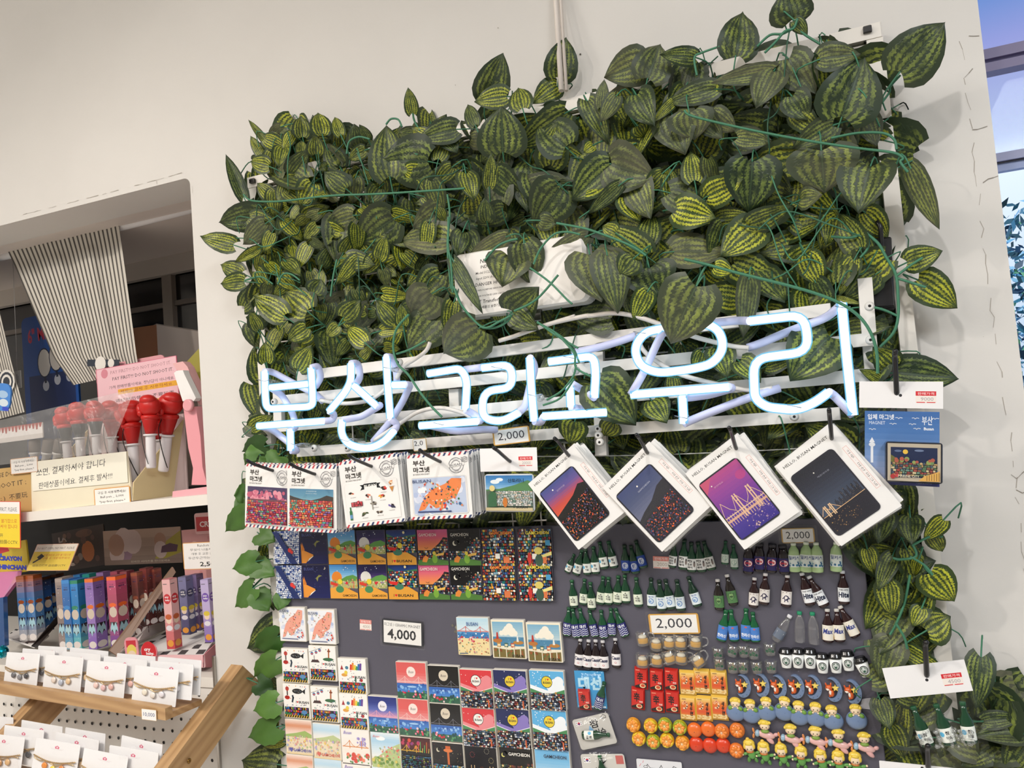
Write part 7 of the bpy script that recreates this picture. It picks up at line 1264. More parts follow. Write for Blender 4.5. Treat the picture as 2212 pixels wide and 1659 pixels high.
# pen display box with glove pens
pb = thing('pen_display_box', 'cream cardboard display box of boxing glove pens with handwritten sign', 'display box')
yF = .026
F_TL, F_TR, F_BL, F_BR = (at(*Y2(*p), yF) for p in ((292, 1140), (1208, 1040), (305, 1618), (1268, 1512)))
m_ = MB('card'); ext(m_, [F_BL, F_BR, F_TR, F_TL], (0, .004, 0), 'efe6cc'); m_.obj('front_panel', pb)
xr = F_BR.x; m_ = MB('card'); sp_ = [onx(*Y2(*p), xr) for p in ((1272, 1512), (1655, 1470), (1757, 735), (1280, 1335))]; ext(m_, sp_, (-.003, 0, 0), 'ecd9a8'); m_.obj('side_panel', pb)
m_ = MB('card'); dx = F_BL.x - xr; ext(m_, [p + Vector((dx, 0, 0)) for p in sp_], (.003, 0, 0), 'ecd9a8'); m_.obj('side_panel', pb)
m_ = MB('card'); bk = max(p.y for p in sp_); ext(m_, [Vector((xr, bk, F_BR.z)), Vector((xr, bk, 1.6)), Vector((xr + dx, bk, 1.6)), Vector((xr + dx, bk, F_BL.z))], (0, .003, 0), 'e6d2d2'); m_.obj('back_panel', pb)
m_, M_, w_, h_ = panel(Y2, (296, 1142), (1204, 1040), (312, 1420), yF - .002, .0006, 'f4efdf'); hw = dict(col='2c2a30', shear=.15)
m_.T('쏘면, 결제하셔야 합니다', .42, .66, w=.74, h=.26, rot=2, **hw); m_.T('판매상품이에요. 결제후 발사!!!', .46, .22, w=.78, h=.22, rot=2, **hw); o = m_.obj('handwritten_sign', pb); o.matrix_world = M_
def notice(m):
    m.T('구입 후 사용해주세요!', .5, .78, w=.82, h=.17, col='2c2c30', bold=.01); m.T('Ball pen _ 2,000', .5, .5, w=.68, h=.17, col='2c2c30', bold=.01); m.T('*pay first, please.*', .5, .22, w=.76, h=.17, col='2c2c30', bold=.01)
m_, M_, w_, h_ = panel(Y2, (888, 1402), (1232, 1368), (912, 1572), yF - .003, .0006, 'e0a458', rr=.004); m_.art(w_ * .95, h_ * .9, 0); m_.B(0, 0, 1, 1, 'f6f2ec'); notice(m_); o = m_.obj('price_label', pb); o.matrix_world = M_
def pen_kind(glove, cuff, barrel):
    a = MB('satin'); a.lathe([(.0095, 0), (.011, .004), (.0108, .072), (.0105, .076)], barrel, 14); b1 = MB('satin'); b1.lathe([(.011, .075), (.0155, .0755), (.0155, .079), (.011, .0795)], barrel, 16)
    c = MB('satin'); c.lathe([(.0105, .079), (.0125, .09), (.0175, .112), (.0172, .114)], cuff, 18); d = MB('satin'); d.lathe([(.016, .1125), (.0195, .115), (.02, .119), (.0185, .1225), (.015, .1235)], glove, 18)
    g1 = MB('satin'); g1.ball((0, .144, 0), (.0262, .0245, .0225), glove, 18, 12); g1.ball((.004, .158, .006), (.021, .013, .018), glove, 14, 8)
    t1 = MB('satin'); t1.ball((-.019, .137, .012), (.0085, .0155, .0095), glove, 12, 8, 22); t1.ball((-.013, .128, .016), (.007, .008, .007), glove, 10, 6); s1 = MB('black_plastic'); s1.tube(smooth([(-.012, .112, .013), (-.015, .09, .014), (-.008, .06, .015), (.002, .03, .0135), (.01, .01, .012)], 4), .0009, '17181a', 5)
    return kind(('barrel', a), ('collar', b1), ('cuff', c), ('ring_band', d), ('glove', g1), ('thumb', t1), ('cord', s1))
RED, BLK = pen_kind('c8201c', 'b81c1a', 'ece8ea'), pen_kind('c8201c', '2a2c30', 'dcd8da')
def stand2(T_, B_, L0):
    d = T_ - B_; Y = d.normalized(); X = Vector((1, 0, 0)); X = (X - Y * X.dot(Y)).normalized(); Z = X.cross(Y)
    return Matrix(((X.x, Y.x, Z.x, B_.x), (X.y, Y.y, Z.y, B_.y), (X.z, Y.z, Z.z, B_.z), (0, 0, 0, 1))) @ Matrix.Scale(d.length / L0, 4)
for kd, (tx, ty), (bx, by), y, lab, flip in ((RED, (1428, 505), (1445, 1200), .05, 'red boxing glove pen, the frontmost uncovered one', 0), (RED, (1240, 560), (1292, 1330), .062, 'red boxing glove pen left of the frontmost one, thumb turned forward', 1), (RED, (1640, 478), (1560, 1230), .1, 'red boxing glove pen beside the pink stand', 1), (RED, (1500, 560), (1530, 1250), .12, 'red boxing glove pen behind the frontmost one, black cuff showing', 0),
   (BLK, (905, 560), (930, 1160), .06, 'boxing glove pen with black cuff, nearest one under the plastic film', 0), (BLK, (742, 575), (780, 1200), .075, 'boxing glove pen with black cuff, middle one under the plastic film', 0), (BLK, (608, 620), (660, 1230), .09, 'boxing glove pen with black cuff, leftmost one under the plastic film', 0), (RED, (1055, 560), (1090, 1200), .11, 'red boxing glove pen under the film edge behind the black cuffed ones', 0), (RED, (1160, 590), (1180, 1250), .13, 'red boxing glove pen rearmost at the film edge', 1)):
    M_ = stand2(at(*Y2(tx, ty), y), at(*Y2(bx, by), y), .169)
    put(kd, 'glove_pen', lab, 'pen', M_ @ Matrix.Rotation(math.radians(180 if False else (35 if flip else -15)), 4, 'Y'), 'boxing glove pens')
m_, M_, w_, h_ = panel(Y2, (862, 285), (1622, 150), (1000, 640), .135, .002, 'd87a90'); m_.art(w_ * .985, h_ * .97, 0); m_.B(0, 0, 1, 1, 'f0c4cc'); m_.D(.1, .88, .045, 'd88a98'); c_ = dict(col='3a3236')
m_.T('PAY FIRST!!! DO NOT SHOOT IT.', .56, .88, w=.76, h=.08, col='b08088'); m_.T('PAY FIRST!!! DO NOT SHOOT IT.', .58, .72, w=.76, h=.08, **c_); m_.T('가격 판매상품이에요. 장난감이 아니에요.', .56, .52, w=.82, h=.08, **c_); m_.B(.26, .33, 1, .45, 'ecb03a'); m_.T('제발!!! 결제 후 사용하세요.', .62, .39, w=.66, h=.085, col='a85a34'); m_.T('请结账后使用。不要玩弄。', .6, .19, w=.76, h=.08, **c_); m_.B(.5, .02, 1, .1, 'ecb03a')
o = m_.obj('notice_sign'); o.matrix_world = M_; tag(o, 'pink pay first notice sign standing behind the glove pens', 'sign')
m_, M_, w_, h_ = panel(Y2, (905, 232), (1560, 112), (930, 420), .16, .003, 'e6a6ac', rr=.012); m_.T('● ○●○ ○○', .6, .7, w=.3, h=.12, col='a87a80'); o = m_.obj('header_board'); o.matrix_world = M_; tag(o, 'plain pink rounded header board behind the notice sign', 'board')
f = MB('haze_film'); n = 10; q = random.Random(9); P0 = [(-80, 760), (1290, 440), (1050, 1045), (-80, 1180)]; ids = []
for i in range(n + 1):
    r_ = []
    for j in range(n + 1):
        a, b_ = i / n, j / n; x = (P0[0][0] * (1 - a) + P0[1][0] * a) * (1 - b_) + (P0[3][0] * (1 - a) + P0[2][0] * a) * b_; y = (P0[0][1] * (1 - a) + P0[1][1] * a) * (1 - b_) + (P0[3][1] * (1 - a) + P0[2][1] * a) * b_
        r_.append(f._v(at(*Y2(x, y), -.008 + .03 * (1 - b_) * a + q.uniform(-.003, .003))))
    ids.append(r_)
for i in range(n):
    for j in range(n): f.face((ids[i][j], ids[i][j + 1], ids[i + 1][j + 1], ids[i + 1][j]), lin('ffffff'), True)
f.obj('plastic_film', pb, 'clear wrinkled plastic film over the left half')
# pink folding stand
fn_ = thing('desk_fan', 'pink and white plastic folding desk fan beside the pen box', 'fan'); y = .05
def pex(par, nm, pts, y, th, col, fn=Y2, mat='satin'): m_ = MB(mat); ext(m_, [at(*fn(*p), y) for p in pts][::-1], (0, th, 0), col); return m_.obj(nm, par)
pex(fn_, 'head', [(1662, 290), (1690, 268), (1748, 264), (1760, 300), (1872, 530), (1850, 560), (1745, 560)], y, .016, 'f0eeec'); pex(fn_, 'head_back', [(1650, 200), (1745, 180), (1790, 230), (1920, 520), (1915, 600), (1880, 560), (1760, 290), (1690, 262)], y + .018, .02, 'e8b4b4'); pex(fn_, 'arm', [(1755, 640), (1870, 610), (1915, 900), (1935, 1190), (1980, 1360), (1830, 1360), (1845, 1200), (1800, 1010)], y, .018, 'eaa0a8'); pex(fn_, 'base', [(1650, 1422), (1990, 1375), (1990, 1448), (1646, 1482)], y - .01, .09, 'eeb0b8')
m_ = MB('satin'); c_ = at(*Y2(1812, 600), y - .006); m_.lathe([(.0132, 0), (.0132, .006), (.011, .0075)], 'e8a4aa', 20); o = m_.obj('hinge_knob', fn_); o.matrix_world = Matrix.Translation(c_) @ RX @ RX
dl = pex(fn_, 'dial', [(1880, 480), (1960, 440), (1990, 900), (1920, 900)], y + .03, .01, 'dcd6d2')
for i, (x0, y0, x1, y1) in enumerate(((1890, 682, 1916, 692), (1905, 780, 1934, 784), (1920, 888, 1948, 876))): m_ = MB('matte'); ext(m_, [at(*Y2(x0, y0), y + .029), at(*Y2(x1, y1), y + .029), at(*Y2(x1, y1 + 14), y + .029), at(*Y2(x0, y0 + 14), y + .029)], (0, .001, 0), '26262a'); m_.obj('dial_mark', fn_)
# kraft display left of the pens
kb_ = thing('kraft_display_box', 'brown kraft display box with handwritten note at the left end of the shelf', 'display box')
m_, M_, w_, h_ = panel(Y2, (-330, 1240), (292, 1172), (-320, 1660), .03, .004, 'c8a468', mat='matte'); m_.T("PLEASE DON'T", .62, .86, w=.5, h=.1, shear=.1, col='2c2a2a', rot=3); m_.T('SHOOT IT ;', .68, .62, w=.5, h=.12, col='2c2a2a', rot=3); m_.T(': )  不要玩', .74, .34, w=.4, h=.14, col='2c2a2a', rot=3); o = m_.obj('front_panel', kb_); o.matrix_world = M_
m_, M_, w_, h_ = panel(Y2, (95, 1115), (355, 1085), (105, 1262), .024, .0006, 'e0a87a', rr=.004); m_.art(w_ * .95, h_ * .92, 0); m_.B(0, 0, 1, 1, 'f2eeea'); notice(m_); o = m_.obj('price_label', kb_); o.matrix_world = M_
m_, M_, w_, h_ = panel(Y2, (-300, 860), (400, 760), (-290, 1000), .1, .003, 'ece6e4')
for i in range(22): x = i / 22; m_.G([(x, 1), (x + .045, 1), (x + .03, .72 - .2 * (i % 3) / 3), (x + .012, .7 - .2 * (i % 3) / 3)], 'a8443c')
m_.B(0, 0, 1, .3, 'd8d0cc'); o = m_.obj('back_card', kb_); o.matrix_world = M_
DK = pen_kind('8a8480', '4a4644', 'c8c4c2')
for i, (tx, bx) in enumerate(((250, 330), (390, 420), (500, 520))):
    a = MB('satin'); a.lathe([(.0095, 0), (.011, .004), (.0108, .05), (.014, .052), (.014, .056), (.012, .057)], 'd0ccca', 14); c = MB('matte'); c.lathe([(.0125, .057), (.0145, .062), (.0145, .088), (.012, .092)], '6a605a', 14)
    put(kind(('barrel', a), ('head', c)), 'novelty_pen', f'grey headed pen under the film left of the glove pens, {nth(i, 3)} of three', 'pen', stand2(at(*Y2(tx + 80, 925), .12), at(*Y2(bx, 1250), .12), .092), 'grey headed pens')
# yellow cctv sign hanging from the shelf
m_, M_, w_, h_ = panel(Y3, (-260, 10), (190, 14), (-250, 445), -.004, .001, 'd8402f', rr=.003); m_.art(w_ * .97, h_ * .975, 0); m_.B(0, 0, 1, 1, 'f2d53a'); m_.B(0, .74, 1, 1, 'f4f0ec'); m_.T('DO NOT OPEN, PAY FIRST, PLEASE.', .48, .83, w=.94, h=.1, col='4a4a4e'); m_.T('상품 훼손시 교환 불가함으로', .5, .58, w=.88, h=.09, col='d0502f'); m_.T('구매 후 개봉해주셔야 합니다', .5, .46, w=.9, h=.09, col='d0502f'); m_.T('结账后打开', .44, .26, w=.4, h=.08, col='4a4434'); m_.T('도난방지 自拍摄CCTV.', .56, .12, w=.8, h=.09, col='3a3630')
o = m_.obj('notice_sign'); o.matrix_world = M_; tag(o, 'yellow and white notice sign on the shelf edge at the far left', 'sign')
# lower shelf: display trays
def slim(name, x0, y0, xb, yb, wz, y, dep, body, label, draw, grp='slim picture boxes'):
    TL, TR, BL = at(*Y3(x0, y0), y), at(*Y3(x0 + wz, y0 - 4), y), at(*Y3(xb, yb), y); M_, w_, h_ = quad(TL, TR, BL)
    t_ = thing(name, label, 'box', M_, grp); m_ = MB('gloss'); m_.prism(m_.rrect(w_, h_, .0008, 1), -dep, 0, body); m_.art(w_, h_, 0, mat='gloss'); draw(m_)
    m_.M = Matrix.Translation((w_ / 2 + 2e-5, 0, -dep / 2)) @ Matrix.Rotation(math.pi / 2, 4, 'Y'); m_.art(dep, h_, 0); draw(m_); m_.M = None; m_.obj('carton', t_)
    l_ = MB('card'); l_.box((0, h_ / 2 + .0006, -dep / 2), (w_ * .96, .001, dep * .96), body); l_.obj('lid_flap', t_); return t_
def d_box(top, mid, low, acc):
    def f(m):
        r = random.Random(top + mid); m.GR(0, 0, 1, 1, [low, mid, mid, top]); m.B(0, .95, 1, 1, acc); m.T('THE', .5, .89, w=.5, h=.016, col='3a3a5a'); m.T('MINI', .5, .86, w=.5, h=.022, col='3a3a5a', bold=.03)
        m.D(.5, .5, .42, 'd8c8b8', .075); m.D(.5, .6, .4, acc if acc != mid else 'e0d8d0', .03); m.G([(.1, .36), (.9, .36), (.8, .24), (.5, .2), (.2, .24)], '3a2c34'); m.G([(.5, .3), (.7, .36), (.9, .28), (.9, .22), (.7, .26), (.5, .18), (.3, .26), (.1, .22), (.1, .28), (.3, .36)], 'a8d0dc'); m.D(.5, .06, .44, 'e8e0dc', .05); speck(m, r, 10, .05, .95, .1, .9, ['f0ecec'], .02, .04, 5)
    return f
LST = [('8f7f78', ('9a8a84', '8a7a76', '9a8c88', 'a89890'), 520, 755, 572, 1425, 70, .03, 'greyish pink slim box, leftmost of the display row'), ('2f5fa0', ('3a7ac0', '2f6ab0', '6ab0c8', '3f8ad0'), 592, 768, 622, 1428, 72, .028, 'blue slim box next to the greyish pink one'), ('2468a8', ('3a8ad0', '2f80c0', '7ad0c8', '2f8a6a'), 668, 772, 692, 1425, 78, .03, 'brighter blue slim box with green top edge'), ('8a5a6a', ('8a6ab0', '9a7ac0', '8a6ac0', 'e8742c'), 828, 758, 830, 1425, 78, .03, 'purple slim box with orange top edge'), ('8a4a50', ('c8507a', 'b0506a', '6a5ab0', 'f06a2c'), 1015, 738, 1062, 1410, 85, .03, 'pinkish red slim box with orange top edge'), ('6a3a34', ('8a4a44', '6a4440', '5a4440', '9a5a44'), 1250, 700, 1290, 1290, 60, .07, 'dark reddish slim box behind the pinkish red one'), ('5a2f2a', ('7a3a34', '5a3430', '4a302c', '8a4a3a'), 1425, 668, 1440, 1180, 60, .1, 'dark red slim box at the back right end of the row')]
for i, (x0, y0, xb, yb, y, c0, c1) in enumerate(((600, 735, 632, 1300, .065, '7a6a64', '8a7a74'), (700, 720, 735, 1300, .068, '2a5a90', '3a7ab0'), (790, 715, 822, 1300, .065, '24707a', '2f8a80'), (930, 700, 950, 1300, .07, '6a4a7a', '8a6a9a'), (1060, 690, 1085, 1250, .075, '7a3a4a', '9a4a5a'), (1150, 690, 1180, 1230, .07, '6a3038', '8a4048'), (1335, 660, 1365, 1200, .085, '5a2c2a', '7a3a36'))):
    LST.append((c0, (c1, c0, c0, c1), x0, y0, xb, yb, 66, y, f'slim box in the second layer behind the front display row, {nth(i, 7)} of seven'))
for body, cols, x0, y0, xb, yb, wz, y, lab in LST: slim('slim_box', x0, y0, xb, yb, wz, y, .028 if y < .05 else .02, body, lab, d_box(*cols))
for i, (x0, y0, xb, yb, y, lab) in enumerate(((162, 735, 178, 1345, .05, 'orange and blue slim box, leftmost in the left tray'), (252, 728, 272, 1345, .055, 'orange and blue slim box, second in the left tray'), (345, 745, 352, 1260, .1, 'dark blue slim box behind the orange ones'), (470, 720, 476, 1180, .13, 'dark brown slim box at the back of the left tray'))):
    slim('slim_box', x0, y0, xb, yb, 72, y, .022, ('8a4a26', '8a4a26', '24406a', '4a2c22')[i], lab, d_box(*(('a85a2c', '4a7ab0', 'c8c0b8', '9a4f2a') if i < 2 else ('3a3a4a', '2f5a9a', '3a6a9a', '5a3a2c'))))
def d_cry(a, b_):
    def f(m): m.GR(0, 0, 1, 1, [b_, a, a]); m.D(.5, .72, .46, b_, .075); m.T('cry', .46, .74, w=.5, h=.03, col='f4f0f0', bold=.04); m.T('baby.', .54, .7, w=.6, h=.03, col='f4f0f0', bold=.04); m.D(.5, .42, .34, 'f0d8c0', .06); m.D(.5, .46, .4, 'c8643c' if a[0] == 'e' else 'e0c84a', .04); m.D(.5, .3, .4, 'e8e4ea', .04); m.B(.1, .93, .6, .94, '5a5a5a'); m.D(.5, .08, .4, 'e8a04a', .05)
    return f
for body, a, b_, x0, y0, xb, yb, y, lab in (('c87a80', 'e8b4b4', 'c8303a', 1545, 765, 1598, 1425, .03, 'pink slim box with red round logo in the pink tray'), ('6a6a8a', '7a78a0', '4a4a6a', 1700, 742, 1740, 1290, .09, 'grey violet slim box behind the pink logo box'), ('6a5a80', '7a6a90', '5a4a70', 1800, 722, 1842, 1250, .11, 'violet slim box at the back of the pink tray'), ('a89ac8', 'c0b0d8', '7a5ab0', 1912, 768, 1960, 1360, .05, 'lavender slim box with purple round logo beside the wall edge')):
    slim('slim_box', x0, y0, xb, yb, 74, y, .02, body, lab, d_cry(a, b_))
def tray(label, back, sides, floor, name='display_tray'):
    t_ = thing(name, label, 'display tray')
    if back:
        (TL, TR, BL, y, col, draw) = back; m_, M_, w_, h_ = panel(Y3, TL, TR, BL, y, .003, col, rr=.004); draw(m_); o = m_.obj('header_card', t_); o.matrix_world = M_
    for pts, y0, y1, col, th in sides:
        m_ = MB('card'); P = [at(*Y3(x, yy), y0 + (y1 - y0) * f) for x, yy, f in pts]; ext(m_, P, (th, 0, 0), col); m_.obj('side_panel', t_)
    if floor:
        (A, B, C, D), chk = floor; P = [at(*Y3(x, yy), y) for x, yy, y in (A, B, C, D)]; m_ = MB('card'); ext(m_, P, (0, 0, -.004), 'efecea')
        n = 9; m_.use('matte'); up_ = Vector((0, 0, 6e-5))
        for i in range(n):
            for j in range(5):
                if (i + j) % 2 == 0:
                    g_ = lambda a, b_: (P[0] * (1 - a) + P[1] * a) * (1 - b_) + (P[3] * (1 - a) + P[2] * a) * b_ + up_
                    m_.ngon([g_((i + .08) / n, (j + .1) / 5), g_((i + .92) / n, (j + .1) / 5), g_((i + .92) / n, (j + .9) / 5), g_((i + .08) / n, (j + .9) / 5)], chk)
        m_.obj('tray_floor', t_)
    return t_
def d_gen(cols, seed, txt, tc):
    def f(m):
        r = random.Random(seed); m.GR(0, 0, 1, 1, [cols[0], cols[1]]); m.G([(.62, 0), (1, .3), (1, .9), (.8, .6)], cols[2]); speck(m, r, 7, .1, .9, .3, .75, cols[3:], .06, .13, 14); m.B(0, 0, 1, .14, cols[0]); m.T(txt, .6, .08, w=.5, h=.06, col=tc); m.G([(.74, .3), (.94, .32), (.96, .5), (.86, .56), (.76, .48)], '5a3a4a')
    return f
tray('cream display tray with picture header and dark side panels', ((1000, 300), (1740, 255), (985, 625), .2, '9a8478', d_gen(['8a7468', 'b89c88', 'a89a3a', 'b8a0a0', '9a7a8a', 'c8b0a8', '7a8aa0', 'a8806a'], 4, '신비한 시리즈를 만나보세요', 'd8c8b0')), [(((1640, 640, 1), (1668, 690, 1), (1112, 1490, 0), (1036, 1440, 0)), .0, .13, '7a5c48', .004), (((550, 1100, 1), (555, 1170, 1), (345, 1412, 0), (295, 1400, 0)), .03, .12, '2a211e', .003)], None)
def d_lab(m): r = random.Random(5); m.B(0, 0, 1, 1, '3a2a26'); m.T('LA', .2, .8, w=.16, h=.14, col='b8a8a0', bold=.05); m.T('BUBU', .26, .62, w=.3, h=.14, col='8a7a74', bold=.05); m.D(.66, .4, .12, 'b0683a', .26); m.D(.5, .3, .05, '8a7a70'); m.D(.34, .14, .06, 'c8b8a8', .04); m.D(.62, .86, .16, '6a4a3a', .1); speck(m, r, 10, .1, .9, .1, .9, ['5a4038', '7a5a48'], .03, .06, 8)
tray('dark brown display tray with orange cutout header', ((470, 330), (960, 235), (560, 690), .22, '3a2a26', d_lab), [], ((40, 1290, .03), (330, 1400, .02), (420, 1290, .14), (120, 1240, .15)) and (((45, 1310, .09), (330, 1400, .04), (470, 1290, .12), (150, 1230, .16)), '3a3a3c'))
m_, M_, w_, h_ = panel(Y3, (365, 425), (762, 415), (240, 676), .08, .002, 'd8a48a', yb=.05); m_.art(w_ * .98, h_ * .97, 0); m_.B(0, 0, 1, 1, 'd8bc4a'); m_.B(0, .72, 1, 1, 'd8d0c4'); m_.T('DO NOT OPEN, PAY FIRST, PLEASE.', .5, .84, w=.92, h=.1, col='4a4440'); m_.T('상품 훼손시 교환 불가함으로', .6, .58, w=.66, h=.09, col='b84a2c'); m_.T('구매 후 개봉해주셔야', .6, .46, w=.66, h=.09, col='b84a2c'); m_.G([(.12, .5), (.2, .64), (.3, .54), (.22, .4)], '2a2c34'); m_.L([(.2, .44), (.12, .34), (.08, .3)], .03, '2a2c34'); m_.T('结账后打开 自拍摄CCTV', .5, .18, w=.8, h=.09, col='4a4030'); o = m_.obj('notice_sign'); o.matrix_world = M_; tag(o, 'dim yellow notice sign tilted over the dark brown tray', 'sign')
def d_pk(m): m.B(0, 0, 1, 1, 'e0a4a4'); m.D(.2, .6, .1, 'e8b8b4'); speck(m, random.Random(2), 12, .05, .95, .1, .9, ['d89494', 'f0c4c0'], .02, .05)
pt = tray('pink display tray with checkered floor and red header beside the wall edge', ((1730, 290), (2330, 240), (1775, 760), .16, 'e0a4a4', d_pk), [(((1560, 955, 1), (1592, 1240, 1), (1340, 1335, 0), (1115, 1478, 0)), .03, .2, 'd8ccc8', -.003)], (((1180, 1490, .02), (1945, 1478, .02), (2120, 1230, .16), (1600, 1250, .16)), '4a4648'))
m_, M_, w_, h_ = panel(Y3, (1112, 1486), (1950, 1482), (1115, 1600), .018, .003, 'eec0c4'); o = m_.obj('front_lip', pt); o.matrix_world = M_
m_ = MB('card'); ext(m_, [at(*Y3(1948, 1482), .018), at(*Y3(2070, 1370), .09), at(*Y3(2080, 1600), .09), at(*Y3(1950, 1600), .018)], (-.003, 0, 0), 'd88a94'); m_.obj('side_panel', pt)
m_, M_, w_, h_ = panel(Y3, (1850, 130), (2300, 95), (1872, 330), .155, .002, 'f0c0c0', rr=.006); m_.art(w_ * .94, h_ * .9, 0); m_.G([(0, .1), (1, .1), (1, .8), (0, .86)], 'c83a40'); m_.T('CRYING', .36, .46, w=.56, h=.3, col='f4e8e8', bold=.03); o = m_.obj('header_banner', pt); o.matrix_world = M_
m_, M_, w_, h_ = panel(Y3, (1742, 412), (2190, 390), (1757, 668), .1, .0008, 'e0a45a', rr=.004); m_.art(w_ * .965, h_ * .95, 0); m_.B(0, 0, 1, 1, 'f4f0ec')
for i, (tx, yy) in enumerate((('Random box', .9), ('무엇이 나올지 모르는', .74), ('개봉 후 교환 환불 불가', .58), ('두근두근하는 마음으로', .42))): m_.T(tx, .52, yy, w=(.4, .74, .7, .84)[i], h=.1, col='33322f')
m_.T('2,500', .56, .16, w=.42, h=.2, col='2a2a2a', bold=.02); o = m_.obj('price_card'); o.matrix_world = M_; tag(o, 'white 2,500 random box price card in the pink tray', 'price card')
m_, M_, w_, h_ = panel(Y3, (1345, 1372), (1498, 1372), (1345, 1525), .012, .002, 'e8909a', rr=.016); m_.D(.5, .5, .46, 'd03038', n=24); m_.T('cry', .42, .58, w=.4, h=.22, col='f6f0f0', bold=.05); m_.T('baby.', .58, .36, w=.5, h=.22, col='f6f0f0', bold=.05); o = m_.obj('logo_badge', pt); o.matrix_world = M_
m_, M_, w_, h_ = panel(Y3, (1192, 1318), (1320, 1310), (1192, 1525), .012, .002, 'e8a0aa', rr=.012); m_.B(.14, .55, .86, .86, 'd0404a'); m_.D(.5, .38, .36, 'ecd86a', .3); m_.D(.5, .2, .3, 'f0d8c0', .2); o = m_.obj('cutout_badge', pt); o.matrix_world = M_
m_, M_, w_, h_ = panel(Y3, (-220, 470), (245, 380), (-190, 760), .1, .004, 'd8c03a', rr=.003); m_.B(0, .6, .5, 1, '3a6ac8'); m_.G([(.4, .7), (.66, .74), (.6, 1), (.36, 1)], 'c83a44'); m_.T('CRAYON', .66, .5, w=.46, h=.16, col='3a4ac0', bold=.08, rot=-8); m_.T('SHINCHAN', .66, .22, w=.6, h=.16, col='3a4ac0', bold=.08, rot=-8)
cr_ = thing('toy_box', 'yellow and pink toy box with blue lettering at the left edge', 'box'); o = m_.obj('header_card', cr_); o.matrix_world = M_
m_ = MB('gloss'); ext(m_, [at(*Y3(-150, 700), .09), at(*Y3(170, 680), .09), at(*Y3(160, 770), .06), at(*Y3(20, 950), .03), at(*Y3(-150, 960), .03)], (0, .01, 0), 'd880b0'); m_.obj('pink_side', cr_)
m_ = MB('gloss'); ext(m_, [at(*Y3(-150, 960), .02), at(*Y3(30, 930), .02), at(*Y3(45, 1400), .02), at(*Y3(-150, 1420), .02)], (0, .01, 0), '24508a'); m_.obj('blue_side', cr_)
m_ = MB('metal'); c_ = at(*Y3(18, 1452), -.03); m_.ball((0, 0, 0), .0135, '18a0b8', 18, 12)
for _ in range(70): v_ = Vector((R.gauss(0, 1), R.gauss(0, 1), R.gauss(0, 1))).normalized() * .0136; m_.ball(v_, .0011, R.choice(['4ae0f0', '1080a0', 'a0f0ff', '0a5070']), 4, 3)
o = m_.obj('glitter_ball'); o.location = c_; tag(o, 'small blue glitter ball at the left edge above the bracelet cards', 'ball')
# ================================================================== wooden bracelet stand
ws = thing('wooden_display_stand', 'pine wood stepped stand with slanted side board holding bracelet cards', 'display stand')
P1 = at(*Y4(1408, 672), -.2); zt = P1.z; P0_ = onz(*Y4(-60, 452), zt); ex = (P1 - P0_); ln = ex.length; ex.normalize(); ey = Vector((-ex.y, ex.x, 0)); MW = Matrix(((ex.x, ey.x, 0, P1.x), (ex.y, ey.y, 0, P1.y), (0, 0, 1, P1.z), (0, 0, 0, 1)))
def wbox(name, x0, x1, y0, y1, z0, z1, bev=.0008):
    m_ = MB('wood'); m_.M = None; m_.box((0, 0, 0), (x1 - x0, y1 - y0, z1 - z0), 'ffffff', bev); o = m_.obj(name, ws); o.matrix_world = MW @ Matrix.Translation(((x0 + x1) / 2, (y0 + y1) / 2, (z0 + z1) / 2)); return o
wbox('ledge', -ln - .15, 0, 0, .014, -.0205, 0); wbox('ledge_base', -ln - .15, 0, .014, .075, -.0205, -.010)
lo_ = -.148; wbox('ledge', -ln - .15, -.01, -.075, -.061, lo_ - .0205, lo_); wbox('ledge_base', -ln - .15, -.01, -.061, .01, lo_ - .0205, lo_ - .01)
def sideboard(name, xo, th):
    tl, tr, bl, br = (MW.inverted() @ onx(*Y4(*p), P1.x + .004) for p in ((1938, 292), (2076, 430), (1000, 1680), (1385, 1680)))
    pts = [Vector((0, p.y, p.z)) for p in (tl, tr, br, bl)]
    d = (pts[3] - pts[0]).normalized(); nn = Vector((0, -d.z, d.y)); Lg = (pts[3] - pts[0]).length; wd = abs((pts[1] - pts[0]).dot(nn))
    F_ = Matrix(((0, 0, 1, 0), (d.y, nn.y, 0, pts[0].y), (d.z, nn.z, 0, pts[0].z), (0, 0, 0, 1)))
    m_ = MB('wood'); k0 = (pts[1] - pts[0]).dot(d); sgn = 1 if (pts[1] - pts[0]).dot(nn) > 0 else -1; o4 = [(0, 0), (Lg, 0), (Lg, sgn * wd), (k0, sgn * wd)]
    if sgn < 0: o4 = o4[::-1]
    m_.prism(o4, -th, 0, 'ffffff', .0006); o = m_.obj(name, ws); o.matrix_world = MW @ Matrix.Translation((xo, 0, 0)) @ F_; return o
sideboard('side_board', .03, .03); sideboard('side_board', -.44, .03)
m_ = MB('metal'); m_.lathe([(.0042, 0), (.0042, .001), (.003, .0022)], '8a6a3a', 14); m_.use('matte').lathe([(.0012, .0023), (.001, .0024)], '2a2018', 6); o = m_.obj('screw', ws); o.matrix_world = Matrix.Translation(onx(*Y4(1612, 1120), P1.x + .0345)) @ Matrix.Rotation(-math.pi / 2, 4, 'Z')
m_, M_, w_, h_ = panel(Y4, (1230, 662), (1358, 676), (1232, 756), -.194, .0006, 'c8a878'); m_.art(w_ * .95, h_ * .93, 0); m_.B(0, 0, 1, 1, 'f2f0ee'); m_.T('10,000', .5, .5, w=.8, h=.42, col='30407a'); o = m_.obj('price_card'); o.matrix_world = M_ @ Matrix.Translation((0, 0, .006)); tag(o, 'small white 10,000 price card stuck on the wooden ledge', 'price card')
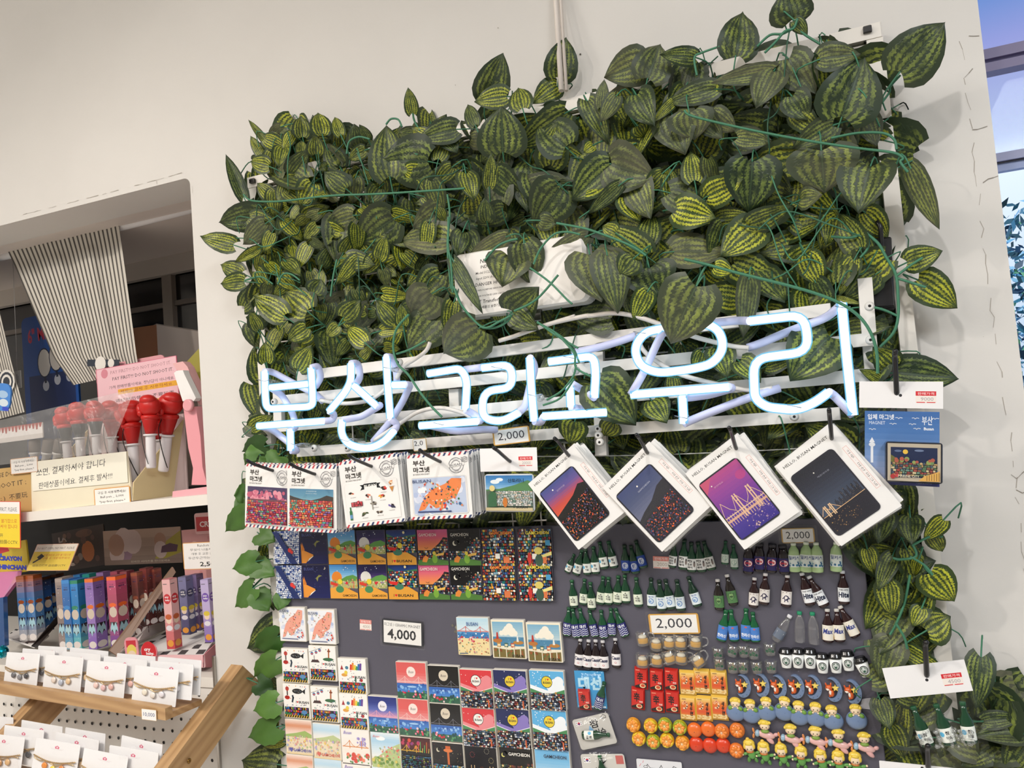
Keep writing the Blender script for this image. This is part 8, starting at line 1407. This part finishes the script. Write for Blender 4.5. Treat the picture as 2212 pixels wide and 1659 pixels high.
def bracelet_card(TL, TR, BL, y, yb, label, charm, front=True, seed=0):
    M_, w_, h_ = quad(at(*Y4(*TL), y), at(*Y4(*TR), y), at(*Y4(*BL), yb)); t_ = thing('bracelet_card', label, 'bracelet', M_, 'carded bracelets')
    m_ = MB('card'); m_.prism(m_.rrect(w_ * .94, h_ * .96, .0015, 2), -.0008, 0, 'f0eff0'); m_.art(w_ * .94, h_ * .96, 0); m_.B(.35, .79, .65, .793, 'c8b0b4'); m_.B(.38, .765, .62, .768, 'c8b0b4'); m_.G([(.46, .79), (.54, .79), (.55, .84), (.5, .88), (.45, .84)], 'd8708a'); m_.D(.5, .83, .014, 'f4e8ea'); m_.obj('backing_card', t_)
    if front:
        c = MB('metal'); n = 46; yy = lambda a: .04 * h_ - h_ * .1 * math.sin(math.pi * a)
        c.tube([((a / n - .5) * w_ * .88, yy(a / n), .003 + .002 * math.sin(math.pi * a / n)) for a in range(n + 1)], [.0016 if a % 2 else .0009 for a in range(n + 1)], 'd8b888', 6)
        c.tube([((a / n - .5) * w_ * .84, yy(a / n) - .003 - .002 * math.sin(a * .3), .0035) for a in range(n + 1)], [.0013 if a % 2 else .0008 for a in range(n + 1)], 'e0c8a0', 6); c.obj('chain', t_)
        for i, x in enumerate((-.18, 0, .18)):
            k = MB('gloss'); k.ball((x * w_, -.19 * h_ - (.05 * h_ if i == 1 else 0), .003), (w_ * .06, h_ * .085, .002), charm[i], 10, 8); k.tube([(x * w_, -.06 * h_, .003), (x * w_, -.12 * h_, .003)], .0008, 'd8b888', 5); k.obj('charm', t_)
    s_ = sleeve(w_, h_ * 1.02, .0055, seed + 3, 'film', .0012); s_.obj('plastic_bag', t_)
ys = lambda x: -.14 - .058 * x / 1500
CH = [('6a6a70', '8a8a90', '3f3f46'), ('ecdcd0', 'b8c0d0', 'e8c8a0'), ('f0d0c8', 'e8c0c0', 'e8b8b0'), ('ece4d4', 'f0e8e0', 'e8e4ea')]
NMB = ['dark charms', 'beige charms', 'pink charms', 'white charms']
for i, (TL, TR, BL) in enumerate((((72, 190), (372, 206), (0, 462)), ((402, 208), (742, 238), (335, 508)), ((755, 255), (1112, 290), (690, 550)), ((1165, 300), (1562, 348), (1088, 608)))):
    bracelet_card(TL, TR, BL, ys(TL[0]) + .022, ys(TL[0]) + .012, f'upper row bracelet card with {NMB[i]}, {nth(i, 4)} of the front four', CH[i], True, i)
for i, (TL, TR, BL) in enumerate((((205, 158), (500, 182), (140, 430)), ((545, 182), (892, 212), (480, 470)), ((895, 222), (1290, 262), (830, 520)), ((1295, 262), (1690, 300), (1225, 560)))):
    bracelet_card(TL, TR, BL, ys(TL[0]) + .036, ys(TL[0]) + .028, f'upper row bracelet card half hidden in second layer, {nth(i, 4)} of four', CH[i], True, 10 + i)
for i, (TL, TR, BL) in enumerate((((345, 138), (605, 152), (280, 400)), ((612, 150), (960, 188), (545, 430)), ((1012, 200), (1362, 230), (950, 480)), ((1360, 228), (1755, 264), (1300, 520)))):
    bracelet_card(TL, TR, BL, ys(TL[0]) + .05, ys(TL[0]) + .044, f'upper row bracelet card in rearmost layer, {nth(i, 4)} of four', CH[i], i == 3, 20 + i)
y2_ = lambda x: ys(x) - .075
for i, (TL, TR, BL) in enumerate((((-130, 872), (232, 920), (-190, 1190)), ((305, 912), (705, 985), (245, 1230)), ((712, 1000), (1112, 1085), (650, 1330)))):
    bracelet_card(TL, TR, BL, y2_(TL[0]) + .02, y2_(TL[0]) + .008, f'lower row bracelet card, {nth(i, 3)} of the front three', [('d8a878', 'c89868', 'e0b888'), ('e8903a', 'ecd04a', 'd8884a'), CH[2]][i], True, 30 + i)
for i, (TL, TR, BL) in enumerate((((50, 812), (410, 862), (-20, 1120)), ((480, 868), (872, 945), (420, 1190)), ((938, 980), (1382, 1052), (880, 1310)))):
    bracelet_card(TL, TR, BL, y2_(TL[0]) + .036, y2_(TL[0]) + .028, f'lower row bracelet card in second layer, {nth(i, 3)} of three', CH[i], True, 40 + i)
for i, (TL, TR, BL) in enumerate((((-200, 722), (150, 752), (-260, 1050)), ((195, 768), (568, 832), (130, 1090)), ((570, 832), (935, 892), (505, 1150)), ((1048, 898), (1418, 985), (980, 1220)))):
    bracelet_card(TL, TR, BL, y2_(TL[0]) + .05, y2_(TL[0]) + .044, f'lower row bracelet card in rearmost layer, {nth(i, 4)} of four', CH[i], False, 50 + i)

# unseen counter added to bounce light up at the soffit; also carries the stand
tb = thing('bounce_counter', 'white counter under the wooden stand, below the lower edge of the picture', 'table', Matrix.Translation((-1.55, -.33, 0)))
m_ = MB('paint'); m_.box((0, 0, .79), (1.5, .62, .03), 'efece8', .002); m_.obj('table_top', tb)
for sx_ in (-.7, .7):
    for sy_ in (-.27, .27): m_ = MB('paint'); m_.box((sx_, sy_, .3875), (.045, .045, .775), 'e4e0da'); m_.obj('leg', tb)
